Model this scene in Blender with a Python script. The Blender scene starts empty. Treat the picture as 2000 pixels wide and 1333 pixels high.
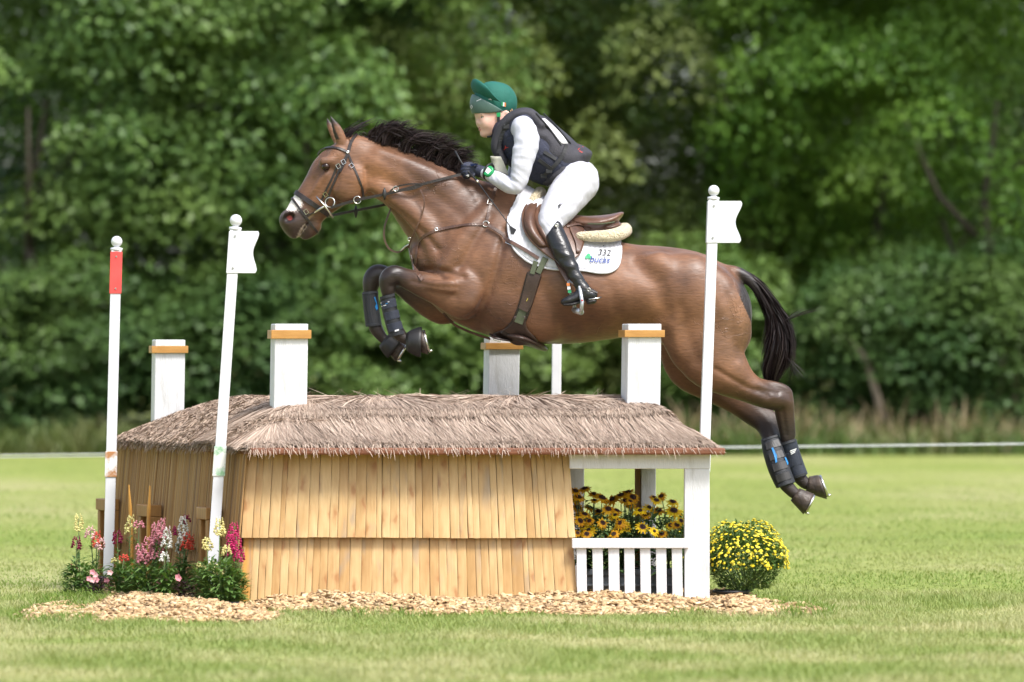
import bpy, bmesh, math, random
import numpy as np
from mathutils import Vector, Matrix
from mathutils.bvhtree import BVHTree

random.seed(7); RNG = np.random.default_rng(7)
SC = bpy.context.scene
COL = SC.collection
R = math.radians

# ------------------------------------------------------------------ camera
F, D, H, CX, CY = 11200.0, 28.0, 1.296, 1000.0, 666.5   # focal length in photo pixels, distance, eye height
cam_d = bpy.data.cameras.new('camera')
cam = bpy.data.objects.new('camera', cam_d); COL.objects.link(cam)
cam.location = (0, -D, H); cam.rotation_euler = (R(90), 0, 0)
cam_d.sensor_width = 36.0; cam_d.lens = F / 2000.0 * 36.0
cam_d.clip_start = 0.5; cam_d.clip_end = 3000
cam_d.dof.use_dof = True; cam_d.dof.focus_distance = D + 0.75; cam_d.dof.aperture_fstop = 2.7
SC.camera = cam

# ------------------------------------------------------------------ sky, sun, exposure
SUN_EL, SUN_AZ = 54.0, 39.0      # sun behind the camera, to its right
w = bpy.data.worlds.new('World'); SC.world = w; w.use_nodes = True
nt = w.node_tree; nt.nodes.clear()
sky = nt.nodes.new('ShaderNodeTexSky'); sky.sky_type = 'NISHITA'; sky.sun_disc = False
sky.sun_elevation = R(SUN_EL); sky.sun_rotation = R(180 - SUN_AZ); sky.dust_density = 3.0; sky.air_density = 1.0
hs = nt.nodes.new('ShaderNodeHueSaturation'); hs.inputs['Saturation'].default_value = 0.7
bg = nt.nodes.new('ShaderNodeBackground'); bg.inputs['Strength'].default_value = 0.15
wo = nt.nodes.new('ShaderNodeOutputWorld')
nt.links.new(sky.outputs[0], hs.inputs['Color']); nt.links.new(hs.outputs[0], bg.inputs['Color'])
nt.links.new(bg.outputs[0], wo.inputs['Surface'])
sd = bpy.data.lights.new('sun', 'SUN'); sd.energy = 2.3; sd.angle = R(14); sd.color = (1.0, 0.985, 0.96)
sun = bpy.data.objects.new('sun', sd); COL.objects.link(sun)
_a, _e = R(SUN_AZ), R(SUN_EL)
sun_dir = Vector((math.sin(_a) * math.cos(_e), -math.cos(_a) * math.cos(_e), math.sin(_e)))
sun.rotation_euler = sun_dir.to_track_quat('Z', 'Y').to_euler()
SC.view_settings.view_transform = 'Standard'; SC.view_settings.look = 'None'
SC.view_settings.exposure = 0.98; SC.view_settings.gamma = 1.0; SC.view_settings.use_curve_mapping = False
SC.render.engine = 'CYCLES'
SC.cycles.use_denoising = True
try: SC.cycles.denoiser = 'OPENIMAGEDENOISE'
except Exception: pass
SC.cycles.max_bounces = 6; SC.cycles.diffuse_bounces = 3; SC.cycles.glossy_bounces = 2
SC.cycles.transmission_bounces = 3; SC.cycles.transparent_max_bounces = 4
SC.cycles.caustics_reflective = False; SC.cycles.caustics_refractive = False

# ------------------------------------------------------------------ helpers
CAM = Vector((0, -D, H))
def P(px, py, Y):
    d = D + Y
    return Vector(((px - CX) / F * d, Y, H - (py - CY) / F * d))
def PX(px, Y): return (px - CX) / F * (D + Y)
def PZ(py, Y): return H - (py - CY) / F * (D + Y)

def tag(o, label=None, cat=None, group=None, kind=None):
    if label: o['label'] = label
    if cat: o['category'] = cat
    if group: o['group'] = group
    if kind: o['kind'] = kind
    return o
def empty(name, loc=(0, 0, 0), parent=None):
    o = bpy.data.objects.new(name, None); COL.objects.link(o); o.location = loc
    o.empty_display_size = 0.1
    if parent: o.parent = parent
    return o
def par(o, p):
    """parent keeping the world position (parents here are only translated)"""
    o.parent = p
    if p is not None:
        off = Vector(p.location); q = p.parent
        while q: off += Vector(q.location); q = q.parent
        o.location = Vector(o.location) - off
    return o
def link(name, me, mat, parent=None, smooth=False):
    o = bpy.data.objects.new(name, me); COL.objects.link(o)
    mats = mat if isinstance(mat, (list, tuple)) else [mat]
    if len(me.materials) == 0:
        for m in mats: me.materials.append(m)
    if smooth: me.polygons.foreach_set('use_smooth', [True] * len(me.polygons))
    if parent is not None: par(o, parent)
    return o
def mesh_np(name, V, Fa, smooth=False):
    """V (n,3), Fa (m,k) numpy arrays, k = 3 or 4"""
    V = np.asarray(V, np.float32); Fa = np.asarray(Fa, np.int32)
    me = bpy.data.meshes.new(name); m, k = Fa.shape
    me.vertices.add(len(V)); me.vertices.foreach_set('co', V.ravel())
    me.loops.add(m * k); me.loops.foreach_set('vertex_index', Fa.ravel())
    me.polygons.add(m); me.polygons.foreach_set('loop_start', np.arange(0, m * k, k, dtype=np.int32))
    if smooth: me.polygons.foreach_set('use_smooth', np.ones(m, bool))
    me.update(calc_edges=True)
    return me
class MB:
    """collects simple shapes into ONE mesh"""
    def __init__(s): s.v = []; s.f = []; s.m = []
    def add(s, v, f, m=0):
        n = len(s.v); s.v += [tuple(x) for x in v]; s.f += [tuple(i + n for i in q) for q in f]; s.m += [m] * len(f)
    def hexa(s, c, m=0):   # 8 corners: bottom 4 ccw, top 4 ccw
        s.add(c, [(3, 2, 1, 0), (4, 5, 6, 7), (0, 1, 5, 4), (1, 2, 6, 5), (2, 3, 7, 6), (3, 0, 4, 7)], m)
    def box(s, x0, x1, y0, y1, z0, z1, m=0):
        s.hexa([(x0, y0, z0), (x1, y0, z0), (x1, y1, z0), (x0, y1, z0), (x0, y0, z1), (x1, y0, z1), (x1, y1, z1), (x0, y1, z1)], m)
    def tube(s, pts, rad, n=8, m=0, cap=True, yscale=1.0):
        pts = [Vector(p) for p in pts]
        rad = rad if isinstance(rad, (list, tuple)) else [rad] * len(pts)
        rings = []; prev = None
        for i, p in enumerate(pts):
            t = (pts[min(i + 1, len(pts) - 1)] - pts[max(i - 1, 0)]).normalized()
            a = prev if prev is not None else (Vector((0, 1, 0)) if abs(t.y) < 0.9 else Vector((1, 0, 0)))
            a = (a - t * a.dot(t)).normalized(); prev = a; b = t.cross(a)
            rings.append([p + a * math.cos(2 * math.pi * k / n) * rad[i] * yscale + b * math.sin(2 * math.pi * k / n) * rad[i] for k in range(n)])
        v = [q for r in rings for q in r]; f = []
        for i in range(len(pts) - 1):
            for k in range(n):
                f.append((i * n + k, i * n + (k + 1) % n, (i + 1) * n + (k + 1) % n, (i + 1) * n + k))
        if cap:
            f.append(tuple(range(n))[::-1]); f.append(tuple((len(pts) - 1) * n + k for k in range(n)))
        s.add(v, f, m)
    def lathe(s, c, prof, n=16, m=0, ax=Vector((0, 0, 1))):
        ax = Vector(ax).normalized(); a = ax.orthogonal().normalized(); b = ax.cross(a); c = Vector(c); v = []; f = []
        for (r, h) in prof:
            for k in range(n):
                v.append(c + ax * h + a * math.cos(2 * math.pi * k / n) * r + b * math.sin(2 * math.pi * k / n) * r)
        for i in range(len(prof) - 1):
            for k in range(n):
                f.append((i * n + k, i * n + (k + 1) % n, (i + 1) * n + (k + 1) % n, (i + 1) * n + k))
        f.append(tuple(range(n))[::-1]); f.append(tuple((len(prof) - 1) * n + k for k in range(n)))
        s.add(v, f, m)
    def build(s, name, mat, parent=None, smooth=False, bevel=0.0, origin=None, seg=2):
        v = s.v
        if origin is None:
            a = np.array(v); origin = (a.min(0) + a.max(0)) / 2
        og = Vector(origin)
        me = bpy.data.meshes.new(name); me.from_pydata([tuple(Vector(q) - og) for q in v], [], s.f); 
        for i, p in enumerate(me.polygons): p.material_index = s.m[i]
        me.update()
        o = bpy.data.objects.new(name, me); COL.objects.link(o); o.location = og
        for mm in (mat if isinstance(mat, (list, tuple)) else [mat]): me.materials.append(mm)
        if smooth: me.polygons.foreach_set('use_smooth', [True] * len(me.polygons))
        if bevel:
            b = o.modifiers.new('bevel', 'BEVEL'); b.width = bevel; b.segments = seg; b.limit_method = 'ANGLE'; b.angle_limit = R(40)
        if parent is not None: par(o, parent)
        return o

# ------------------------------------------------------------------ materials
def lin(r, g, b):
    f = lambda c: (c / 255 / 12.92) if c / 255 <= 0.04045 else ((c / 255 + 0.055) / 1.055) ** 2.4
    return (f(r), f(g), f(b))
def mnode(m, t, **kw):
    n = m.node_tree.nodes.new(t)
    for k, v in kw.items():
        if k in n.inputs: n.inputs[k].default_value = v
        else: setattr(n, k, v)
    return n
def ramp(m, stops, interp='LINEAR'):
    n = m.node_tree.nodes.new('ShaderNodeValToRGB'); cr = n.color_ramp; cr.interpolation = interp
    while len(cr.elements) < len(stops): cr.elements.new(0.5)
    for e, (p, c) in zip(cr.elements, stops):
        e.position = p; e.color = (c, c, c, 1) if isinstance(c, (int, float)) else (*c[:3], 1)
    return n
def mix(m, a, b, fac, mode='MIX'):
    n = m.node_tree.nodes.new('ShaderNodeMix'); n.data_type = 'RGBA'; n.blend_type = mode
    L = m.node_tree.links
    for sock, v in ((n.inputs[0], fac), (n.inputs[6], a), (n.inputs[7], b)):
        if hasattr(v, 'is_output'): L.new(v, sock)
        elif isinstance(v, (int, float)): sock.default_value = v if sock.type == 'VALUE' else (v, v, v, 1)
        else: sock.default_value = (*v[:3], 1)
    return n.outputs[2]
def math_(m, op, a, b=0.0):
    n = m.node_tree.nodes.new('ShaderNodeMath'); n.operation = op; L = m.node_tree.links
    for s, v in ((n.inputs[0], a), (n.inputs[1], b)):
        if hasattr(v, 'is_output'): L.new(v, s)
        else: s.default_value = v
    return n.outputs[0]
def new_mat(name):
    m = bpy.data.materials.new(name); m.use_nodes = True
    return m, m.node_tree.nodes['Principled BSDF'], m.node_tree.links
def pmat(name, c1, c2=None, scale=8, rough=0.6, bump=0.0, bscale=None, stretch=(1, 1, 1), metallic=0.0, sheen=0.0, coat=0.0,
         detail=5, spec=0.5, bdist=0.01, rnd=0.0, contrast=(0.3, 0.7), sss=0.0):
    m, b, L = new_mat(name)
    tc = mnode(m, 'ShaderNodeTexCoord'); mp = mnode(m, 'ShaderNodeMapping'); mp.inputs['Scale'].default_value = stretch
    L.new(tc.outputs['Object'], mp.inputs['Vector'])
    nz = mnode(m, 'ShaderNodeTexNoise', Scale=scale, Detail=detail, Roughness=0.6); L.new(mp.outputs[0], nz.inputs['Vector'])
    c2 = c2 or tuple(x * 0.75 for x in c1)
    rp = ramp(m, [(contrast[0], c2), (contrast[1], c1)]); L.new(nz.outputs[0], rp.inputs[0])
    col = rp.outputs[0]
    if rnd:
        oi = mnode(m, 'ShaderNodeObjectInfo')
        rr = ramp(m, [(0, 1 - rnd), (1, 1.0)]); L.new(oi.outputs['Random'], rr.inputs[0])
        col = mix(m, col, rr.outputs[0], 1.0, 'MULTIPLY')
    L.new(col, b.inputs['Base Color'])
    b.inputs['Roughness'].default_value = rough; b.inputs['Metallic'].default_value = metallic
    b.inputs['Sheen Weight'].default_value = sheen; b.inputs['Coat Weight'].default_value = coat
    b.inputs['Specular IOR Level'].default_value = spec
    if sss:
        b.inputs['Subsurface Weight'].default_value = sss; b.inputs['Subsurface Radius'].default_value = (0.012, 0.005, 0.003)
    if bump:
        n2 = mnode(m, 'ShaderNodeTexNoise', Scale=bscale or scale * 4, Detail=4); L.new(mp.outputs[0], n2.inputs['Vector'])
        bp = mnode(m, 'ShaderNodeBump', Strength=bump, Distance=bdist); L.new(n2.outputs[0], bp.inputs['Height'])
        L.new(bp.outputs[0], b.inputs['Normal'])
    return m
def leafmat(name, c1, c2, trans=0.35, rough=0.5, c3=None, pscale=0.6):
    """foliage: colour varies from leaf to leaf and in patches; light passes through"""
    m, b, L = new_mat(name); nt = m.node_tree
    g = mnode(m, 'ShaderNodeNewGeometry')
    rp = ramp(m, [(0.0, c2), (1.0, c1)]); L.new(g.outputs['Random Per Island'], rp.inputs[0])
    col = rp.outputs[0]
    if c3:
        nz = mnode(m, 'ShaderNodeTexNoise', Scale=pscale, Detail=3); L.new(g.outputs['Position'], nz.inputs['Vector'])
        r2 = ramp(m, [(0.42, 0.0), (0.62, 1.0)]); L.new(nz.outputs[0], r2.inputs[0])
        col = mix(m, col, c3, math_(m, 'MULTIPLY', r2.outputs[0], 0.75))
    L.new(col, b.inputs['Base Color']); b.inputs['Roughness'].default_value = rough
    b.inputs['Specular IOR Level'].default_value = 0.35
    t = mnode(m, 'ShaderNodeBsdfTranslucent'); L.new(mix(m, col, (1.0, 1.0, 0.45), 1.0, 'MULTIPLY'), t.inputs['Color'])
    mx = mnode(m, 'ShaderNodeMixShader'); mx.inputs[0].default_value = trans
    L.new(b.outputs[0], mx.inputs[1]); L.new(t.outputs[0], mx.inputs[2])
    L.new(mx.outputs[0], nt.nodes['Material Output'].inputs['Surface'])
    return m

M = {}
M['white'] = pmat('white_paint', (0.66, 0.66, 0.67), (0.47, 0.455, 0.43), 5, 0.5, 0.25, 60, (3, 3, 0.6), contrast=(0.27, 0.46))
M['white_plastic'] = pmat('white_plastic', (0.66, 0.66, 0.69), (0.58, 0.58, 0.61), 6, 0.35, contrast=(0.2, 0.5))
M['red_plastic'] = pmat('red_plastic', (0.80, 0.085, 0.075), (0.66, 0.06, 0.055), 10, 0.45)
M['stained'] = pmat('stained_sleeve', (0.72, 0.72, 0.70), (0.42, 0.19, 0.07), 14, 0.6, contrast=(0.42, 0.55))
M['stained_green'] = pmat('stained_green_sleeve', (0.66, 0.67, 0.64), (0.22, 0.42, 0.24), 16, 0.6, contrast=(0.38, 0.5))
M['collar'] = pmat('varnished_wood', (0.52, 0.27, 0.075), (0.40, 0.19, 0.045), 9, 0.45, 0.1, 50, (1, 1, 6))
M['eave'] = pmat('red_brown_board', (0.22, 0.082, 0.038), (0.14, 0.05, 0.024), 14, 0.6, 0.1, 60, (0.6, 4, 4))
M['grey_plastic'] = pmat('grey_planter', (0.14, 0.16, 0.18), (0.10, 0.115, 0.13), 9, 0.5)
M['black_plastic'] = pmat('black_pot', (0.02, 0.022, 0.025), None, 9, 0.45)
M['screw'] = pmat('screw', (0.6, 0.6, 0.6), None, 9, 0.3, metallic=1.0)
M['metal'] = pmat('polished_steel', (0.72, 0.70, 0.66), (0.5, 0.48, 0.44), 20, 0.25, metallic=1.0)
M['alu'] = pmat('grey_alloy', (0.55, 0.56, 0.58), (0.42, 0.43, 0.45), 20, 0.4, metallic=0.7)
M['tape'] = pmat('white_tape', (0.62, 0.63, 0.64), None, 9, 0.6)
def plank_mat(name, base, dark, knot=True):
    m, b, L = new_mat(name)
    tc = mnode(m, 'ShaderNodeTexCoord'); oi = mnode(m, 'ShaderNodeObjectInfo')
    ad = mnode(m, 'ShaderNodeVectorMath', operation='ADD'); L.new(tc.outputs['Object'], ad.inputs[0])
    mu = mnode(m, 'ShaderNodeMath', operation='MULTIPLY'); mu.inputs[1].default_value = 37.0; L.new(oi.outputs['Random'], mu.inputs[0])
    L.new(mu.outputs[0], ad.inputs[1])
    def nz(scale, st, detail=4):
        mp = mnode(m, 'ShaderNodeMapping'); mp.inputs['Scale'].default_value = st; L.new(ad.outputs[0], mp.inputs['Vector'])
        n = mnode(m, 'ShaderNodeTexNoise', Scale=scale, Detail=detail, Distortion=0.6); L.new(mp.outputs[0], n.inputs['Vector']); return n.outputs[0], mp.outputs[0]
    g, _ = nz(42, (1, 1, 0.06)); rg = ramp(m, [(0.25, dark), (0.65, base)]); L.new(g, rg.inputs[0])
    t, _ = nz(6, (1, 1, 0.7), 2); rt = ramp(m, [(0.3, (0.86, 0.80, 0.70)), (0.7, (1.05, 1.03, 1.0))]); L.new(t, rt.inputs[0])
    col = mix(m, rg.outputs[0], rt.outputs[0], 1.0, 'MULTIPLY')
    rr = ramp(m, [(0, (0.82, 0.72, 0.56)), (0.25, (1.0, 0.97, 0.92)), (0.8, (1.06, 1.05, 1.03)), (1, (0.90, 0.80, 0.66))]); L.new(oi.outputs['Random'], rr.inputs[0])
    col = mix(m, col, rr.outputs[0], 1.0, 'MULTIPLY')
    # nodes of the cane: tapering brown swirls
    mp = mnode(m, 'ShaderNodeMapping'); mp.inputs['Scale'].default_value = (9.0, 9.0, 4.0); wn = mnode(m, 'ShaderNodeTexNoise', Scale=18.0, Detail=2); L.new(ad.outputs[0], wn.inputs['Vector']); wv_ = mnode(m, 'ShaderNodeVectorMath', operation='MULTIPLY_ADD'); L.new(wn.outputs['Color'], wv_.inputs[0]); wv_.inputs[1].default_value = (.05, .05, .05); L.new(ad.outputs[0], wv_.inputs[2]); L.new(wv_.outputs[0], mp.inputs['Vector'])
    vo = mnode(m, 'ShaderNodeTexVoronoi', Scale=1.0); vo.voronoi_dimensions = '2D'; sx = mnode(m, 'ShaderNodeSeparateXYZ'); cb = mnode(m, 'ShaderNodeCombineXYZ'); L.new(mp.outputs[0], sx.inputs[0]); L.new(sx.outputs[0], cb.inputs[0]); L.new(sx.outputs[2], cb.inputs[1]); L.new(cb.outputs[0], vo.inputs['Vector'])
    rk = ramp(m, [(0.05, 0.8), (0.12, 0.3), (0.24, 0.0)]); L.new(vo.outputs['Distance'], rk.inputs[0])
    col = mix(m, col, (0.34, 0.15, 0.045), rk.outputs[0])
    s, _ = nz(9, (1, 1, 0.35), 3); rs = ramp(m, [(0.58, 0.0), (0.74, 0.6)]); L.new(s, rs.inputs[0])
    col = mix(m, col, (0.26, 0.22, 0.17), rs.outputs[0])
    L.new(col, b.inputs['Base Color']); b.inputs['Roughness'].default_value = 0.5
    bp = mnode(m, 'ShaderNodeBump', Strength=0.35, Distance=0.004); L.new(math_(m, 'ADD', g, math_(m, 'MULTIPLY', t, 2.0)), bp.inputs['Height']); L.new(bp.outputs[0], b.inputs['Normal'])
    return m
M['plank'] = plank_mat('split_cane_plank', (0.58, 0.415, 0.215), (0.48, 0.32, 0.145))
M['plank_orange'] = plank_mat('orange_plank', (0.60, 0.33, 0.08), (0.50, 0.25, 0.055))
M['board'] = plank_mat('weathered_board', (0.42, 0.24, 0.085), (0.28, 0.15, 0.055))
def island_mat(name, cols, rough=0.8, trans=0.0, pos=None):
    m, b, L = new_mat(name); g = mnode(m, 'ShaderNodeNewGeometry')
    n = len(cols); rp = ramp(m, [(i / max(n - 1, 1), c) for i, c in enumerate(cols)]); L.new(g.outputs['Random Per Island'], rp.inputs[0])
    col = rp.outputs[0]
    if pos:   # (scale, colour): patches
        nz = mnode(m, 'ShaderNodeTexNoise', Scale=pos[0], Detail=4); L.new(g.outputs['Position'], nz.inputs['Vector'])
        r2 = ramp(m, [(0.42, 0.0), (0.62, 0.8)]); L.new(nz.outputs[0], r2.inputs[0]); col = mix(m, col, pos[1], r2.outputs[0])
    L.new(col, b.inputs['Base Color']); b.inputs['Roughness'].default_value = rough; b.inputs['Specular IOR Level'].default_value = 0.25
    if trans:
        t = mnode(m, 'ShaderNodeBsdfTranslucent'); L.new(col, t.inputs['Color']); mx = mnode(m, 'ShaderNodeMixShader'); mx.inputs[0].default_value = trans
        L.new(b.outputs[0], mx.inputs[1]); L.new(t.outputs[0], mx.inputs[2]); L.new(mx.outputs[0], m.node_tree.nodes['Material Output'].inputs['Surface'])
    return m
M['thatch'] = island_mat('straw', [(0.26, 0.185, 0.14), (0.42, 0.32, 0.25), (0.50, 0.39, 0.31), (0.33, 0.24, 0.185), (0.60, 0.48, 0.38)], 0.75)
M['thatch_mat'] = island_mat('matted_straw', [(0.22, 0.155, 0.11), (0.36, 0.265, 0.20), (0.44, 0.335, 0.26), (0.29, 0.205, 0.15), (0.52, 0.40, 0.30)], 0.8)
M['thatch_base'] = pmat('thatch_core', (0.25, 0.18, 0.13), (0.13, 0.09, 0.06), 60, 0.9, 0.6, 90)
M['reed'] = island_mat('reed', [(0.30, 0.16, 0.06), (0.44, 0.26, 0.10), (0.36, 0.21, 0.09), (0.50, 0.31, 0.13), (0.24, 0.15, 0.08)], 0.6)
M['chips'] = island_mat('wood_chip', [(0.45, 0.29, 0.14), (0.64, 0.46, 0.26), (0.34, 0.205, 0.095), (0.72, 0.56, 0.35), (0.56, 0.375, 0.19), (0.28, 0.17, 0.085), (0.60, 0.42, 0.22), (0.18, 0.11, 0.06)], 0.75)

# ================================================================== GROUND
def field_mat():
    m, b, L = new_mat('mown_grass'); g = mnode(m, 'ShaderNodeNewGeometry')
    mp = mnode(m, 'ShaderNodeMapping'); mp.inputs['Scale'].default_value = (0.35, 0.16, 1); L.new(g.outputs['Position'], mp.inputs['Vector'])
    n1 = mnode(m, 'ShaderNodeTexNoise', Scale=1.0, Detail=5); L.new(mp.outputs[0], n1.inputs['Vector'])
    r1 = ramp(m, [(0.30, (0.19, 0.245, 0.05)), (0.50, (0.25, 0.285, 0.078)), (0.68, (0.34, 0.33, 0.145))]); L.new(n1.outputs[0], r1.inputs[0])
    n2 = mnode(m, 'ShaderNodeTexNoise', Scale=9.0, Detail=6); L.new(g.outputs['Position'], n2.inputs['Vector'])
    r2 = ramp(m, [(0.3, 0.7), (0.7, 1.15)]); L.new(n2.outputs[0], r2.inputs[0])
    L.new(mix(m, r1.outputs[0], r2.outputs[0], 1.0, 'MULTIPLY'), b.inputs['Base Color']); b.inputs['Roughness'].default_value = 0.9
    b.inputs['Specular IOR Level'].default_value = 0.15
    bp = mnode(m, 'ShaderNodeBump', Strength=0.6, Distance=0.05); L.new(n2.outputs[0], bp.inputs['Height']); L.new(bp.outputs[0], b.inputs['Normal'])
    return m
M['field'] = field_mat()
gv = []; gf = []
xs = [-1200, -300, -60, -20, 20, 60, 300, 1200]; ys = [-60, -20, 0, 20, 40, 80, 300, 2000]
for y in ys:
    for x in xs: gv.append((x, y, 0.0))
n = len(xs)
for j in range(len(ys) - 1):
    for i in range(n - 1): gf.append((j * n + i, j * n + i + 1, (j + 1) * n + i + 1, (j + 1) * n + i))
ground = link('meadow_ground', mesh_np('meadow_ground', np.array(gv), np.array(gf)), M['field'])
tag(ground, 'wide mown meadow stretching to the trees', 'meadow', kind='structure')

# bed of chips: outline in plan
SHEAR = 0.36
def chip_mask(x, y):
    """>0 inside the bed; value is the rough distance to the edge in metres"""
    u = x + SHEAR * y
    def rb(cx, cy, hx, hy, rr):
        dx = np.abs(u - cx) - hx + rr; dy = np.abs(y - cy) - hy + rr
        return -(np.hypot(np.maximum(dx, 0), np.maximum(dy, 0)) + np.minimum(np.maximum(dx, dy), 0) - rr)
    a = rb(-0.15, 0.75, 1.30, 1.75, 0.4)           # round the hut
    dx = np.abs(x + 1.66) - .46 + .42; dy = np.abs(y + .1) - 1.65 + .45
    b = -(np.hypot(np.maximum(dx, 0), np.maximum(dy, 0)) + np.minimum(np.maximum(dx, dy), 0) - .45)   # under the flowers
    c = rb(0.90, 0.30, 0.42, 0.80, 0.35)           # by the yellow pot
    d = np.maximum(np.maximum(a, b), c)
    return d + 0.10 * np.sin(x * 7 + 1.3 * y) + 0.07 * np.sin(x * 17.0 + 2) + 0.05 * np.sin(x * 31 - y * 9)
def chip_h(x, y):
    d = chip_mask(x, y)
    return np.clip(d, 0, 0.4) * 0.12 * (0.75 + 0.3 * np.sin(x * 5 + y * 3)) + 0.010 * np.clip(d * 8, 0, 1) * np.sin(x * 23) * np.sin(y * 19)
gx = np.linspace(-3.2, 2.2, 136); gy = np.linspace(-2.2, 3.4, 112); X, Yg = np.meshgrid(gx, gy)
Z = chip_h(X, Yg) + np.where(chip_mask(X, Yg) > 0.0, 0.004, -0.03)
idx = np.arange(X.size).reshape(X.shape)
q = np.stack([idx[:-1, :-1], idx[:-1, 1:], idx[1:, 1:], idx[1:, :-1]], -1).reshape(-1, 4)
bed_mat = pmat('chip_bed', (0.40, 0.25, 0.12), (0.20, 0.12, 0.06), 60, 0.9, 0.8, 80)
bed = link('chip_bed', mesh_np('chip_bed', np.stack([X.ravel(), Yg.ravel(), Z.ravel()], -1), q, True), bed_mat)
tag(bed, 'low bed of wood chips under the thatched jump', 'ground', kind='structure')

def scatter_boxes(name, pos, size, mat, flat=0.6):
    """many little tapered slabs joined in one mesh"""
    n = len(pos)
    base = np.array([(-1, -1, -1), (1, -1, -1), (1, 1, -1), (-1, 1, -1), (-.8, -.9, 1), (.9, -.7, 1), (.7, .9, 1), (-.9, .8, 1)], np.float32) * 0.5
    fq = np.array([(3, 2, 1, 0), (4, 5, 6, 7), (0, 1, 5, 4), (1, 2, 6, 5), (2, 3, 7, 6), (3, 0, 4, 7)])
    v = base[None] * size[:, None, :] * RNG.uniform(0.7, 1.3, (n, 8, 3))
    az = RNG.uniform(0, 2 * np.pi, n); tx = RNG.normal(0, flat, n); ty = RNG.normal(0, flat * 0.6, n)
    def rot(v, ang, i, j):
        c, s = np.cos(ang)[:, None], np.sin(ang)[:, None]; a = v[..., i] * c - v[..., j] * s; b = v[..., i] * s + v[..., j] * c
        v = v.copy(); v[..., i] = a; v[..., j] = b; return v
    v = rot(v, tx, 1, 2); v = rot(v, ty, 0, 2); v = rot(v, az, 0, 1)
    v += pos[:, None, :]
    f = fq[None] + (np.arange(n) * 8)[:, None, None]
    return link(name, mesh_np(name, v.reshape(-1, 3), f.reshape(-1, 4)), mat)
NC = 26000
cx = RNG.uniform(-3.2, 2.2, NC * 3); cy = RNG.uniform(-2.2, 2.6, NC * 3)
dm = chip_mask(cx, cy); keep = (dm > RNG.exponential(0.03, len(dm)) - 0.045)
# nothing under the closed part of the hut
u_ = cx + SHEAR * cy; keep &= ~((u_ > -1.2) & (u_ < 0.2) & (cy > 0.15) & (cy < 2.2)); keep &= ~((cy > 0.9) & (u_ > -1.1))
cx, cy = cx[keep][:NC], cy[keep][:NC]
cz = np.maximum(chip_h(cx, cy), 0) + 0.006 + RNG.uniform(0, 0.014, len(cx))
sz = np.stack([RNG.uniform(0.02, 0.055, len(cx)), RNG.uniform(0.012, 0.026, len(cx)), RNG.uniform(0.003, 0.008, len(cx))], -1)
chips = scatter_boxes('wood_chips', np.stack([cx, cy, cz], -1).astype(np.float32), sz, M['chips'], 0.45)
tag(chips, 'pale wood chips strewn round the foot of the thatched jump', 'wood chips', kind='stuff')

# ---- grass blades on the lawn near the jump
def blades(n, xr, yr, hmin, hmax, width, name, mat, mask=None, label='', lean=0.5):
    x = RNG.uniform(*xr, n); y = RNG.uniform(*yr, n)
    if mask is not None:
        k = mask(x, y); x, y = x[k], y[k]; n = len(x)
    clump = 0.75 + 0.35 * np.sin(x * 3.1 + 1) * np.sin(y * 2.3) + RNG.uniform(-0.2, 0.2, n)
    h = RNG.uniform(hmin, hmax, n) * clump
    a = RNG.uniform(0, 2 * np.pi, n); ln = RNG.normal(0, lean, (n, 2)) * h[:, None]
    wx, wy = np.cos(a) * width * 0.5, np.sin(a) * width * 0.5
    z0 = np.zeros(n)
    b0 = np.stack([x - wx, y - wy, z0], -1); b1 = np.stack([x + wx, y + wy, z0], -1)
    m0 = np.stack([x - wx * .8 + ln[:, 0] * .35, y - wy * .8 + ln[:, 1] * .35, h * .6], -1); m1 = np.stack([x + wx * .8 + ln[:, 0] * .35, y + wy * .8 + ln[:, 1] * .35, h * .6], -1)
    t = np.stack([x + ln[:, 0], y + ln[:, 1], h], -1)
    v = np.stack([b0, b1, m1, m0, t], 1).reshape(-1, 3)
    i = np.arange(n)[:, None] * 5
    f = np.concatenate([np.concatenate([i, i + 1, i + 2], 1), np.concatenate([i, i + 2, i + 3], 1), np.concatenate([i + 3, i + 2, i + 4], 1)])
    o = link(name, mesh_np(name, v, f), mat); tag(o, label, 'grass', kind='stuff'); return o
M['grass'] = leafmat('grass_blade', (0.31, 0.36, 0.115), (0.21, 0.285, 0.075), 0.3, 0.6, (0.52, 0.48, 0.27), 1.1)
M['grass_far'] = leafmat('meadow_blade', (0.27, 0.345, 0.095), (0.20, 0.28, 0.068), 0.3, 0.6, (0.38, 0.38, 0.17), .5)
M['grass_lush'] = leafmat('grass_tuft', (0.24, 0.33, 0.07), (0.14, 0.235, 0.04), 0.35, 0.5)
out_bed = lambda x, y: chip_mask(x, y) < 0.02
blades(230000, (-3.6, 3.6), (-7.2, 1.2), 0.018, 0.045, 0.0042, 'lawn_grass', M['grass'], out_bed, 'short dry mown grass in the foreground of the jump')
blades(380000, (-7.0, 7.0), (1.2, 34.0), 0.010, 0.026, 0.0065, 'meadow_grass', M['grass_far'], lambda x, y: out_bed(x, y) & (np.abs(x) < (28 + y) * .105) & (RNG.uniform(0, 1, len(x)) < np.clip(1.1 - y / 24, 0.05, 1)), 'mown grass behind the thatched jump')
def edge(x, y):
    d = chip_mask(x, y); p = np.sin(x * 2.7 + 0.6) * np.sin(x * 6.1 + 2)
    return (d < 0.05) & (d > -0.16) & (y < 0.9) & (p > 0.12)
blades(60000, (-3.0, 2.2), (-2.0, 1.0), 0.025, 0.07, 0.0045, 'edge_grass', M['grass_lush'], edge, 'longer green grass tufts along the edge of the wood chips', 0.6)

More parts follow.
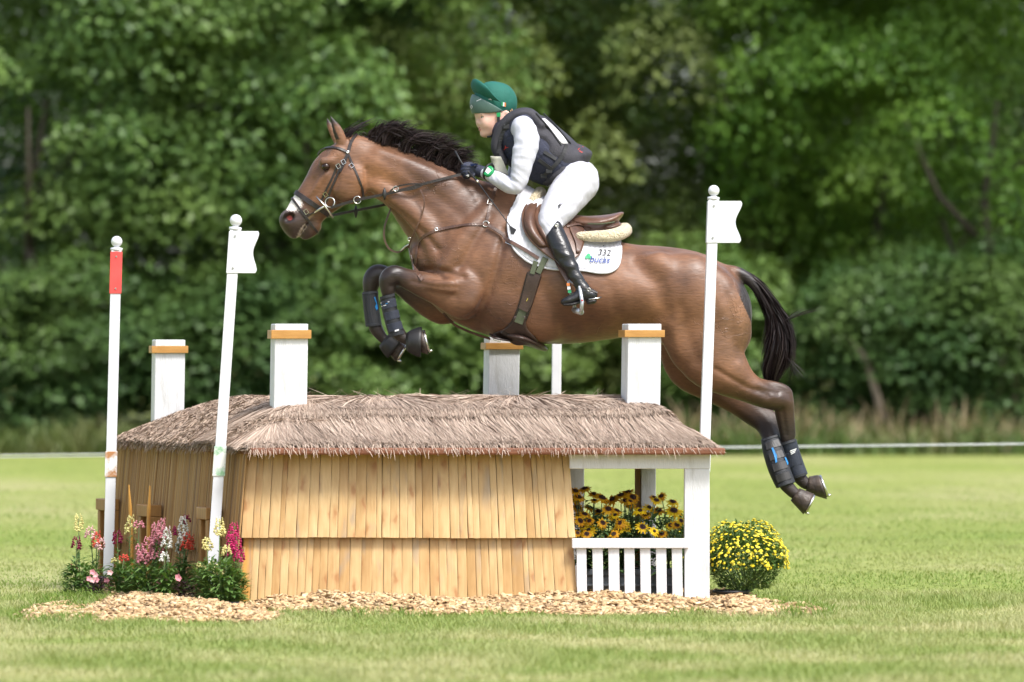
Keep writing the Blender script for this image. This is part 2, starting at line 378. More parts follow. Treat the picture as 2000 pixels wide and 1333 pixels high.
# ================================================================== TREES
def leaf_cloud(centres, normals, size, fold=0.25, jitter=0.7):
    """a pointed, slightly folded leaf at each centre: 2 quads sharing the midrib -> 6 verts, 2 quads"""
    n = len(centres)
    nr = normals + RNG.normal(0, jitter, (n, 3)); nr /= np.linalg.norm(nr, axis=1, keepdims=True) + 1e-9
    a = RNG.normal(0, 1, (n, 3)); a -= nr * (a * nr).sum(1, keepdims=True); a /= np.linalg.norm(a, axis=1, keepdims=True) + 1e-9
    b = np.cross(nr, a); s = size[:, None]
    p0 = centres - a * s * .5; p1 = centres + a * s * .5
    l0 = centres - a * s * .12 + b * s * .33 + nr * s * fold * .4; r0 = centres - a * s * .12 - b * s * .33 + nr * s * fold * .4
    v = np.stack([p0, r0, p1, l0], 1).reshape(-1, 3)
    i = np.arange(n)[:, None] * 4
    f = np.concatenate([np.concatenate([i, i + 1, i + 2], 1), np.concatenate([i, i + 2, i + 3], 1)])
    return v, f
def crown_mesh(name, rx, ry, z0, z1, nclump, nleaf, leaf, cr, seed, droop=0.0, hollow=0.5):
    global RNG
    keepr = RNG; RNG = np.random.default_rng(seed)
    cz, rz = (z0 + z1) / 2, (z1 - z0) / 2
    C = []; Nn = []; S = []
    # irregular outline: lobes pushed in and out
    lob = RNG.normal(0, 1, (9, 3)); lob /= np.linalg.norm(lob, axis=1, keepdims=True); la = RNG.uniform(-0.3, 0.28, 9)
    for k in range(nclump):
        d = RNG.normal(0, 1, 3); d /= np.linalg.norm(d)
        amp = 1 + sum(la[i] * max(0, float(d @ lob[i])) ** 3 for i in range(9))
        rr = RNG.uniform(hollow, 1.0) ** 0.6 * amp
        c = np.array([d[0] * rx * rr, d[1] * ry * rr, cz + d[2] * rz * rr])
        if c[2] < 0.2: c[2] = 0.2 + RNG.uniform(0, .3)
        R_ = cr * RNG.uniform(0.6, 1.35)
        nl = int(nleaf * RNG.uniform(0.6, 1.2) * (R_ / cr) ** 2)
        q = RNG.normal(0, 1, (nl, 3)); q /= np.linalg.norm(q, axis=1, keepdims=True)
        q[:, 2] = np.where(q[:, 2] < -0.3, -q[:, 2] * 0.6, q[:, 2])
        rad = RNG.uniform(0.45, 1.0, (nl, 1)) ** 0.5
        pos = c + q * rad * R_ * np.array([1.15, 1.15, 0.68])
        pos[:, 2] -= droop * (np.hypot(q[:, 0], q[:, 1]) ** 2) * R_
        C.append(pos); nn = q * 0.5 + np.array([0, -0.1, 0.9]) + d * 0.25; Nn.append(nn); S.append(RNG.uniform(0.7, 1.3, nl) * leaf)
    C = np.concatenate(C); Nn = np.concatenate(Nn); S = np.concatenate(S)
    v, f = leaf_cloud(C, Nn, S, .25, .42)
    RNG = keepr
    return mesh_np(name, v, f)
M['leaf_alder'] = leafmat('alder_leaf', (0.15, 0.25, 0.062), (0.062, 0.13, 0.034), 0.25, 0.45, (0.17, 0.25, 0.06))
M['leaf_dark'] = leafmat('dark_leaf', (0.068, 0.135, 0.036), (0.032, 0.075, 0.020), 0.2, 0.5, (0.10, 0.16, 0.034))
M['leaf_willow'] = leafmat('willow_leaf', (0.21, 0.275, 0.075), (0.13, 0.19, 0.05), 0.4, 0.5, (0.24, 0.285, 0.09))
M['leaf_bright'] = leafmat('bright_leaf', (0.16, 0.29, 0.042), (0.068, 0.155, 0.026), 0.3, 0.4, (0.18, 0.28, 0.045))
M['bark'] = pmat('bark', (0.09, 0.07, 0.055), (0.045, 0.035, 0.03), 9, 0.9, 0.8, 18, (3, 3, 0.6))
M['bark_pale'] = pmat('pale_bark', (0.34, 0.27, 0.20), (0.18, 0.14, 0.10), 9, 0.9, 0.6, 18, (3, 3, 0.6))
CR = {
 'a': crown_mesh('crown_a', 2.5, 2.0, 0.5, 11.5, 115, 430, 0.10, 0.74, 11, 0.25, .66),
 'b': crown_mesh('crown_b', 2.2, 1.9, 0.9, 10.5, 105, 430, 0.10, 0.70, 12, 0.35, .66),
 'c': crown_mesh('crown_c', 2.9, 2.2, 0.3, 12.0, 130, 430, 0.105, 0.82, 13, 0.2, .66),
 'w': crown_mesh('crown_w', 2.6, 2.2, 0.4, 8.4, 150, 330, 0.08, 0.58, 14, 0.5, .6),
 's': crown_mesh('crown_s', 1.7, 1.2, 0.15, 2.7, 60, 300, 0.09, 0.48, 15, 0.2, .5),
}
def trunk_mesh(name, h, r, seed, lean=0.0, forks=5):
    rd = random.Random(seed); mb = MB(); pts = []; x = y = 0.0
    for i in range(8):
        t = i / 7; pts.append((x + lean * t * h, y, t * h)); x += rd.uniform(-.09, .09); y += rd.uniform(-.09, .09)
    mb.tube(pts, [r * (1.35 if i == 0 else 1 - 0.8 * i / 7) for i in range(8)], 9)
    for k in range(forks):
        i = rd.randint(1, 5); p = Vector(pts[i]); a = rd.uniform(0, 6.28); L_ = h * rd.uniform(.25, .45)
        q = [p, p + Vector((math.cos(a) * L_ * .4, math.sin(a) * L_ * .4, L_ * .35)), p + Vector((math.cos(a) * L_ * .7, math.sin(a) * L_ * .7, L_ * .9))]
        mb.tube(q, [r * .42, r * .3, r * .1], 6)
    me = bpy.data.meshes.new(name); me.from_pydata(mb.v, [], mb.f); me.update(); me.polygons.foreach_set('use_smooth', [True] * len(me.polygons)); return me
TR = {k: trunk_mesh('trunk_' + k, hh, rr, sd_, 0.05) for k, hh, rr, sd_ in (('a', 4.2, .12, 3), ('b', 3.9, .10, 4), ('c', 4.4, .13, 5), ('w', 3.6, .10, 6), ('s', 1.2, .04, 8))}
def crown_variant(k, mat):
    me = CR[k].copy(); me.materials.clear(); me.materials.append(M[mat]); return me
CV = {}
def tree(name, px, Y, kind, mat, rz, sc, label, group, bark='bark', z=0.0):
    t = empty(name, (PX(px, Y), Y, z)); tag(t, label, 'tree' if kind != 's' else 'shrub', group)
    key = (kind, mat)
    if key not in CV: CV[key] = crown_variant(kind, mat)
    kb = ('t', kind, bark)
    if kb not in CV:
        CV[kb] = TR[kind].copy(); CV[kb].materials.clear(); CV[kb].materials.append(M[bark])
    c = bpy.data.objects.new('crown', CV[key]); COL.objects.link(c); c.parent = t; c.rotation_euler = (0, 0, rz); c.scale = sc
    tr = bpy.data.objects.new('trunk', CV[kb]); COL.objects.link(tr); tr.parent = t; tr.rotation_euler = (0, 0, rz)
    return t
G1 = 'broadleaf trees along the meadow edge'
tree('alder_tree', 60, 40.5, 'a', 'leaf_alder', 0.3, (1, 1, 1.0), 'dense broadleaf tree at the far left edge, behind the tape', G1)
tree('alder_tree', 330, 41.5, 'c', 'leaf_alder', 1.9, (.9, .9, 1), 'broad leafy tree behind the red-topped flag pole', G1)
tree('alder_tree', 640, 41.0, 'b', 'leaf_alder', 4.2, (1, 1, 1.15), 'leafy tree directly behind the head of the horse', G1)
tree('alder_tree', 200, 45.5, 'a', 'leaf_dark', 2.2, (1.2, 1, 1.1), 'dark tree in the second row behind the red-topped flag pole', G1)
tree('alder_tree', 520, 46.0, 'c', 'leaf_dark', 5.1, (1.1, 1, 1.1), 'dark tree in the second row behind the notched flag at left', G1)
tree('alder_tree', 820, 46.5, 'a', 'leaf_alder', 3.5, (1, 1, 1.05), 'green tree in the second row above the mane of the horse', G1)
tree('willow_tree', 1050, 43.5, 'w', 'leaf_willow', 0.8, (1, 1, 1.12), 'pale olive tree behind the back of the rider', G1)
tree('willow_tree', 1230, 45.5, 'w', 'leaf_willow', 2.7, (1.05, 1, .58), 'pale olive tree below the bright gap in the leaves', G1)
tree('oak_tree', 1545, 46.0, 'b', 'leaf_bright', 1.2, (.6, 1, 1.1), 'green tree behind the notched flag at right', G1)
tree('oak_tree', 1700, 42.5, 'c', 'leaf_bright', 0.4, (.74, .9, 1.05), 'tall bright green tree behind the tail of the horse', G1)
tree('oak_tree', 1930, 41.0, 'a', 'leaf_bright', 5.5, (1.05, 1, 1.05), 'bright green tree at the far right edge', G1)
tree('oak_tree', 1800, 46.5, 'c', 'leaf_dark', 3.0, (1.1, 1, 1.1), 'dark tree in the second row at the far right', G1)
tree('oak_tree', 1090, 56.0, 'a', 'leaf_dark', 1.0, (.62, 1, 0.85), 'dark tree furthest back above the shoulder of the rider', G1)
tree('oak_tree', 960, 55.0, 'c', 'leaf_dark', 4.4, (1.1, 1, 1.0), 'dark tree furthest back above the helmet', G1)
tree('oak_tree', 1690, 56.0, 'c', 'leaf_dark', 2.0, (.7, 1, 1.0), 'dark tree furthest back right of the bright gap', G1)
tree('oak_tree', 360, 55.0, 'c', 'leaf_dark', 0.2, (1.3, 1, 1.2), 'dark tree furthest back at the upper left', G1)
tree('oak_tree', 1980, 55.0, 'c', 'leaf_dark', 3.7, (1.3, 1, 1.2), 'dark tree furthest back at the upper right', G1)
for px, Y, rz, sc_, lab in ((60, 62, 1.1, (1.2, 1, 1.1), 'tree of the back row behind the far left edge'), (600, 63, 2.1, (1.3, 1, 1.1), 'tree of the back row behind the ears of the horse'), (860, 64, 3.3, (1, 1, 1), 'tree of the back row left of the helmet'),
        (1290, 66, .5, (1.0, 1, .45), 'low tree of the back row under the bright gap'), (1790, 63, 5.2, (1.2, 1, 1.1), 'tree of the back row behind the right trees'), (2080, 61, 4.1, (1.2, 1, 1.1), 'tree of the back row at the far right edge')):
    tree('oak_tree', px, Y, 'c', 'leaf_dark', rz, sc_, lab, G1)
G2 = 'shrubs below the trees'
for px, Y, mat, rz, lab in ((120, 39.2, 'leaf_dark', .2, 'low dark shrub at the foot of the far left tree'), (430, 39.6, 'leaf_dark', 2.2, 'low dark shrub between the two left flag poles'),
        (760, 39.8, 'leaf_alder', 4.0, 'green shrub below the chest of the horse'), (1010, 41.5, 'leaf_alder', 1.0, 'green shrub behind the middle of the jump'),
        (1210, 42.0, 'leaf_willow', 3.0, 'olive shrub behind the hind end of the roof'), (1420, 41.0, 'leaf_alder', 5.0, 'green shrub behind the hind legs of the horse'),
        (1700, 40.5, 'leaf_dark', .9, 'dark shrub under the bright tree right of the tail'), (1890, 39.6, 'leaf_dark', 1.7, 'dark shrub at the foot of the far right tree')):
    tree('shrub', px, Y, 's', mat, rz, (1, 1, RNG.uniform(.75, 1.05)), lab, G2)
# slanting bare stem at the right
mb = MB(); mb.tube([P(1735, 850, 39.0), P(1712, 770, 39.0), P(1690, 700, 39.1), P(1655, 655, 39.3)], [.05, .045, .04, .02], 7)
tag(mb.build('leaning_stem', M['bark_pale'], None, True), 'thin pale bare stem leaning left under the right trees', 'branch')
mb = MB(); mb.tube([P(1945, 850, 38.9), P(1955, 730, 39.0), P(1965, 640, 39.2)], [.06, .05, .04], 7); mb.tube([P(1975, 850, 39.0), P(1985, 720, 39.1), P(1998, 640, 39.2)], [.05, .04, .03], 7)
tag(mb.build('twin_stem', M['bark_pale'], None, True), 'pair of pale upright stems at the far right edge', 'branch')

# rough verge under the trees
M['verge'] = leafmat('verge_grass', (0.12, 0.18, 0.045), (0.065, 0.11, 0.028), 0.3, 0.6, (0.20, 0.19, 0.08), 0.7)
M['seed'] = leafmat('seed_heads', (0.42, 0.33, 0.20), (0.28, 0.20, 0.11), 0.3, 0.7)
blades(26000, (-9, 9), (36.8, 40.5), 0.15, 0.5, 0.03, 'verge_grass', M['verge'], None, 'rough tall grass along the foot of the trees')
blades(1000, (1.6, 9), (37.2, 39.5), 0.3, 0.7, 0.03, 'dry_grass', M['seed'], None, 'dry straw-coloured seed heads at the right foot of the trees', 0.25)

# tape fence
tf = empty('tape_fence', (0, 9, 0)); tag(tf, 'white electric tape fence running across the far meadow', 'fence')
for k, dy in enumerate((0, 5.5)):
    mb = MB(); pts = []
    for px in (-700, 200, 800, 1400, 2000, 2700):
        pts.append(P(px, 888.5 - 0.0112 * px + dy - (0.0015 * px if k else 0), 9))
    mb.tube(pts, 0.003, 6); mb.build('tape', M['tape'], tf, True)
for px in (-700, 800, 2700):
    p = P(px, 800, 9); mb = MB(); mb.tube([(p.x, 9.03, 0), (p.x, 9.03, 0.62)], 0.012, 6); mb.build('post', M['white_plastic'], tf)

# ================================================================== THE JUMP (little thatched house)
hut = empty('thatched_jump', (0, 0, 0)); tag(hut, 'cross-country jump built as a little thatched house with white chimneys', 'jump')
def hx(u, Y): return u - SHEAR * Y
UL, UR = PX(481, 0), PX(1386, 0)
# front planks, two lapping courses that flare outwards
def plank_course(xa_top, xb_top, xa_bot, xb_bot, z_top, z_bot, y_top, y_bot, thick, sd_, first=None):
    rd = random.Random(sd_); t = 0.0; L_ = xb_bot - xa_bot; i = 0
    while t < 1 - 1e-6:
        wd = rd.choice((0.026, 0.034, 0.04, 0.046, 0.052, 0.058)) / L_
        t1 = min(1.0, t + wd)
        if 1 - t1 < 0.02: t1 = 1.0
        g = 0.0011 / L_; a, b = t + g, t1 - g
        jt = rd.uniform(-.003, .003); zb = z_bot + rd.uniform(-.0012, .0012) + .0015 * math.sin(t * 7); pr = rd.uniform(-.0012, .0016)
        x = lambda s, top: (xa_top + (xb_top - xa_top) * s) if top else (xa_bot + (xb_bot - xa_bot) * s)
        # gently bowed cross-section: centre line proud
        mbp = MB(); c = (a + b) / 2; bow = 0.0016
        prof = [(a, 0), (a + (b - a) * .15, bow * .8), (c, bow), (b - (b - a) * .15, bow * .8), (b, 0)]
        nz_ = 6; V = []
        wob = [rd.uniform(-.0012, .0012) for _ in range(nz_ + 1)]
        for j in range(nz_ + 1):
            s = j / nz_; zz = z_top + (zb - z_top) * s; yy = y_top + (y_bot - y_top) * s + pr
            for (q, o) in prof: V.append((x(q, True) * (1 - s) + x(q, False) * s + wob[j] + jt * 0.3, yy - o, zz))
        back = []
        for j in (0, nz_):
            s = j / nz_; zz = z_top + (zb - z_top) * s; yy = y_top + (y_bot - y_top) * s + pr + thick
            back += [(x(a, True) * (1 - s) + x(a, False) * s, yy, zz), (x(b, True) * (1 - s) + x(b, False) * s, yy, zz)]
        fs = []
        for j in range(nz_):
            for k in range(4): fs.append((j * 5 + k, (j + 1) * 5 + k, (j + 1) * 5 + k + 1, j * 5 + k + 1))
        n0 = len(V); V += back
        fs += [(n0, n0 + 1, 4, 3, 2, 1, 0), (n0 + 3, n0 + 2) + tuple(nz_ * 5 + k for k in range(5)), (n0, 0) + tuple(5 * j for j in range(1, nz_ + 1)) + (n0 + 2,),
               (n0 + 1, n0 + 3) + tuple(5 * j + 4 for j in range(nz_, -1, -1)), (n0 + 1, n0, n0 + 2, n0 + 3)]
        mbp.add(V, fs)
        mbp.build('plank', first if (first and i == 0) else M['plank'], hut)
        t = t1; i += 1
zt, zm, zb = PZ(880, 0), PZ(1050, 0), -0.02
plank_course(PX(476, 0), PX(1118, 0), PX(466, 0), PX(1130, 0), zm + 0.03, zb, 0.050, 0.0, 0.018, 5, M['plank_orange'])
plank_course(PX(482, 0), PX(1111, 0), PX(471, 0), PX(1124, 0), zt, zm - 0.002, 0.075, 0.005, 0.018, 6)
mb = MB()   # dark backing behind the boards
mb.hexa([(PX(474, 0), .055, 0), (PX(1105, 0), .10, 0), (PX(1105, 0) - .5, 2.0, 0), (PX(486, 0) - .72, 2.05, 0),
         (PX(484, 0), .10, zt), (PX(1105, 0), .11, zt), (PX(1105, 0) - .5, 2.0, zt), (PX(490, 0) - .72, 2.05, zt)])
mb.build('core_wall', M['board'], hut)
# reed cladding on the left face
rd = random.Random(21); mb = MB(); tt = 0.0
pA, pB = Vector((PX(478, 0), 0.06, 0)), Vector((PX(228, 2.2), 2.2, 0))
L_ = (pB - pA).length; dirv = (pB - pA) / L_; nrm = Vector((dirv.y, -dirv.x, 0)); nrm = nrm if nrm.x < 0 else -nrm
for course, (z1, z0, o0, o1) in enumerate(((0.76, 0.26, 0.0, 0.045), (0.29, -0.01, 0.015, 0.06))):
    s = -.045
    while s < L_:
        wd = rd.uniform(.005, .010); p = pA + dirv * (s + wd / 2); j = rd.uniform(0, .008); zz = z0 + rd.uniform(-.02, .02)
        ln = rd.uniform(-.006, .006)
        a = p + nrm * (o0 + j) + Vector((0, 0, z1)); b = p + nrm * (o1 + j) + dirv * ln + Vector((0, 0, zz))
        mb.tube([a, b], wd * .55, 5); s += wd * 0.92
rc = mb.build('reed_cladding', M['reed'], hut); rc['kind'] = 'stuff'
# three little wooden frames on the left face
for sfr, zz, wd in ((0.94, 0.47, .17), (0.60, 0.46, .19), (0.14, 0.475, .17)):
    c = pA + dirv * (sfr * L_); mb = MB()
    def obox(s0, s1, n0, n1, z0, z1):
        cs = []
        for z in (z0, z1):
            for (s_, n_) in ((s0, n1), (s1, n1), (s1, n0), (s0, n0)):
                q = c + dirv * s_ + nrm * n_; cs.append((q.x, q.y, z))
        mb.hexa(cs)
    obox(-wd / 2, wd / 2, .05, .13, zz - .06, zz); obox(-wd / 2, -wd / 2 + .045, .052, .12, -.01, zz - .061); obox(wd / 2 - .045, wd / 2, .052, .12, -.01, zz - .061)
    mb.build('wooden_frame', M['board'], hut, bevel=.004)
c = pA + dirv * (.57 * L_)
for k, (ds, hgt, tilt) in enumerate(((-.10, .56, .01), (.15, .56, -.015))):
    mb = MB(); q = c + dirv * ds + nrm * .15
    mb.tube([q + Vector((0, 0, .02)), q + Vector((tilt, 0, hgt - .12)), q + Vector((tilt * 1.5, 0, hgt))], [.010, .010, .003], 6); mb.build('stake', M['plank_orange'], hut)

# open bay at the right: posts, beam, rail, balusters
def wbox(name, x0, x1, y0, y1, z0, z1, mat='white', bev=0.004, parent=None):
    mb = MB(); mb.box(x0, x1, y0, y1, z0, z1); return mb.build(name, M[mat], parent or hut, bevel=bev)
pz0 = -0.01; zb1 = PZ(884, 0); zb0 = PZ(916, 0)
wbox('post', PX(1337, 0), PX(1386, 0), 0.0, 0.12, pz0, zb0 - .0005)
wbox('beam', PX(1112, 0), PX(1387, 0), -0.003, 0.12, zb0, zb1)
wbox('rail', PX(1117, 0), PX(1345, 0), -0.03, 0.02, PZ(1071, 0), PZ(1052, 0))
for a, b in ((1126, 1145), (1157, 1177), (1188, 1209), (1219, 1239), (1250, 1270), (1281, 1301), (1312, 1332)):
    mb = MB(); x0, x1 = PX(a, 0), PX(b, 0); zt_ = PZ(1071, 0) - .0005
    mb.hexa([(x0 + .004, -.012, .0), (x1 + .004, -.012, .0), (x1 + .004, .012, .0), (x0 + .004, .012, .0), (x0, -.012, zt_), (x1, -.012, zt_), (x1, .012, zt_), (x0, .012, zt_)])
    mb.build('baluster', M['white'], hut, bevel=.002)
for (a, b, Y) in ((1252, 1281, .62), (1112, 1141, 1.62)):
    wbox('post', PX(a, Y), PX(b, Y), Y, Y + .08, pz0, zb1)
wbox('post', PX(1240, .7), PX(1251, .7), .66, .74, pz0, zb1, 'board')
mb = MB()   # side beam over the open right side
mb.hexa([(hx(UR, .12) - .06, .121, zb0 + .01), (hx(UR, .12), .121, zb0 + .01), (hx(UR, 2.1), 2.1, zb0 + .01), (hx(UR, 2.1) - .06, 2.1, zb0 + .01),
         (hx(UR, .12) - .06, .121, zb1), (hx(UR, .12), .121, zb1), (hx(UR, 2.1), 2.1, zb1), (hx(UR, 2.1) - .06, 2.1, zb1)])
mb.build('side_beam', M['white'], hut)
# eave board
ez0, ez1 = PZ(886, 0), PZ(872, 0)
def ring_board(u0, u1, y0, y1, wv, z0, z1, name, mat):
    q = lambda u, y: (hx(u, y), y)
    for (a, b, c_, d_) in ((q(u0, y0), q(u1, y0), q(u1, y0 + wv), q(u0, y0 + wv)), (q(u0, y0 + wv + .001), q(u0 + wv, y0 + wv + .001), q(u0 + wv, y1), q(u0, y1)),
                           (q(u1 - wv, y0 + wv + .001), q(u1, y0 + wv + .001), q(u1, y1), q(u1 - wv, y1))):
        mb = MB(); mb.hexa([(*a, z0), (*b, z0), (*c_, z0), (*d_, z0), (*a, z1), (*b, z1), (*c_, z1), (*d_, z1)]); mb.build(name, mat, hut, bevel=.008)
ring_board(UL - .005, PX(1403, 0), -.092, 2.06, .16, .7425, .776, 'eave_board', M['eave'])
# roof: pillow of thatch with a flat top
RU0, RU1, RY0, RY1 = UL - .055, PX(1398, 0), -.07, 2.12
def roof_h(u, y):
    d1 = np.stack([u - RU0, RU1 - u, (y - RY0), (RY1 - y)], 0)
    d1 = np.stack([(u - RU0) / .52, (RU1 - u) / .24, (y - RY0) / .62, (RY1 - y) / .62], 0)
    k = 14.0; d = -np.log(np.exp(-k * d1).sum(0)) / k
    d = np.clip(d + .04, 0, 1)
    z = .770 + .232 * (.55 * np.sin(np.pi / 2 * d) + .45 * np.minimum(d * 1.06, 1))
    z += .010 * np.clip(np.sin(u * 9 + y * 4) * np.sin(y * 7), -1, 1) * np.clip(d * 3, 0, 1) * .5
    return z
def roof_z(u, y):
    z = roof_h(u, y)
    st = np.clip((0.30 - (y - RY0)) / .03, 0, 1) * np.clip((y - RY0) / .1, 0, 1) * .0
    return z + .016 * np.clip(((y - RY0) - .29) / .02, 0, 1) * np.clip((.9 - (y - RY0)) / .5, 0, 1)
nu, ny = 120, 110; uu = np.linspace(RU0 + .01, RU1 - .01, nu); yy = np.linspace(RY0 + .01, RY1 - .01, ny); U, Yq = np.meshgrid(uu, yy)
Zr = roof_z(U, Yq) - .012; Vt = np.stack([hx(U, Yq).ravel(), Yq.ravel(), Zr.ravel()], -1)
Vb = Vt.copy(); Vb[:, 2] = .760
idx = np.arange(U.size).reshape(U.shape); N_ = U.size
qt = np.stack([idx[:-1, :-1], idx[:-1, 1:], idx[1:, 1:], idx[1:, :-1]], -1).reshape(-1, 4); qb = qt[:, ::-1] + N_
sd4 = []
for line, fl in ((idx[0], 0), (idx[-1], 1), (idx[:, 0], 1), (idx[:, -1], 0)):
    a, b = line[:-1], line[1:]; s_ = np.stack([a, a + N_, b + N_, b], -1); sd4.append(s_ if not fl else s_[:, ::-1])
roof = link('roof', mesh_np('roof', np.concatenate([Vt, Vb]), np.concatenate([qt, qb] + sd4), True), M['thatch_base'], hut)
def strands(name, u, y, L_, ang_j, lift0, lift1, wd, mat, comb=None, end_up=0.0, parent=None):
    n = len(u); e = .01
    gu = (roof_h(u + e, y) - roof_h(u - e, y)) / (2 * e); gy = (roof_h(u, y + e) - roof_h(u, y - e)) / (2 * e)
    # world gradient: x = u - SHEAR*y
    du, dy = -gu, -(gy)
    if comb is not None: du = comb[0] + 0 * du; dy = comb[1] + 0 * dy
    dx = du - SHEAR * dy
    a = np.arctan2(dy, dx) + ang_j; cdx, cdy = np.cos(a), np.sin(a); cdu = cdx + SHEAR * cdy
    slope = np.clip(np.hypot(gu, gy), 0, 1.5); hl = L_ / np.sqrt(1 + slope ** 2)
    lim = np.where(cdu > 0, (RU1 + .012 - u) / np.maximum(cdu, 1e-3), (u - RU0 + .012) / np.maximum(-cdu, 1e-3)); hl = np.minimum(hl, np.clip(lim, .01, 9))
    pts = []
    for s in (0, .35, .7, 1.0):
        us, ys_ = u + cdu * hl * s, y + cdy * hl * s
        inside = np.minimum(np.minimum(us - RU0, RU1 - us), np.minimum(ys_ - RY0, RY1 - ys_))
        z = roof_z(np.clip(us, RU0, RU1), np.clip(ys_, RY0, RY1)) + lift0 * (1 - s) + lift1 * s
        z = z + np.minimum(inside, 0) * 1.0
        pts.append(np.stack([hx(us, ys_), ys_, z + end_up * s], -1))
    side = np.stack([-cdy, cdx, np.zeros(n)], -1) * (wd * .5)[:, None]
    side[:, 2] += RNG.normal(0, .3, n) * wd
    v = []
    for i, p in enumerate(pts):
        k = (1, 1, .9, .35)[i]; v += [p - side * k, p + side * k]
    v = np.stack(v, 1).reshape(-1, 3); i = np.arange(n)[:, None] * 8
    f = np.concatenate([np.concatenate([i + 2 * j, i + 2 * j + 1, i + 2 * j + 3, i + 2 * j + 2], 1) for j in range(3)])
    o = link(name, mesh_np(name, v, f), mat, parent or hut); o['kind'] = 'stuff'; return o
def thatch_set():
    # front slope in two combed courses; each course ends in a ragged line
    n = 19000; u = RNG.uniform(RU0 + .03, RU1 - .01, n); y = RY0 + RNG.uniform(.32, .70, n)
    sw = .12 * np.sin(u * 5) + .10 * np.sin(u * 17 + 1)
    L_ = np.clip((y - RY0 - .285) * 1.12, .04, .34) * RNG.uniform(.75, 1.04, n)
    strands('thatch_upper_course', u, y, L_, RNG.normal(0, .10, n) + sw * .6, RNG.uniform(-.006, .006, n), RNG.uniform(.004, .022, n), RNG.uniform(.0022, .0042, n), M['thatch'])
    n = 19000; u = RNG.uniform(RU0 + .01, RU1, n); y = RY0 + RNG.uniform(.04, .315, n)
    L_ = np.clip((y - RY0 + .004) * 1.12, .04, .3) * RNG.uniform(.7, 1.03, n)
    strands('thatch_lower_course', u, y, L_, RNG.normal(0, .11, n) + .08 * np.sin(u * 8 + 2), RNG.uniform(-.012, .002, n), RNG.uniform(-.002, .014, n), RNG.uniform(.0022, .0042, n), M['thatch'])
    # left slope and top: matted, every which way
    n = 20000; u = RU0 + np.abs(RNG.normal(0, .36, n)); y = RNG.uniform(RY0 + .25, RY1, n)
    strands('thatch_left_slope', u, y, RNG.uniform(.03, .09, n), RNG.uniform(-3.1, 3.1, n), RNG.uniform(-.006, .010, n), RNG.uniform(-.006, .016, n), RNG.uniform(.0025, .0045, n), M['thatch_mat'])
    n = 7000; u = RNG.uniform(RU0 + .3, RU1 - .05, n); y = RNG.uniform(RY0 + .55, RY1, n)
    strands('thatch_top', u, y, RNG.uniform(.04, .11, n), RNG.uniform(-3.1, 3.1, n), RNG.uniform(-.004, .006, n), RNG.uniform(-.004, .016, n), RNG.uniform(.0025, .005, n), M['thatch_mat'])
    n = 120; u = RNG.uniform(RU0 + .2, RU1 - .1, n); y = RY0 + RNG.uniform(.5, .8, n)   # stray stalks
    strands('stray_straw', u, y, RNG.uniform(.06, .15, n), RNG.uniform(-3.1, 3.1, n), RNG.uniform(0, .01, n), RNG.uniform(0.01, .06, n), RNG.uniform(.0016, .0026, n), M['thatch'])
    n = 1500; y = RNG.uniform(RY0 + .1, RY1 - .05, n); u = np.full(n, RU0) + RNG.uniform(0, .08, n)   # fringe on the left
    strands('left_fringe', u, y, RNG.uniform(.03, .09, n), RNG.normal(0, .7, n), RNG.uniform(-.03, .01, n), RNG.uniform(-.05, .0, n), RNG.uniform(.0025, .0045, n), M['thatch_mat'])
    n = 1000; u = RNG.uniform(RU0 + .05, RU1, n); y = RY0 + RNG.uniform(.02, .07, n)   # odd straws hanging over the eave board
    strands('hanging_straw', u, y, RNG.uniform(.06, .11, n), RNG.normal(0, .3, n), RNG.uniform(-.004, .008, n), RNG.uniform(.0, .02, n), RNG.uniform(.002, .0038, n), M['thatch'])
thatch_set()
# chimneys
def chimney(px0, px1, Y, ptop, pb0, pb1, pbase):
    x0, x1 = PX(px0, Y), PX(px1, Y); w_ = x1 - x0; zt_ = PZ(ptop, Y); zb_ = PZ(pbase, Y) - .10; zc0, zc1 = PZ(pb1, Y), PZ(pb0, Y)
    cx_ = (x0 + x1) / 2; mb = MB(); lean = .008
    # front at an angle so that a sliver of the left side shows
    def ring(z, ww, ext=0.0):
        t = (z - zb_) / (zt_ - zb_); ox = lean * (t - 1)
        a, dpt = ww / 2 + ext, w_ + 2 * ext
        return [(cx_ - a + ox + .028, Y - ext, z), (cx_ + a + ox, Y - ext, z), (cx_ + a + ox - .028, Y - ext + dpt, z), (cx_ - a + ox, Y - ext + dpt * .9, z)]
    mb.hexa(ring(zb_, w_) + ring(zt_, w_))
    ch = mb.build('chimney', M['white'], hut, bevel=.005)
    lo, hi = ring(zc0, w_, .003), ring(zc1, w_, .003); lo2, hi2 = ring(zc0, w_, .017), ring(zc1, w_, .017)
    mb = MB()
    for k in range(4):
        j = (k + 1) % 4
        mb.hexa([lo2[k], lo2[j], lo[j], lo[k], hi2[k], hi2[j], hi[j], hi[k]])
    mb.build('collar', M['collar'], ch, bevel=.002)
chimney(526, 602, .34, 633, 645, 662, 803); chimney(1216, 1292, .34, 633, 645, 659, 800)
chimney(293, 362, 1.95, 664, 676, 690, 822); chimney(945, 1016, 1.95, 659, 670, 683, 780)

